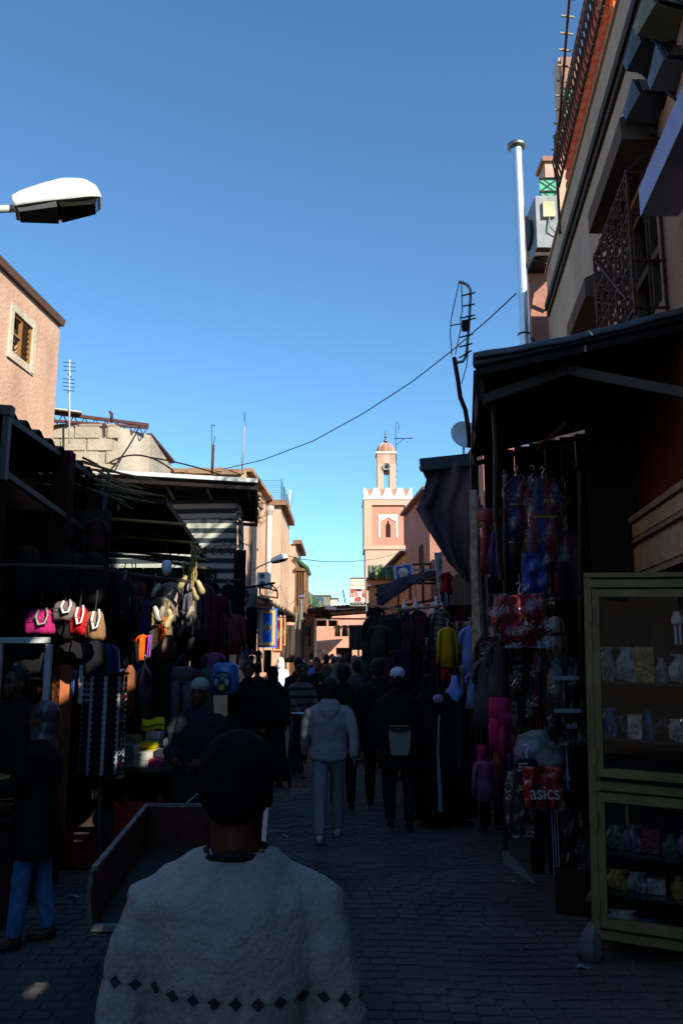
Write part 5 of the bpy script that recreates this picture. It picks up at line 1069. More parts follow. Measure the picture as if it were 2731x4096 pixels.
# right stall, hanging in front of the dark shop
STR1 = mat('#7c2430', rough=.6, var=.2, scale=9, bump=.3, key='jer', stripes=(0, .16, '#20356f', .5), spec=.4)
hang('tee', (2085, 1905, 2170, 2390), 6.75, mat('#24408f', rough=.6, var=.3, key='blu', spec=.4), 'football_shirt', 'blue football kit in clear film hanging highest in the right stall', 'football kit', film=FILM, depth=.04)
hang('tee', (2005, 1905, 2120, 2165), 6.6, STR1, 'football_shirt', 'red and blue striped football shirt in clear film, left one under the black awning', 'football shirt', film=FILM, depth=.04, extra=hstr((.45,), '#b8a03a', -.3, .3))
hang('tee', (2090, 1915, 2245, 2240), 6.5, STR1, 'football_shirt', 'red and blue striped football shirt in clear film, right one with yellow chest line', 'football shirt', film=FILM, depth=.04, extra=multi(hstr((.48,), '#b8a03a', -.3, .3, .016), lambda o, V, w_, h, d: text('FCB', .05, V(.1, -.3, -.06), (pi/2, 0, 0), paint('#b8a03a', key='fcb'), parent=o)))
hang('short', (2080, 2215, 2185, 2395), 6.48, mat('#1f3fa0', rough=.6, key='blsh', spec=.4), 'football_shorts', 'bright blue football shorts below the striped shirts', 'shorts', film=FILM, depth=.04)
hang('top', (1952, 2380, 2195, 2585), 6.3, mat('#a02634', rough=.6, var=.25, scale=6, key='redj', spec=.35), 'sweatshirt', 'red hooded sweatshirt in glossy plastic in the middle of the right stall', 'sweatshirt', film=FILM2, depth=.06, extra=word('Gentle', .075, 0, -.42, '#5b1c28'))
hang('dress', (1935, 2560, 2060, 2845), 6.7, cloth('#4b4b4f', key='greyd'), 'grey_tunic', 'long grey tunic hanging left of the red striped trousers', 'tunic', depth=.08)
hang('trousers', (2030, 2590, 2165, 2945), 6.4, cloth('#17171a'), 'track_trousers', 'black track trousers with two red stripes down the leg', 'trousers', film=FILM, depth=.06, extra=stripes_extra((.2, .27), '#a32430', .02, 1.0, .03))
hang('bundle', (2165, 2640, 2300, 2960), 6.2, mat('#101318', rough=.35, var=.5, scale=12, key='blkb', spec=.6), 'sports_bag', 'shiny black sports bag with pale marks hanging beside the cabinet', 'bag', depth=.1, film=FILM, extra=multi(hstr((.22, .62), '#8fa0ac', -.35, .4, .05, 1.5), word('adi', .07, .15, -.8, '#9fb0ba')))
hang('short', (1948, 2790, 2050, 3000), 6.6, cloth('#b02a60', key='pnk'), 'pink_shorts', 'pink shorts with a white hem line in the right stall', 'shorts', depth=.06, extra=hstr((.85,), '#c8c0cc', -.1, .48, .02))
hang('trousers', (1988, 2850, 2068, 3045), 6.5, cloth('#8f2052', key='pnk2'), 'magenta_trousers', 'magenta child trousers below the pink shorts', 'trousers', depth=.05)
hang('bundle', (2050, 2920, 2255, 3110), 6.3, mat('#8c8f98', rough=.4, var=.4, scale=10, key='wbag', spec=.5), 'clear_bag', 'pale clothes in a clear bag above the red bag', 'bag', depth=.06, film=FILM, extra=stripes_extra((-.42, .46), '#9db0d0', .2, 1.2, .02, 1.5))
hang('tee', (2060, 3030, 2150, 3140), 6.15, cloth('#1c2436'), 'navy_shirt', 'navy shirt with three white sleeve stripes above the red bag', 'shirt', depth=.05, extra=hstr((.18, .3, .42), '#c2cbe0', -.46, -.05, .045, 1.3))
hang('cloth', (2090, 3065, 2240, 3230), 6.05, mat('#a31f20', rough=.45, var=.25, scale=12, key='asx', spec=.5), 'red_sports_bag', 'red plastic sports bag with big white letters low in the right stall', 'bag', depth=.03, film=FILM, extra=lambda o, V, w_, h, d: (text('asics', .14, V(0.0, -.62, -.06), (pi/2, 0, 0), paint('#c9c9cc', key='asw'), parent=o, sx=.85),))
hang('trousers', (2110, 3225, 2240, 3490), 6.5, cloth('#0d0e15'), 'track_trousers', 'black track trousers with three white stripes reaching almost to the paving', 'trousers', depth=.06, extra=stripes_extra((.14, .22, .3), '#a9b2cc', .02, 1.0, .03))
hang('bundle', (2010, 3080, 2110, 3330), 6.5, mat('#4a3d44', rough=.4, var=.5, scale=14, key='bnd', spec=.5), 'clothes_in_film', 'dull brown clothes in crumpled film left of the red bag', 'clothes', depth=.07, film=FILM2)
hang('bundle', (2200, 3230, 2310, 3500), 6.7, mat('#3b2530', rough=.4, var=.5, scale=14, key='bnd2', spec=.5), 'clothes_in_film', 'dark red clothes in crumpled film next to the cabinet post', 'clothes', depth=.07, film=FILM2)
m = MB(); m.sheet(lambda u, v: Vector((1.32+.2*u, 6.9-.2*u, .16-.1*u+.03*v+.1*v*(1-u))), 6, 4, .004); m.build('plastic_sheet', mat('#7e8794', rough=.3, key='pls'), None, label='crumpled pale plastic sheet at the foot of the hanging clothes', cat='plastic sheet')
for k, (a_, b_, yy) in enumerate(((1940, 2560, 6.75), (2000, 2400, 6.45), (2010, 1900, 6.7))):
    pA = P(a_, b_-4, yy); pB = P(2330, b_-30, yy+.05); q = MB(); q.tube([pA+Vector((-.05, 0, 0)), pB], .014, 6); q.build('hanging_rail', IRON, None, label='iron clothes rail carrying the %s row of the right stall' % ('grey tunic', 'red sweatshirt', 'striped shirt')[k], cat='rail', group='rails of the right stall')
q = MB(); q.tube([P(2020, 1880, 6.6), P(2020, 3400, 6.6)], .018, 6); q.tube([P(2320, 1880, 6.8), P(2320, 3450, 6.8)], .018, 6); q.build('rail_stand', IRON, None, label='two iron uprights holding the rails of the right stall', cat='stand')
# strips seen edge on at the corner of the awning
for k, (x, yt, yb, c_, lab) in enumerate(((1893, 1960, 2640, '#a89a80', 'cream patterned garment in film seen edge on, leftmost at the awning corner'), (1903, 1985, 2610, '#b06a80', 'pink and white garment in film seen edge on at the awning corner'), (1915, 2020, 2560, '#93a0ac', 'pale blue garment in film seen edge on at the awning corner'))):
    hang('cloth', (x-9, yt, x+9, yb), 8.6+k*.15, mat(c_, rough=.4, var=.5, scale=12, key='edge'+c_, spec=.5), 'wrapped_garment', lab, 'garment', depth=.05, rz=1.1)
hang('trousers', (1905, 2590, 1990, 3300), 8.3, cloth('#131219'), 'dark_trousers', 'long dark purple trousers hanging at the corner of the right stall', 'trousers', depth=.07)
hang('top', (1890, 2560, 1945, 2830), 8.5, cloth('#35141e'), 'maroon_top', 'maroon knitted top beside the pale blue pyjamas', 'top', depth=.07)
hang('short', (1905, 2980, 1950, 3090), 8.2, cloth('#b0205a'), 'pink_leggings', 'hot pink leggings below the maroon top', 'leggings', depth=.05)
PB = cloth('#6f8ad0', key='pjb', var=.1)
hang('tee', (1830, 2505, 1925, 2690), 9.0, PB, 'pyjama_shirt', 'light blue pyjama top hanging by the awning corner', 'pyjama top', depth=.07)
hang('dress', (1858, 2680, 1928, 2835), 8.95, PB, 'pyjama_bottoms', 'light blue pyjama bottoms below the matching top', 'pyjamas', depth=.07, hook=False)
hang('trousers', (1835, 2660, 1880, 2860), 9.2, cloth('#6b5f5c'), 'taupe_trousers', 'taupe trousers half hidden by the light blue pyjamas', 'trousers', depth=.05)
YEL = cloth('#b5950f', key='yel', var=.15)
hang('top', (1742, 2508, 1832, 2668), 9.6, YEL, 'cardigan', 'mustard yellow cardigan hanging over the stall', 'cardigan', depth=.08)
hang('short', (1762, 2670, 1808, 2720), 9.6, cloth('#9a2030'), 'red_skirt', 'red child shorts below the yellow cardigan', 'shorts', depth=.05)
hang('tee', (1800, 2600, 1850, 2700), 9.9, cloth('#60646e'), 'grey_vest', 'grey vest partly behind the yellow cardigan', 'vest', depth=.05)
hang('cloth', (1820, 2485, 1890, 2560), 9.7, mat('#8c6a78', rough=.4, var=.6, scale=18, key='pat'), 'patterned_cloth', 'patterned pink and blue cloth above the pyjama top', 'cloth')
STRG = mat('#5d666e', rough=.95, var=.1, bump=.3, key='strg', stripes=(2, .07, '#2b3038', .75))
hang('tee', (1722, 2435, 1800, 2600), 10.8, STRG, 'striped_shirt', 'grey shirt with thin dark stripes left of the yellow cardigan', 'shirt', depth=.1)
row = [((1465, 2428, 1540, 2530), 15.2, 'tee', '#0c0d13', 'black_shirt', 'black shirt on a white hanger, first at the far end of the row', 'shirt'),
       ((1470, 2528, 1545, 2640), 15.0, 'top', '#11121b', 'black_jacket', 'black padded jacket under the first black shirt', 'jacket'),
       ((1490, 2600, 1548, 2665), 14.6, 'cloth', '#242833', 'dark_jeans', 'folded dark jeans with a small white tag', 'jeans'),
       ((1535, 2468, 1580, 2575), 14.2, 'tee', '#c06a84', 'pink_set', 'pink and white child set on a white hanger', 'child set'),
       ((1560, 2470, 1592, 2620), 13.8, 'dress', '#5a1a30', 'burgundy_dress', 'burgundy dress next to the pink child set', 'dress'),
       ((1546, 2575, 1572, 2625), 13.9, 'cloth', '#7f8490', 'grey_leggings', 'light grey leggings below the pink child set', 'leggings'),
       ((1548, 2612, 1590, 2672), 13.6, 'tee', '#1b5a6c', 'teal_shirt', 'teal child top with pale print under the burgundy dress', 'child top'),
       ((1580, 2462, 1612, 2640), 13.2, 'dress', '#1c1420', 'dark_robe', 'very dark plum robe in the row of hanging clothes', 'robe'),
       ((1600, 2445, 1650, 2630), 12.8, 'dress', '#15224a', 'navy_robe', 'navy blue long robe in the row of hanging clothes', 'robe'),
       ((1632, 2440, 1712, 2625), 12.2, 'top', '#0a0a10', 'black_coat', 'black coat on a pale hanger in the middle of the row', 'coat'),
       ((1706, 2455, 1740, 2600), 11.8, 'dress', '#232a44', 'blue_grey_robe', 'blue grey robe between the black coat and the striped shirt', 'robe'),
       ((1612, 2625, 1655, 2670), 12.4, 'cloth', '#6a5c58', 'printed_top', 'brown grey printed top under the navy robe', 'top'),
       ((1688, 2580, 1720, 2660), 11.4, 'dress', '#4b1440', 'purple_dress', 'dark purple dress below the striped shirt', 'dress')]
for bx, Yv, kd, c_, nm, lb, ca in row: hang(kd, bx, Yv, cloth(c_, key='g'+c_), nm, lb, ca, depth=.1)
q = MB(); q.tube([P(1470, 2418, 15.6), P(1600, 2438, 13), P(1760, 2425, 10.6)], .02, 6); q.build('hanging_rail', IRON, None, label='long iron rail carrying the row of dark clothes on the right', cat='rail')
for x, Yv in ((1476, 15.6), (1600, 13.0), (1745, 10.8)): q = MB(); a = P(x, 2430, Yv); q.tube([a, (a.x, a.y, 0)], .025, 6); q.build('rail_post', IRON, None, label='iron post %s of the long clothes rail' % {1476: 'at the far end', 1600: 'in the middle', 1745: 'at the near end'}[x], cat='post', group='posts of the long clothes rail')
hang('dress', (1755, 2290, 1808, 2378), 11.6, cloth('#8a1a24'), 'red_dress', 'red child dress hanging high under the dark cloth', 'dress', depth=.1)
hang('cloth', (1766, 2370, 1795, 2425), 11.5, cloth('#28409a'), 'blue_yellow_cloth', 'blue cloth with a yellow band below the red dress', 'cloth', extra=stripes_extra((.1,), '#a8962e', 0, 1, .3, .5))
hang('cloth', (1780, 2420, 1888, 2490), 11.9, cloth('#4a1620'), 'dark_red_blanket', 'dark red folded blanket in the shadow below the hanging cloth', 'blanket')
for k, (x, y, Yv) in enumerate(((1617, 2418, 14.6), (1662, 2412, 13.6), (1690, 2440, 12.6), (1729, 2436, 11.8), (1744, 2410, 12.2), (1765, 2440, 11.2))):
    p = P(x, y, Yv); o = empty('light_bulb', ('bare white bulb hanging over the far black clothes', 'bare white bulb right of the pole above the black coat', 'bare bulb low beside the black coat hanger', 'pear shaped bulb above the striped shirt', 'highest bare bulb near the grey shop panel', 'large bare bulb nearest to the hanging dark cloth')[k], 'bulb', p, 'bare bulbs over the clothes stalls')
    q = MB(); q.lathe([(.012, .1), (.02, .08), (.022, .03), (.045, -.02), (.055, -.07), (.04, -.11), (.005, -.125)], 14, p); q.build('bulb', paint('#c8ccd0', rough=.2, key='blb'), o, smooth=True); q = MB(); q.tube([p+Vector((0, 0, .1)), p+Vector((0, .01, .35))], .006, 4); q.build('wire', IRON, o)
# dark back boards of the right stall
for k, (x0, x1, y, zt_) in enumerate(((1.62, 3.2, 8.86, 4.0), (2.3, 3.3, 7.3, 4.2))):
    o = empty('stall_partition', ('dark board partition closing the right stall under the black awning', 'dark board partition behind the olive cabinet')[k], 'partition', ((x0+x1)/2, y, 0)); n_ = int((x1-x0)/.16)
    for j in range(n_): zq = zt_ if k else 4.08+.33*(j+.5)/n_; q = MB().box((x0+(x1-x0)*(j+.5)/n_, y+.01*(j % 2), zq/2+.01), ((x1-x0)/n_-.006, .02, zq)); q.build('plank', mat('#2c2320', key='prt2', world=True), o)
CW = {'#5c3448': 'plum', '#38506a': 'slate blue', '#6e6052': 'taupe', '#8a3a38': 'brick red', '#3f5a50': 'bottle green', '#55555e': 'charcoal', '#968a7a': 'stone', '#41407a': 'indigo', '#7a4670': 'mauve'}
def filler(n, xr, yr, Yr, where, seed, film=0., dk=1.):
    R_ = random.Random(seed); ks = list(CW)
    for k in range(n):
        x = xr[0]+(xr[1]-xr[0])*(k+.5*R_.random())/n; y = R_.uniform(*yr); Yv = R_.uniform(*Yr); c_ = ks[(k*4+seed) % 9]; kd = ('top', 'dress', 'tee', 'trousers')[(k+seed) % 4]; ww = R_.uniform(75, 125); hh_ = {'top': 180, 'dress': 270, 'tee': 150, 'trousers': 260}[kd]*R_.uniform(.85, 1.1)
        nm = {'top': 'sweater', 'dress': 'caftan', 'tee': 'shirt', 'trousers': 'trousers'}[kd]
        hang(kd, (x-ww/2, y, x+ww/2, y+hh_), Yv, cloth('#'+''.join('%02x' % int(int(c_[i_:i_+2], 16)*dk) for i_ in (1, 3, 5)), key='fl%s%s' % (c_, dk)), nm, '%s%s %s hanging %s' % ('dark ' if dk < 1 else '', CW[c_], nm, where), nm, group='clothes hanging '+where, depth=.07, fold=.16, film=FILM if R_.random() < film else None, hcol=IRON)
filler(9, (1960, 2290), (1900, 2150), (7.4, 8.4), 'in the dark back of the right stall', 3, .3)
filler(9, (1930, 2290), (2420, 2700), (7.0, 8.3), 'in the shade behind the red hooded sweatshirt', 5, .3)
filler(7, (1930, 2280), (2850, 3050), (7.0, 8.2), 'low in the shade of the right stall', 8, .2)
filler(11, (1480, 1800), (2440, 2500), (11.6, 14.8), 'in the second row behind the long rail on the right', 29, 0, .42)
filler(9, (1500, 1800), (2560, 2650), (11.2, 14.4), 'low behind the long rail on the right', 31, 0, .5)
o = empty('stall_partition', 'dark cloth lined board wall behind the long clothes rail', 'partition', (2.05, 13, 0))
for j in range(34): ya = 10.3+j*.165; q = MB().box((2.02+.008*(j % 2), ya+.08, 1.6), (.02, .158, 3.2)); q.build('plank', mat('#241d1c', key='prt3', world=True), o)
# mannequins with robes
def bust(X, Y, h, lab, c_, coll, group=None):
    o = empty('mannequin', lab, 'mannequin', (X, Y, 0)); m = MB(); m.loft([((X, Y, h), .04, .04), ((X, Y, h-.06), .05, .05), ((X, Y, h-.12), .17, .08), ((X, Y, h-.3), .17, .1), ((X, Y, h-.55), .14, .1), ((X, Y, .75), .17, .13), ((X, Y, .08), .22, .17)], 26, .07, 8); m.build('robe', cloth(c_, key='mq'+c_), o, smooth=True)
    q = MB(); q.tube([(X, Y, .08), (X, Y, 0.02)], .03, 8); q.lathe([(.16, 0), (.16, .02)], 16, (X, Y, 0)); q.build('stand', IRON, o); q = MB(); q.loft([((X, Y, h+.1), .035, .035), ((X, Y, h), .045, .045), ((X, Y-.02, h-.08), .1, .08), ((X, Y-.05, h-.17), .06, .06), ((X, Y-.06, h-.22), .01, .01)], 16, .2, 7); q.build('scarf', cloth(coll, key='mqs'+coll), o, smooth=True); return o
bo_ = bust(1.28, 9.2, 1.5, 'headless mannequin in black embroidered robe with pale blue neck scarf', '#0c0c12', '#7c98dc')
q = MB(); q.sheet(lambda u, v: Vector((1.27+.05*u, 9.2-.12-.03*v, 1.32-1.15*v)), 2, 12, .004); q.build('embroidery', mat('#3a321c', rough=.6, var=.6, scale=40, key='emb'), bo_)
bust(1.02, 9.1, 1.42, 'black robe on a mannequin with a pale teal front edge', '#0a0b10', '#14161c')
q = MB(); q.tube([P(1757, 2860, 8.95), P(1750, 3000, 8.9), P(1757, 3130, 8.85), P(1762, 3245, 8.85)], [.012, .012, .022, .026], 6); q.build('scarf', cloth('#6b9aa0', key='teal'), None, label='long thin teal scarf hanging beside the embroidered robe', cat='scarf')
q = MB(); q.ell(P(1752, 2795, 8.9), (.06, .05, .05), 10, 6); q.build('cloth_flower', cloth('#b08ab8'), None, label='pale pink cloth flower on top of the black robes', cat='cloth flower')
m = MB(); m.box((1.15, 13.5, .45), (.8, .7, .9)); m.build('counter', mat('#26221f', key='ctr'), None, label='low dark stall counter under the row of clothes', cat='counter')
q = MB(); a = P(1440, 2630, 15.2); q.box(P(1462, 2647, 15.2), (.21, .03, .22)); ob = q.build('price_board', paint('#6f7f80', key='pbd'), None, label='pale green hand lettered board in front of the far clothes stall', cat='sign')
text('FIN DE SERIE', .033, P(1462, 2640, 15.17), (pi/2, 0, 0), DARK, parent=ob); text('PROMO', .045, P(1460, 2659, 15.17), (pi/2, 0, 0), DARK, parent=ob)
q = MB(); q.tube([P(1433, 2600, 15.3), (P(1433, 2600, 15.3).x, 15.3, 0)], .02, 6); q.build('board_post', GALV, None, label='thin pale post beside the hand lettered board', cat='post')
hang('cloth', (1395, 2500, 1465, 2600), 22, cloth('#27382f'), 'green_cloth', 'dark green triangular cloth hung under the shed roof', 'cloth')
hang('tee', (1335, 2500, 1365, 2545), 26, cloth('#4a4a24'), 'olive_top', 'olive green top hanging near the end of the street', 'top', depth=.1)
hang('tee', (1362, 2500, 1398, 2545), 25, cloth('#15151a'), 'black_pullover', 'black top hanging beside the olive one at the street end', 'top', depth=.1)
# ---------- left side goods
hcol = [('#a3225f', (99, 2440, 222, 2540), 'pink pleated handbag with grey straps in a slip of sun', 'pink'), ('#6f5f5c', (212, 2405, 310, 2486), 'taupe handbag with a white handle above the red one', 'taupe'), ('#c01c22', (281, 2430, 356, 2542), 'bright red handbag with a white looped handle', 'red'), ('#8a6848', (342, 2446, 420, 2562), 'tan brown handbag with a white handle, right of the red one', 'tan')]
for c_, (x0, y0, x1, y1), lb, k_ in hcol:
    Yv = 7.0; o = empty('handbag', lb, 'handbag', P((x0+x1)/2, y1, Yv), 'handbags hanging in the left stall'); V = lambda x, z, y=0.: P(x0+(x1-x0)*x, y0+(y1-y0)*z, Yv)+Vector((0, y, 0))
    wv = (V(1, 0)-V(0, 0)).length; m = MB(); m.loft([(V(.5, 0), .30*wv, .02), (V(.5, .12), .40*wv, .05), (V(.5, .5), .47*wv, .09), (V(.5, .85), .5*wv, .09), (V(.5, 1), .46*wv, .05)], 26, .13, 6, x0); m.build('body', cloth(c_, key='hb'+c_, var=.2), o, smooth=True)
    q = MB(); q.tube([V(.55, .02, -.06), V(.5, .3, -.1), V(.62, .62, -.12), V(.82, .55, -.11), V(.85, .2, -.08), V(.75, -.05, -.03)], .012, 8); q.build('handle', cloth('#c9c6bc' if k_ != 'pink' else '#8d877a', key='hh'+k_), o, smooth=True)
    q = MB(); q.tube([V(.5, .03), V(.48, -.3, .05), V(.45, -.75, .1)], .008, 5); q.build('strap', cloth('#2a2624'), o)
    q = MB(); q.tube([V(.1, .4, -.085), V(.5, .36, -.12), V(.9, .42, -.085)], .004, 4); q.build('zip', GALV, o)
for k, (x0, y0, x1, y1) in enumerate(((60, 2540, 200, 2700), (230, 2490, 300, 2560), (210, 2560, 330, 2680), (340, 2560, 430, 2720), (30, 2230, 150, 2420), (170, 2200, 290, 2400), (320, 2210, 430, 2420))):
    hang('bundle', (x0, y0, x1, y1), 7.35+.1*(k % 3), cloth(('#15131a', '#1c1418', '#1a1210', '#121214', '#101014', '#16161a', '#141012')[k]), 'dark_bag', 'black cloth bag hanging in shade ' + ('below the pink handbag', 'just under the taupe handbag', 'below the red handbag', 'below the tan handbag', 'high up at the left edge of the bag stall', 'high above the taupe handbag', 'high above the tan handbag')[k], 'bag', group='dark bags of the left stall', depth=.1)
# glass case with white aluminium frame
gc = empty('glass_case', 'white aluminium framed glass showcase at the left edge behind the tall man', 'showcase', (-2.75, 6.6, 0)); AL = paint('#c6c8c4', rough=.35, key='alu')
for (a, b) in (((-3.4, 6.45, 1.96), (-2.33, 6.45, 1.96)), ((-2.33, 6.45, .5), (-2.33, 6.45, 1.93)), ((-2.72, 6.44, .5), (-2.72, 6.44, 1.93)), ((-3.05, 6.45, .5), (-3.05, 6.45, 1.93)), ((-3.4, 6.45, .5), (-2.33, 6.45, .5))):
    q = MB(); q.beam(a, b, .045); q.build('frame_bar', AL, gc)
q = MB().box((-2.86, 6.45, 1.22), (1.02, .006, 1.4)); q.build('pane', GL, gc); q = MB().box((-2.86, 6.68, .25), (1.1, .5, .5)); q.build('base', mat('#2a1d18', key='gcb'), gc)
for z in (.9, 1.3, 1.65): q = MB().box((-2.86, 6.68, z), (1.0, .42, .01)); q.build('shelf', mat('#3a4442', rough=.2, key='gsh'), gc)
for k in range(12):
    x = -3.3+.08*k; z = (.91, 1.31, 1.66)[k % 3]; q = MB(); q.loft([((x, 6.62, z), .03, .03), ((x, 6.62, z+.08), .03, .03), ((x, 6.62, z+.12+.02*(k % 4)), .012, .012)], 10); q.build('bottle', mat(('#4c5a4a', '#7c7a70', '#3a2c2a', '#5a4a6a')[k % 4], rough=.25, key='btl%d' % (k % 4)), None, label='small %s bottle, the %s from the left in the white framed showcase' % (('green grey', 'stone grey', 'brown', 'violet')[k % 4], ('first', 'second', 'third', 'fourth', 'fifth', 'sixth', 'seventh', 'eighth', 'ninth', 'tenth', 'eleventh', 'twelfth')[k]), cat='bottle', group='bottles in the white framed showcase', smooth=True)
q = MB(); q.box((-2.28, 7.35, 1.58), (.16, .05, .34)); q.build('white_carton', WHT, None, label='white carton catching the sun beside the showcase', cat='box')
# ochre corner pillar catching the sun
q = MB(); c_ = P(258, 2740, 7.5); q.prism([(c_.x-.11, 7.5, 0), (c_.x, 7.39, 0), (c_.x+.09, 7.48, 0), (c_.x, 7.6, 0)], (0, 0, 0), (0, 0, 1.75)); q.build('pillar', plaster('#a8623e', key='ochp', streak=.1), None, label='salmon plaster pillar with a sunlit patch between showcase and sunglasses', cat='pillar')
hang('top', (292, 2680, 318, 2790), 7.45, cloth('#3a5f90'), 'blue_scarf', 'blue scarf hanging beside the sunlit pillar', 'scarf', depth=.04, hook=False)
q = MB(); c_ = P(332, 2725, 7.4); q.tube([c_+Vector((.04*cos(a), 0, .07*sin(a))) for a in [2*pi*k/16 for k in range(17)]], .016, 8); q.build('pink_ring', cloth('#b82a5c'), None, label='pink looped hair band next to the blue scarf', cat='hair band', smooth=True)
# sunglasses carousel
rk = empty('sunglasses_rack', 'tall revolving rack of sunglasses in the left stall', 'display rack', (-2.16, 7.45, .3)); RX, RY = -2.16, 7.45
m = MB(); m.lathe([(.21, .76), (.21, .785)], 28, (RX, RY, 0)); m.build('base_plate', mat('#1c1c1e', rough=.4, key='rkb'), rk); m = MB(); m.lathe([(.21, 1.66), (.21, 1.68)], 28, (RX, RY, 0)); m.build('top_plate', mat('#1c1c1e', rough=.4, key='rkb'), rk)
m = MB(); m.tube([(RX, RY, 0), (RX, RY, 1.7)], .02, 8); m.build('column', GALV, rk)
for a in range(10):
    q = -pi/2+.31+.628*(a-5); m = MB(); d = Vector((cos(q), sin(q), 0)); m.beam(Vector((RX, RY, .8))+d*.195, Vector((RX, RY, 1.65))+d*.195, .034, .008, up=d); m.build('strip', paint('#a7adb4', rough=.35, key='stp'), rk)
    q += .314; d = Vector((cos(q), sin(q), 0)); m = MB(); m.beam(Vector((RX, RY, .8))+d*.15, Vector((RX, RY, 1.65))+d*.15, .09, .006, up=d); m.build('backing', mat('#23262b', rough=.4, key='bkg'), rk)
for a in range(4): q = MB(); an = pi/2*a+.5; q.beam((RX, RY, .35), (RX+.22*cos(an), RY+.22*sin(an), 0), .03); q.build('foot', IRON, rk)
def glasses_mesh(cl):
    m = MB()
    for s_ in (-1, 1):
        m.tube([(s_*.034+.027*cos(a), 0, .019*sin(a)) for a in [2*pi*k/10 for k in range(11)]], .003, 4, cap=False)
        m.v += [Vector((s_*.034+.026*cos(2*pi*j/10), .001, .018*sin(2*pi*j/10))) for j in range(10)]; k = len(m.v)-10; m.f.append(tuple(range(k, k+10)))
        m.tube([(s_*.062, 0, .006), (s_*.066, .05, .004), (s_*.066, .11, -.012)], .0022, 4)
    m.tube([(-.008, 0, .004), (.008, 0, .004)], .003, 4); me = bpy.data.meshes.new('sunglasses'); me.from_pydata([tuple(v) for v in m.v], [], m.f); me.materials.append(cl); me.materials.append(mat('#14161c', rough=.1, bump=0, var=.05, spec=.8, clear=.6, key='lens_d'))
    for p in me.polygons:
        if len(p.vertices) == 10: p.material_index = 1
    return me
GMS = [(glasses_mesh(mat(c_, rough=.12, bump=0, var=.05, spec=.8, clear=.6, key='gls'+c_)), nm_) for c_, nm_ in (('#14161c', 'black'), ('#26324a', 'blue black'), ('#c3a01a', 'yellow'), ('#8a2a5c', 'magenta'), ('#b8b8ba', 'white'), ('#7a1c24', 'red'))]
for col in range(1, 6):
    an = -pi/2+(col-3)*.628; d = Vector((cos(an), sin(an), 0))
    for r_ in range(17):
        me, nm_ = GMS[(0, 1)[(r_+col) % 2]] if col < 5 else GMS[(2, 3, 4, 0, 5, 1)[(r_*5+col) % 6]]
        o = bpy.data.objects.new('sunglasses', me); C.objects.link(o); o.location = Vector((RX, RY, .83+r_*.049))+d*.2; o.rotation_euler = (0, 0, an+pi/2); o.scale = (.85, .85, .85)
        tag(o, '%s sunglasses in the %s row from the top, %s column of the revolving rack' % (nm_, ('seventeenth', 'sixteenth', 'fifteenth', 'fourteenth', 'thirteenth', 'twelfth', 'eleventh', 'tenth', 'ninth', 'eighth', 'seventh', 'sixth', 'fifth', 'fourth', 'third', 'second', 'first')[r_], ('', 'leftmost', 'second', 'middle', 'fourth', 'rightmost')[col]), 'sunglasses', '%s sunglasses on the revolving rack' % nm_)
# folded goods on the low table behind the rack, crates below
tb = empty('goods_table', 'low table of folded goods behind the sunglasses rack', 'table', (-1.85, 8.5, 0)); q = MB().box((-2.0, 8.6, .72), (1.5, .9, .04)); q.build('table_top', WOODD, tb); q = MB()
for x in (-2.7, -1.3):
    for y in (8.2, 9.0): q.beam((x, y, 0), (x, y, .7), .05)
q.build('leg', WOODD, tb)
fc = [('#c3b01a', 'yellow'), ('#c8c8c4', 'white'), ('#7f8790', 'grey'), ('#b8b4a8', 'cream'), ('#a32a5c', 'magenta'), ('#3a3f48', 'charcoal'), ('#8c1f24', 'dark red'), ('#cfcfcf', 'snow white'), ('#6a5a3a', 'olive brown'), ('#a9a18a', 'sand')]
for k in range(20):
    c_, nm_ = fc[k % 10]; x = -2.45+.155*(k % 7)+rnd.uniform(-.02, .02); y = 8.3+.22*(k//7); z = .74+.075*((k*3) % 4); 
    q = MB(); 
    for j in range((k*3) % 4+1): q.box((x+rnd.uniform(-.01, .01), y, .775+j*.07), (.15, .2, .06), rnd.uniform(-.15, .15))
    q.v = [v+Vector((0, 0, .012*sin(v.x*40+v.y*30))) for v in q.v]
    q.build('folded_clothes', cloth(c_, key='fc'+c_), None, label='%s folded clothes, pile %s in the %s row on the low table' % (nm_, ('one', 'two', 'three', 'four', 'five', 'six', 'seven')[k % 7], ('front', 'middle', 'back')[k//7]), cat='folded clothes')
q = MB(); 
for s_ in (-1, 1): q.sheet(lambda u, v, s_=s_: P(570+90*u, 2905+s_*9+(v-.5)*24+6*sin(u*6), 8.15)+Vector((0, -.05*v, .02)), 8, 4, .02)
q.build('yellow_slippers', cloth('#c7b312', key='yslp'), None, label='pair of yellow leather slippers lying on the low table', cat='slippers', smooth=True)
for k, (x, y, w_, h_, lb) in enumerate(((-1.88, 7.75, .32, .5, 'red plastic crate standing under the sunglasses rack'), (-1.52, 8.0, .3, .3, 'dark red plastic crate behind the kneeling height table'), (-2.3, 7.5, .3, .28, 'shaded red crate left of the rack column'), (-1.25, 8.3, .4, .3, 'maroon tub beside the low table'))):
    o = empty('crate', lb, 'crate', (x, y, 0)); mt = paint(('#a3201c', '#6a1614', '#7a1a18', '#5a1216')[k], key='crt%d' % k); q = MB().box((x, y, .03), (w_, .3, .04)); q.build('base', mt, o)
    for s_ in (-1, 1):
        for j in range(4): q = MB().box((x, y+s_*.15, .07+j*h_/4.2), (w_, .015, h_/6.2)); q.build('slat', mt, o); q = MB().box((x+s_*w_/2, y, .07+j*h_/4.2), (.015, .3, h_/6.2)); q.build('slat', mt, o)
        for t_2 in (-1, 1): q = MB().box((x+s_*w_/2, y+t_2*.15, h_/2+.01), (.03, .03, h_)); q.build('corner_post', mt, o)
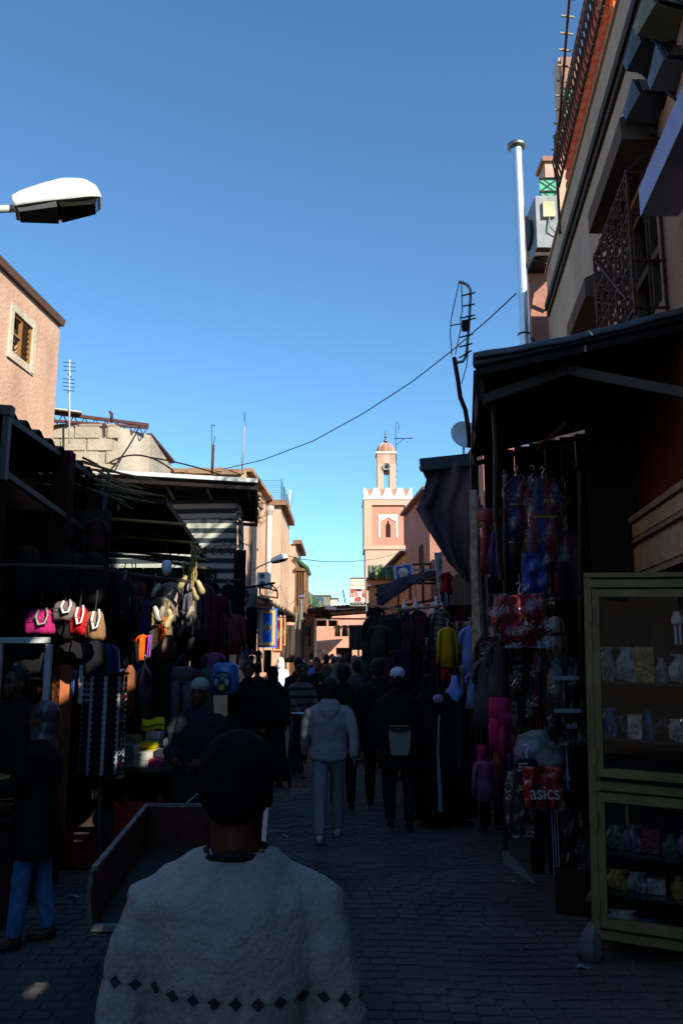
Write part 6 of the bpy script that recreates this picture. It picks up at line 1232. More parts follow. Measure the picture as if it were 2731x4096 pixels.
# shoe strings: shoes hung on pale cords
def shoe_mesh(c_):
    m = MB(); m.loft([((0, 0, 0), .022, .02), ((0, -.01, -.05), .034, .03), ((0, -.02, -.11), .036, .034), ((0, -.025, -.17), .044, .026), ((0, -.02, -.23), .038, .018), ((0, -.018, -.25), .012, .008)], 14, .02, 3); me = bpy.data.meshes.new('shoe'); me.from_pydata([tuple(v) for v in m.v], [], m.f); me.materials.append(c_)
    for p in me.polygons: p.use_smooth = True
    return me
SHM = [shoe_mesh(mat(c_, rough=.55, var=.1, key='sh'+c_, spec=.4)) for c_ in ('#b0a070', '#b8b4a4', '#8c8270', '#4a3a2c', '#17171a', '#2b2b33')]
SP = [(745, 2302, 0, 9.0), (770, 2310, 1, 9.05), (790, 2322, 0, 8.9), (775, 2345, 0, 8.95), (768, 2425, 2, 9.0), (790, 2480, 5, 9.1), (618, 2425, 1, 8.5), (655, 2425, 2, 8.5), (645, 2445, 3, 8.6), (676, 2437, 0, 8.5), (690, 2460, 0, 8.55), (668, 2548, 2, 8.6), (640, 2335, 1, 8.8), (700, 2340, 4, 9.0), (722, 2440, 4, 9.1), (740, 2500, 5, 9.0), (560, 2400, 5, 8.6), (760, 2560, 4, 9.0), (775, 2550, 0, 9.0), (810, 2450, 4, 9.3), (540, 2340, 4, 8.5), (520, 2420, 5, 8.4), (700, 2570, 5, 8.8), (735, 2620, 4, 8.8)]
nmz = ['sand coloured', 'off white', 'grey beige', 'brown', 'black', 'navy']
wh = ['topmost on the left cord', 'second cord of the bright cluster', 'right of the bright cluster', 'low in the bright cluster', 'at the knotted end of the long cord', 'dangling under the knot', 'leftmost above the orange cloth', 'middle above the orange cloth', 'behind the middle pair above the orange cloth', 'right above the orange cloth', 'far right above the orange cloth', 'low beside the orange cloth', 'high under the reed canopy', 'right of the white bulb', 'in the dark right of the orange cloth', 'lower in the dark right of the orange cloth', 'left of the orange cloth', 'low on the dark cord', 'lowest sunlit one on the long cord', 'beside the burgundy trousers', 'left under the canopy', 'lower left under the canopy', 'below the orange cloth', 'above the white skullcap']
for k, (x, y, c_, Yv) in enumerate(SP):
    o = bpy.data.objects.new('shoe', SHM[c_]); C.objects.link(o); o.location = P(x, y, Yv); o.rotation_euler = (rnd.uniform(-.5, .5), rnd.uniform(-.6, .6), rnd.uniform(-1.2, 1.2)); o.scale = (.85, .85, .68)
    tag(o, '%s shoe hanging %s' % (nmz[c_], wh[k]), 'shoe', 'shoes hanging on cords in the left stall')
CORD = mat('#9a8a50', rough=.7, var=.4, scale=30, key='cord')
for k, (x, y0, y1, Yv) in enumerate(((736, 2243, 2305, 9.0), (758, 2250, 2312, 9.05), (767, 2210, 2318, 9.0), (775, 2205, 2430, 9.0), (785, 2205, 2325, 8.9), (773, 2430, 2540, 9.0), (660, 2400, 2430, 8.5), (675, 2410, 2520, 8.5), (612, 2440, 2500, 8.5), (655, 2480, 2520, 8.5))):
    a, b = P(x, y0, Yv), P(x+rnd.uniform(-3, 3), y1, Yv); q = MB(); q.tube([a.lerp(b, t/8)+Vector((.006*sin(t*2.3), .005*cos(t*2.9), 0)) for t in range(9)], .011, 5); q.build('cord', CORD, None, label='pale twisted cord ' + ('first from the left in the bright cluster', 'second from the left in the bright cluster', 'third in the bright cluster with tassel top', 'longest in the bright cluster', 'rightmost in the bright cluster', 'trailing below the knot', 'short above the middle shoes', 'long over the right shoes', 'under the leftmost shoe', 'between the two orange cloths')[k], cat='cord', group='cords of the shoe stall')
q = MB(); a = P(770, 2170, 9.0)
for k in range(6): q.tube([P(762+k*3, 2172+k*4, 9.0), P(770+k*6, 2190+(k % 3)*9, 8.95), P(765+k*9, 2215-(k % 2)*12, 8.9)], .012, 5)
q.build('knotted_rope', CORD, None, label='tangle of pale rope under the corner of the reed canopy', cat='rope')
# orange clothes and others
OR = cloth('#d8560f', key='orange', var=.1)
hang('dress', (545, 2538, 600, 2640), 8.6, OR, 'orange_tunic', 'bright orange tunic in a triangle of sun', 'tunic', depth=.07, hook=False)
hang('cloth', (592, 2540, 606, 2632), 8.55, cloth('#8a4aa0'), 'purple_cloth', 'purple cloth edge beside the orange tunic', 'cloth')
hang('cloth', (636, 2470, 664, 2570), 8.75, OR, 'orange_scarf', 'orange scarf with pointed end between the hanging shoes', 'scarf')
hang('cloth', (650, 2540, 688, 2640), 8.9, cloth('#8f3410'), 'rust_cloth', 'rust orange cloth in the shade below the scarf', 'cloth')
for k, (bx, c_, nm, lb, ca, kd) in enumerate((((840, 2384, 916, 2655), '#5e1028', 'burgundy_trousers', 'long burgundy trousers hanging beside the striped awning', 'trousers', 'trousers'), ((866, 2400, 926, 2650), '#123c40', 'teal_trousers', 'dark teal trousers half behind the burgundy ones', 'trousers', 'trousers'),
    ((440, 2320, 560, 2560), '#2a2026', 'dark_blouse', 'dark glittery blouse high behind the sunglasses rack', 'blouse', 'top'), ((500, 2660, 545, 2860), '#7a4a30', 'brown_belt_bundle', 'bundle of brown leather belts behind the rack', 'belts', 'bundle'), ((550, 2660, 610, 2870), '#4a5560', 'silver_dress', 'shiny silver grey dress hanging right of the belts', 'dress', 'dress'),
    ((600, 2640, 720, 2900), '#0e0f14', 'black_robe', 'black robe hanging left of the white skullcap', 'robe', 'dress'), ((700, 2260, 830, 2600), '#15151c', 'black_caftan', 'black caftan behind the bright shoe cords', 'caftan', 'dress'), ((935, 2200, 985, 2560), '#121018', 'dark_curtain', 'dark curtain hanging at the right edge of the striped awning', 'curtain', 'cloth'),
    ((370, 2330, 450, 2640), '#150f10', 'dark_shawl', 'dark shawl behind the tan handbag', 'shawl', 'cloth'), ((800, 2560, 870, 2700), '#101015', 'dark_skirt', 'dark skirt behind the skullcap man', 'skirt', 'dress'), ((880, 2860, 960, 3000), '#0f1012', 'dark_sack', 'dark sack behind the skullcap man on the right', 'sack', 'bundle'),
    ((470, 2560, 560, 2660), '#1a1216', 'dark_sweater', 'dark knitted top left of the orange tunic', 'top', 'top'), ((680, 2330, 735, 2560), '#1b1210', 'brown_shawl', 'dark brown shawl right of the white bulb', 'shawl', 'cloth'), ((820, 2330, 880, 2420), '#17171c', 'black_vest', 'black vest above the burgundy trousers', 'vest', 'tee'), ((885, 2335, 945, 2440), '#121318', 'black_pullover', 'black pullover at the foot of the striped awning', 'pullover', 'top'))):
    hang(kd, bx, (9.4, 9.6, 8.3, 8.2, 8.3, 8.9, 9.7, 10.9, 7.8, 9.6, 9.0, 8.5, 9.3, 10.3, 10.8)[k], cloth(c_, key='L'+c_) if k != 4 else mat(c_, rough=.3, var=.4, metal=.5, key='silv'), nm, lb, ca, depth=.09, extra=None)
GLI = mat('#70757c', rough=.15, var=.3, bump=.6, bscale=50, metal=.7, key='glit')
q = MB()
for k in range(26): x, y = rnd.uniform(445, 560), rnd.uniform(2230, 2460); a = P(x, y, 8.15+rnd.random()*.2); q.tube([a, a+Vector((rnd.uniform(-.02, .02), 0, -.05-rnd.random()*.06))], [.008, .003], 5)
q.build('trinkets', GLI, None, label='cluster of glittering trinkets hanging high in the shoe stall', cat='trinkets', kind='stuff')
for (a, b) in (((-3.3, 6.9, 2.62), (-2.1, 7.0, 2.6)), ((-2.9, 8.2, 2.75), (-1.6, 8.5, 2.6)), ((-2.6, 8.9, 2.95), (-1.5, 9.1, 2.8)), ((-2.3, 9.9, 2.75), (-1.35, 10.6, 2.8))):
    q = MB(); q.tube([a, b], .018, 6); q.build('hanging_pole', WOODD, None, label='dark wooden pole ' + {6.9: 'from which the handbags hang', 8.2: 'from which the orange clothes hang', 8.9: 'above the skullcap man', 9.9: 'above the burgundy trousers'}[a[1]], cat='pole', group='hanging poles of the left stalls')
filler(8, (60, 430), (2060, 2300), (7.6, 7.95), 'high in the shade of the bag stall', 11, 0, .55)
filler(9, (440, 860), (2260, 2420), (8.9, 9.8), 'in the shade of the shoe stall', 13)
filler(10, (430, 900), (2500, 2680), (8.8, 9.7), 'in the dark behind the orange tunic and the skullcap man', 17)
filler(6, (700, 950), (2330, 2480), (10.2, 11), 'under the striped awning', 19)
filler(6, (200, 470), (2560, 2740), (7.7, 7.95), 'in the dark between the handbags and the sunglasses', 23)
# dark stall partitions that close the shops off from the street light
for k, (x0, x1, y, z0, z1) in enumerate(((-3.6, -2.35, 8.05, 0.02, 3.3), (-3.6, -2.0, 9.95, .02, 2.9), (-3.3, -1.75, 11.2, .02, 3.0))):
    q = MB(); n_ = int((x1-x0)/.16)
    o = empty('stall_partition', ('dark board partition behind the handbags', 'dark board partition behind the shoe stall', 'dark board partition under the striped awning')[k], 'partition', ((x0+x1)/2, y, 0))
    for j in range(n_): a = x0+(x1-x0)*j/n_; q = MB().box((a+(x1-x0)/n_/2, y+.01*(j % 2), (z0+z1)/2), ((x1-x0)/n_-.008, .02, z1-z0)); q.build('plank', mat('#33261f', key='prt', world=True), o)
# white bulb of the shoe stall
p = P(667, 2270, 8.2); o = empty('globe_bulb', 'large white egg shaped bulb hanging in the shoe stall', 'bulb', p); q = MB(); q.ell(p, (.055, .055, .085), 18, 12); q.build('globe', mat('#dfe3ea', rough=.2, var=.02, bump=0, key='globe', spec=.6), o, smooth=True); q = MB(); q.lathe([(.025, 0), (.03, .05), (.012, .06)], 12, p+Vector((0, 0, .075))); q.build('cap', IRON, o); q = MB(); q.tube([p+Vector((0, 0, .12)), p+Vector((0, 0, .5))], .006, 4); q.build('wire', IRON, o)
# child's backpack
bpk = empty('child_backpack', 'shiny blue child rucksack hanging right of the white skullcap', 'rucksack', P(900, 2780, 9.0)); V = lambda x, y, d=0.: P(842+114*x, 2650+130*y, 9.0)+Vector((0, d, 0))
q = MB(); q.loft([(V(.5, 0), .1, .05), (V(.5, .1), .145, .08), (V(.5, .5), .16, .09), (V(.5, .9), .15, .09), (V(.5, 1), .12, .05)], 24, .015, 4); q.build('body', mat('#2f6cae', rough=.25, var=.3, scale=6, bump=.2, spec=.7, key='bpk'), bpk, smooth=True)
q = MB(); q.loft([(V(.45, .3, -.06), .07, .03), (V(.45, .45, -.075), .1, .045), (V(.45, .8, -.075), .1, .045), (V(.45, .88, -.06), .08, .03)], 20, 0); q.build('front_pocket', mat('#12304f', rough=.3, var=.3, scale=9, spec=.6, key='bpk2'), bpk, smooth=True)
q = MB(); q.box(V(.45, .75, -.125), (.05, .01, .06)); q.build('badge', paint('#b8a42c', key='bdg'), bpk)
for s_ in (.25, .62): q = MB(); q.ell(V(s_, .6, -.115), (.025, .008, .04), 10, 6); q.build('badge', paint('#8f9cb4', key='bdg2'), bpk)
# rugs
def rug(px0, py0, px1, py1, Y, col, lab, mid='#c9b27a', rz=0.):
    o = empty('prayer_rug', lab, 'rug', P((px0+px1)/2, py1, Y), 'rugs hanging on the left'); a = P(px0, py0, Y); w_ = (P(px1, py0, Y)-a).length; h = a.z-P(px0, py1, Y).z; R = Matrix.Rotation(rz, 3, 'Z')
    def Q(x, z, d=0.): return a+R@Vector((x*w_, d+.015*sin(x*6), -z*h))
    q = MB(); q.sheet(lambda u, v: Q(u, v), 8, 8, .012); q.build('pile', cloth(col, key='rug'+col, var=.06), o)
    def fr_(x0, x1, z0, z1, t, m_, d, nm):
        q = MB()
        for (a0, a1, b0, b1) in ((x0, x1, z0, z0+t*w_/h), (x0, x1, z1-t*w_/h, z1), (x0, x0+t, z0+t*w_/h, z1-t*w_/h), (x1-t, x1, z0+t*w_/h, z1-t*w_/h)): q.sheet(lambda u, v: Q(a0+(a1-a0)*u, b0+(b1-b0)*v, d), 4, 4, .004)
        q.build(nm, m_, o)
    BD = mat(mid, rough=.95, var=.25, scale=60, bump=.2, key='bd'+mid); BD2 = mat('#9a8a5c', rough=.95, var=.45, scale=75, bump=.2, key='bd2'); CRM = cloth('#cfc08a', key='crm')
    fr_(.06, .94, .035, .965, .055, BD2, -.010, 'outer_border'); fr_(.115, .885, .06, .94, .13, BD, -.012, 'border'); fr_(.235, .765, .12, .88, .022, CRM, -.0145, 'inner_line')
    q = MB(); q.add([Q(.5, .36, -.014), Q(.72, .5, -.014), Q(.5, .64, -.014), Q(.28, .5, -.014)], [(0, 1, 2, 3)]); q.build('medallion', CRM, o)
    q = MB(); q.add([Q(.5, .385, -.018), Q(.68, .5, -.018), Q(.5, .615, -.018), Q(.32, .5, -.018)], [(0, 1, 2, 3)]); q.build('medallion_core', BD2, o)
    for zz in (.345, .655): q = MB(); q.add([Q(.5, zz-.02, -.016), Q(.53, zz, -.016), Q(.5, zz+.02, -.016), Q(.47, zz, -.016)], [(0, 1, 2, 3)]); q.build('pendant', CRM, o)
    for x in (.3, .78): q = MB(); q.box(Q(x, -.005, -.02), (.03, .03, .05)); q.build('clip', WHT, o)
rug(1032, 2432, 1110, 2590, 20.9, '#1560e0', 'bright blue prayer rug with a cream diamond hanging in full sun')
rug(1092, 2465, 1132, 2610, 22.0, '#8c1424', 'red rug with cream border directly behind the blue rug')
rug(1122, 2465, 1144, 2588, 23.0, '#7f1224', 'narrow red rug edge furthest right of the hanging rugs')
hang('cloth', (1126, 2500, 1180, 2650), 24.5, cloth('#4a4438', key='brc'), 'brown_blanket', 'large grey brown blanket hanging beyond the red rugs', 'blanket')
hang('cloth', (1180, 2450, 1203, 2520), 25, cloth('#7a7366', key='grc'), 'grey_cloth', 'grey cloth hanging by the small metal chimney', 'cloth')
hang('cloth', (1216, 2505, 1236, 2545), 30, cloth('#7d7868', key='grc2'), 'grey_towel', 'grey towel hanging in front of the far pink wall', 'towel')
hang('cloth', (1236, 2505, 1242, 2585), 30, CK, 'black_garment', 'narrow black garment right of the grey towel', 'garment')
hang('cloth', (976, 2350, 1030, 2430), 15, cloth('#7f8c94', key='tarpb'), 'pale_tarp', 'pale blue grey tarpaulin flap left above the blue rug', 'tarpaulin')
hang('cloth', (958, 2430, 1030, 2620), 15.4, cloth('#0e0f12'), 'black_drape', 'black drape left of the blue rug', 'drape')
for k, (bx, c_, Yv) in enumerate((((958, 2610, 975, 2680), '#a8a8a0', 14), ((975, 2600, 995, 2660), '#3a6a9a', 14.3), ((995, 2620, 1020, 2690), '#17141a', 14.6), ((944, 2590, 960, 2660), '#a02a34', 13.6), ((1020, 2600, 1050, 2690), '#1c1612', 15.8), ((1056, 2600, 1086, 2690), '#241c18', 17.6), ((905, 2390, 930, 2470), '#a7a79c', 12.2))):
    hang(('tee', 'top', 'dress', 'tee', 'dress', 'cloth', 'dress')[k], bx, Yv, cloth(c_, key='sm'+c_), 'small_garment', ('white shirt', 'blue top', 'black dress', 'red shirt', 'dark brown dress', 'dark curtain', 'grey striped jacket')[k]+' hanging '+('at the left of the far stall', 'beside the white shirt of the far stall', 'right of the blue top in the far stall', 'by the green rucksack edge', 'under the blue rug', 'behind the white robed figure', 'left of the dark curtain')[k], 'garment', depth=.08)
# ragged roofs of the far left stalls
corr('ragged_stall_roof', P(1072, 2396, 20.2), P(1145, 2442, 23), P(1100, 2424, 23.5)+Vector((-1, 0, 0)), P(1018, 2384, 20.2)+Vector((-.5, 0, .1)), 'ragged canvas and board roof above the rugs on the left', mat('#8a8070', rough=.9, var=.5, scale=5, key='rag', world=True), amp=.05, wl=.5, sag=.1)
corr('second_stall_roof', P(1142, 2436, 23), P(1210, 2480, 27), P(1180, 2470, 27)+Vector((-1.2, 0, 0)), P(1120, 2428, 23)+Vector((-1, 0, .1)), 'second crumpled sheet roof beyond the rugs', mat('#75664f', rough=.9, var=.5, scale=5, key='rag2', world=True), amp=.05, wl=.5, sag=.05)
corr('board_stall_roof', P(968, 2352, 14.2), P(1052, 2398, 17.5), P(1030, 2380, 18)+Vector((-.8, 0, .3)), P(970, 2325, 14.2)+Vector((-1, 0, .25)), 'grey board roof next to the striped awning', mat('#6c675c', rough=.9, var=.4, scale=5, key='rag3', world=True), amp=.01, wl=.3)
q0 = empty('iron_rack', 'rusty iron rack shelf below the two air conditioners', 'rack', P(1075, 2400, 19)); 
for (a, b) in (((1040, 2382), (1110, 2392)), ((1040, 2345), (1110, 2365)), ((1040, 2345), (1040, 2382)), ((1110, 2365), (1110, 2392)), ((1085, 2336), (1108, 2362)), ((1085, 2336), (1085, 2360))): q = MB(); q.beam(P(*a, 19), P(*b, 19), .035); q.build('bar', RUST, q0)
for k in range(2):
    o = empty('air_conditioner', ('upper small white air conditioner on the pink house wall', 'lower small air conditioner half behind the iron rack')[k], 'air conditioner', P(1057, 2318+k*28, 20.0)); c_ = P(1056, 2308+k*30, 20.4); q = MB().box(c_, (.3, .6, .19)); q.build('casing', WHT, o); q = MB(); q.lathe([(.07, 0), (.07, .01)], 16, c_+Vector((-.02, -.31, 0)), Matrix.Rotation(pi/2, 3, 'X')); q.build('fan_grille', mat('#5a5c5e', key='fg2'), o)
q = MB(); a = P(1205, 2480, 25); q.lathe([(.055, 0), (.055, .68)], 14, a); ch2 = q.build('small_chimney', GALV, None, label='short galvanised chimney with a cowl above the far left stalls', cat='chimney'); q = MB(); q.lathe([(.14, 0), (.06, .08), (.01, .1)], 14, a+Vector((0, 0, .7))); q.build('cowl', GALV, ch2)
# street lamps
def cobra(p, L_, rz, lab, arm, tilt=radians(12), roll=0.):
    o = empty('street_lamp', lab, 'street lamp', p, 'street lamps'); R = Matrix.Rotation(rz, 3, 'Z')@Matrix.Rotation(-tilt, 3, 'Y')@Matrix.Rotation(roll, 3, 'X'); p = Vector(p)
    def T(x, y, z): return p+R@Vector((x*L_, y*L_, z*L_))
    m = MB(); sc0 = [(0, .13, -.06, .14), (.12, .165, -.07, .19), (.4, .19, -.08, .26), (.62, .2, -.09, .3), (.85, .18, -.07, .27), (.97, .13, -.05, .18), (1.0, .07, -.02, .1)]; n = 22; sec = []
    for s0, s1 in zip(sc0, sc0[1:]): sec += [tuple(a+(b-a)*t/4 for a, b in zip(s0, s1)) for t in range(4)]
    sec.append(sc0[-1]); sec = [sec[0]]+[tuple((sec[i-1][k]+2*sec[i][k]+sec[i+1][k])/4 for k in range(4)) for i in range(1, len(sec)-1)]+[sec[-1]]
    for x, hw, zb, zt in sec:
        for j in range(n):
            a = pi*j/(n-1); m.v.append(T(x, hw*(1 if cos(a) > 0 else -1)*abs(cos(a))**.7, zb+(zt-zb)*max(0, sin(a))**.7))
    for i in range(len(sec)-1):
        for j in range(n): m.f.append((i*n+j, i*n+(j+1) % n, (i+1)*n+(j+1) % n, (i+1)*n+j))
    m.f += [tuple(range(n-1, -1, -1)), tuple((len(sec)-1)*n+j for j in range(n))]; ho = m.build('housing', paint('#d2d3cf', rough=.35, var=.12, key='lamph'), o, smooth=True)
    for p_ in ho.data.polygons:
        if len(p_.vertices) > 4 or abs(p_.vertices[0]//n*n-p_.vertices[0]) == n-1 or (max(p_.vertices) % n == n-1 and min(p_.vertices) % n == 0): p_.use_smooth = False
    m = MB(); m.tube([T(.4, .185, .0), T(.4, .14, .2), T(.4, 0, .262), T(.4, -.14, .2), T(.4, -.185, 0)], .004*L_, 5); m.build('seam', IRON, o)
    m = MB(); m.add([T(*c_) for c_ in [(.02, -.12, -.05), (.46, -.18, -.075), (.46, .18, -.075), (.02, .12, -.05), (.04, -.1, -.12), (.46, -.16, -.15), (.46, .16, -.15), (.04, .1, -.12)]], [(0, 1, 2, 3), (7, 6, 5, 4), (0, 4, 5, 1), (1, 5, 6, 2), (2, 6, 7, 3), (3, 7, 4, 0)]); m.build('gear_tray', mat('#4c4f50', key='gear'), o)
    m = MB(); m.add([T(*c_) for c_ in [(.47, -.19, -.075), (.95, -.13, -.055), (.95, .13, -.055), (.47, .19, -.075), (.5, -.15, -.15), (.9, -.1, -.12), (.9, .1, -.12), (.5, .15, -.15)]], [(0, 1, 2, 3), (7, 6, 5, 4), (0, 4, 5, 1), (1, 5, 6, 2), (2, 6, 7, 3), (3, 7, 4, 0)]); m.build('lens', mat('#1d1b16', rough=.12, bump=0, spec=.6, key='lens'), o)
    m = MB(); m.tube([T(.02, 0, .0)]+[Vector(q) for q in arm], .03*L_/.7, 8); m.build('arm', paint('#b9bdb8', key='arm'), o, smooth=True); return o
a = P(58, 835, 6.3); cobra(a, .74, radians(18), 'large white street lamp reaching in from the left against the sky', [a+Vector((-.5, -.1, -.08)), a+Vector((-1.3, -.3, -.3)), (-3.75, 5.9, 5.0), (-3.75, 5.9, 3.3)], tilt=radians(17), roll=radians(-8))
a = P(1086, 2245, 21); cobra(a, .47, radians(20), 'small white street lamp on the crumbling pink house', [a+Vector((-.35, .2, -.12)), a+Vector((-.5, .3, -.22))], tilt=radians(14), roll=radians(-20))
a = P(1345, 2437, 29); cobra(a, .42, radians(170), 'small white lamp fixed under the dark shed roof', [a+Vector((.3, .1, .0)), a+Vector((.7, .2, .05))], tilt=radians(4))
# aerials
def aerial(pts, lab, bars=(), r=.018, mt=None, Yv=10, barr=.007):
    o = empty('tv_aerial', lab, 'aerial', P(*pts[0], Yv)); q = MB(); q.tube([P(x, y, Yv) for x, y in pts], r, 7); q.build('mast', mt or GALV, o, smooth=True)
    for (x0, y0, x1, y1) in bars: q = MB(); q.tube([P(x0, y0, Yv), P(x1, y1, Yv-.02)], barr, 5); q.build('element', IRON, o)
    return o
aerial([(279, 1775), (279, 1560), (280, 1440)], 'thin silver aerial standing on the block wall house', [(255, 1449+i*16, 303, 1453+i*16) for i in range(3)]+[(252, 1514+i*15, 300, 1520+i*15) for i in range(4)]+[(270, 1495, 287, 1510), (270, 1570, 283, 1562)], r=.017, Yv=14.4, mt=paint('#b9bcbc', key='aer'))
aerial([(848, 1920), (853, 1780)], 'rusty pole with small rod aerial left of centre', [(848, 1700, 848, 1778), (846, 1700, 860, 1703), (853, 1780, 862, 1745)], r=.025, Yv=13.2, mt=RUST)
aerial([(968, 1882), (978, 1710)], 'thin pale aerial pole with a short top rod', [(977, 1648, 984, 1705), (974, 1690, 983, 1650)], r=.022, Yv=20.1, mt=paint('#9a8f88', key='aer2'))
aerial([(1158, 2030), (1160, 1960)], 'white aerial on the terrace of the plain pink house', [(1165, 2030, 1166, 1975)], r=.03, Yv=26, mt=WHT)
aerial([(1213, 2400), (1219, 2355)], 'thin leaning aerial above the green tiled roof', r=.04, Yv=50, mt=IRON); aerial([(1382, 2412), (1370, 2358)], 'thin leaning aerial left of the restaurant sign', r=.03, Yv=40, mt=IRON)
aerial([(448, 1690), (446, 1655), (440, 1645)], 'short rusty rod on the roof truss of the block wall house', [(452, 1652, 452, 1690)], r=.025, Yv=14.4, mt=RUST)
YA = 8.95; o = aerial([(1880, 1790), (1868, 1690), (1860, 1640), (1840, 1590), (1830, 1520), (1815, 1430)], 'dark leaning aerial mast with curved directional top beside the black awning', r=.028, Yv=YA, mt=IRON)
q = MB(); q.tube([P(x, y, YA) for x, y in ((1832, 1128), (1850, 1130), (1868, 1140), (1880, 1160), (1880, 1200), (1874, 1300), (1866, 1400), (1860, 1430), (1850, 1446), (1828, 1450))], .018, 8); q.build('boom', GALV, o, smooth=True)
for (x0, y0, x1, y1) in ((1848, 1182, 1900, 1170), (1847, 1225, 1898, 1216), (1843, 1272, 1898, 1260), (1860, 1282, 1903, 1272), (1838, 1350, 1890, 1336), (1835, 1388, 1888, 1374), (1835, 1432, 1885, 1402)): q = MB(); q.tube([P(x0, y0, YA), P(x1, y1, YA-.05)], .01, 5); q.build('element', IRON, o)
q = MB(); q.tube([P(x, y, YA) for x, y in ((1835, 1132), (1803, 1275), (1800, 1330), (1806, 1420))], .006, 4); q.tube([P(x, y, YA) for x, y in ((1845, 1135), (1848, 1245), (1840, 1275), (1843, 1310), (1820, 1418))], .006, 4); q.tube([P(1803, 1302, YA), P(1845, 1295, YA)], .009, 4); q.tube([P(x, y, YA) for x, y in ((1872, 1395), (1866, 1460), (1845, 1535))], .006, 4); q.build('reflector_wire', IRON, o)
q = MB(); q.box(P(1860, 1303, YA), (.08, .05, .13)); q.build('junction_box', DARK, o)
def wire(pts, lab, r=.01):
    q = MB(); q.tube(pts, r, 5); q.build('overhead_wire', mat('#2c2a2c', key='wire'), None, label=lab, cat='wire')
pa, pb = P(870, 1882, 20), P(2115, 1125, 12.8)
pts = []
for x, y, Yv in ((620, 1905, 20), (870, 1882, 20), (1050, 1840, 19.5), (1250, 1765, 18.5), (1450, 1655, 17.2), (1650, 1525, 15.8), (1810, 1400, 14.6), (1960, 1270, 13.6), (2120, 1120, 12.9)): pts.append(P(x, y, Yv))
wire(pts, 'long dark wire sagging across the sky from the left roofs to the chimney', .012)
wire([P(x, y, Yv) for x, y, Yv in ((1150, 2224, 21.5), (1200, 2236, 23), (1300, 2247, 26), (1400, 2247, 30), (1500, 2236, 38), (1640, 2200, 49))], 'thin wire from the small street lamp to the minaret', .012)
# bicycle of the man in the checked jacket
bi = empty('bicycle', 'old bicycle with pale handlebar pushed beside the checked jacket man', 'bicycle', (-.72, 12.1, 0)); CHR = GALV
def whl(y):
    c_ = Vector((-.72, y, .33)); q = MB(); q.tube([c_+Vector((0, .32*cos(a), .32*sin(a))) for a in [2*pi*k/24 for k in range(25)]], .018, 6, cap=False); w_ = q.build('wheel', DARK, bi)
    for k in range(10): a = 2*pi*k/10; q = MB(); q.tube([c_, c_+Vector((0, .31*cos(a), .31*sin(a)))], .002, 3); q.build('spoke', CHR, w_)
whl(11.6); whl(12.65)
q = MB(); 
for a, b in (((11.6, .33), (11.72, .95)), ((11.72, .8), (12.2, .82)), ((11.7, .7), (12.1, .32)), ((12.1, .32), (12.22, .9)), ((12.1, .32), (12.65, .33)), ((12.2, .8), (12.65, .33))): q.tube([(-.72, *a), (-.72, *b)], .016, 6)
q.build('frame', paint('#2a4a5a', key='bikef'), bi)
q = MB(); q.tube([(-1.0, 11.9, .96), (-.98, 11.78, .98), (-.72, 11.72, .99), (-.46, 11.78, .98), (-.44, 11.9, .96)], .014, 6); q.tube([(-.72, 11.72, .85), (-.72, 11.72, 1.0)], .013, 6); q.build('handlebar', metal('#c8ccd0', rough=.2, key='hbar'), bi); q = MB(); q.ell((-.72, 12.25, .95), (.08, .13, .04)); q.build('saddle', DARK, bi)
# handcart
hc_ = empty('handcart', 'empty maroon sheet metal handcart with worn pale rim in front of the near man', 'handcart', (-.75, 5.2, 0)); MAR = mat('#5e3026', rough=.6, var=.5, scale=5, bump=.3, key='cart'); RIM = mat('#8b8a8c', rough=.45, var=.6, scale=14, metal=.3, key='rim')
n0, n1, f0, f1, zt, zb = (-1.29, 4.42), (-.42, 4.42), (-1.43, 6.15), (-.55, 6.15), .75, .46
def wallq(a, b, nm):
    q = MB(); a, b = Vector((*a, 0)), Vector((*b, 0)); q.beam(a+Vector((0, 0, (zt+zb)/2)), b+Vector((0, 0, (zt+zb)/2)), .018, zt-zb); q.build(nm, MAR, hc_)
wallq(n0, f0, 'side_wall'); wallq(n1, f1, 'side_wall'); wallq(f0, f1, 'end_wall')
q = MB(); q.prism([(*n0, zb), (*n1, zb), (*f1, zb), (*f0, zb)], (0, 0, -.02), (0, 0, 0)); q.build('floor', mat('#35302c', rough=.8, var=.5, scale=6, key='cfl'), hc_)
for a, b in ((n0, f0), (n1, f1), (f0, f1)): q = MB(); q.beam((*a, zt+.006), (*b, zt+.006), .03, .022); q.build('rim', RIM, hc_)
q = MB(); q.beam((*n0, zb+.01), (*n1, zb+.01), .03, .03); q.build('rim', RIM, hc_)
q = MB(); q.tube([(n0[0]-.01, n0[1]-.012, zt), (n0[0]-.015, n0[1]-.015, .62), (n0[0], n0[1]-.01, zb)], .013, 6); q.build('corner_edge', RIM, hc_)
q = MB(); q.tube([(-1.15, 6.17, .76), (-.93, 6.3, .93), (-.62, 6.17, .76)], .01, 6); q.build('handle_brace', RIM, hc_); q = MB(); q.tube([(-.98, 6.17, .76), (-.9, 6.28, .95)], .025, 8); q.build('handle_tube', paint('#8fa3ad', key='hndl'), hc_)
for s_, e_ in ((-.8, -.42), (-.48, -.08)): q = MB(); q.tube([(s_, 4.4, .6), ((s_+e_)/2, 3.2, .8), (e_, 2.42, .9)], .02, 8); q.build('push_handle', RIM, hc_)
for sx in (-1.18, -.62):
    c_ = Vector((sx, 5.25, .24)); q = MB(); q.tube([c_+Vector((0, .2*cos(a), .2*sin(a))) for a in [2*pi*k/22 for k in range(23)]], .035, 8, cap=False); w_ = q.build('wheel', DARK, hc_)
    for k in range(6): a = pi*k/6; q = MB(); q.tube([c_-Vector((0, .19*cos(a), .19*sin(a))), c_+Vector((0, .19*cos(a), .19*sin(a)))], .008, 4); q.build('spoke', RIM, w_)
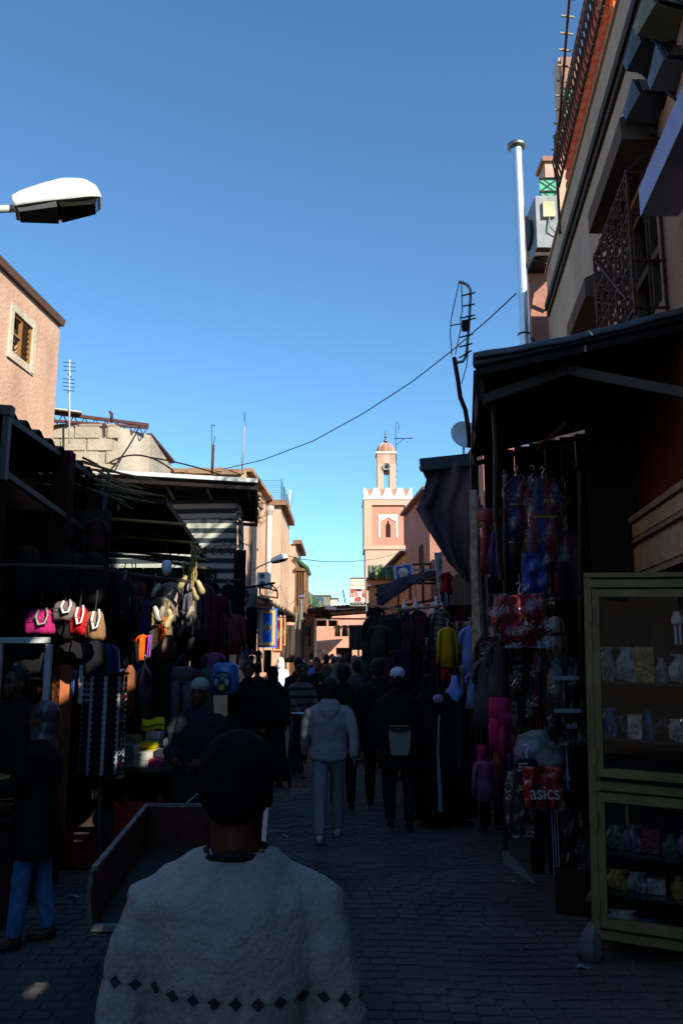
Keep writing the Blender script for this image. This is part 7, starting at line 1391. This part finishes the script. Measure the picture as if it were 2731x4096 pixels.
q = MB(); q.tube([(-1.2, 5.25, .24), (-.6, 5.25, .24)], .018, 6); q.beam((-1.2, 5.25, .3), (-1.2, 5.25, .45), .05); q.beam((-.6, 5.25, .3), (-.6, 5.25, .45), .05); q.build('axle', IRON, hc_)
q = MB(); c_ = P(520, 3590, 4.9); q.sheet(lambda u, v: Vector((-1.12+.2*u, 4.75+.14*v, .475+.012*sin(u*7)+.02*u)), 6, 3, .008); q.build('paper_packet', mat('#8c98a8', rough=.6, var=.3, scale=30, key='pprp'), None, label='pale blue printed paper packet lying inside the handcart', cat='packet')
for k, (x, y) in enumerate(((2064, 3533), (2330, 3875), (1140, 3348), (300, 3590), (270, 3420))):
    Yv = None
    v = (PH/2-y)/FOC; dy = cos(PITCH)-v*sin(PITCH); dz = sin(PITCH)+v*cos(PITCH); Yv = dy*(-EYE/dz); p = P(x, y, Yv); q = MB(); q.sheet(lambda u, w_: p+Vector((.07*(u-.5), .03*(w_-.5), .012+.008*sin(u*5))), 4, 2, .003)
    q.build('paper_scrap', mat('#9aa0a8', rough=.7, key='scrap'), None, label='small white paper scrap on the paving ' + ('before the white striped trousers', 'left of the cabinet foot near the camera', 'beside the feet of the hooded youth', 'right of the blue pyjama leg', 'behind the left woman')[k], cat='paper scrap', group='paper scraps on the paving')
# yellow straw baskets at the left edge
o = empty('basket_stack', 'stack of yellow straw baskets at the left photo edge', 'baskets', P(10, 3260, 5.9))
for k in range(7): q = MB(); q.lathe([(.13, 0), (.16, .03), (.155, .035), (.125, .006)], 22, (P(0, 3260, 5.9).x-.05, 5.95, .75+k*.035)); q.build('basket', mat('#9a7c34', rough=.8, var=.5, scale=40, key='bsk'), o)
q = MB().box((P(0, 3260, 5.9).x-.1, 6.0, .36), (.4, .4, .72)); q.build('basket_stand', mat('#2a1c14', key='bst'), None, label='dark stand carrying the straw baskets', cat='stand')
# ---------- split joined repeats into single pieces
def split_islands(o):
    me = o.data; par = list(range(len(me.vertices)))
    def fd(a):
        while par[a] != a: par[a] = par[par[a]]; a = par[a]
        return a
    for p in me.polygons:
        v = list(p.vertices)
        for w_ in v[1:]: par[fd(w_)] = fd(v[0])
    gr = {}
    for p in me.polygons: gr.setdefault(fd(p.vertices[0]), []).append(p)
    if len(gr) < 2 or len(gr) > 60: return
    nm = o.name.split('.')[0]; sm = me.polygons[0].use_smooth; first = True
    datas = []
    for g_, ps in gr.items():
        ix = {}; vs = []; fs = []
        for p in ps:
            f = []
            for v in p.vertices:
                if v not in ix: ix[v] = len(vs); vs.append(tuple(me.vertices[v].co))
                f.append(ix[v])
            fs.append(f)
        m2 = bpy.data.meshes.new(nm); m2.from_pydata(vs, [], fs)
        for mm in me.materials: m2.materials.append(mm)
        for p in m2.polygons: p.use_smooth = sm
        datas.append(m2)
    o.data = datas[0]
    for m2 in datas[1:]:
        c_ = o.copy(); c_.data = m2; C.objects.link(c_)
SPLIT = {'leg', 'pole', 'rafter', 'beam', 'lamp', 'post', 'strut', 'cable', 'rope_end', 'bracket', 'upright', 'rod', 'shelf_board', 'strap', 'stripe', 'bulb', 'tile', 'rail_bar'}
for o in list(C.objects):
    if o.type == 'MESH' and o.parent and o.name.split('.')[0] in SPLIT and o.get('kind') is None and not o.modifiers: split_islands(o)
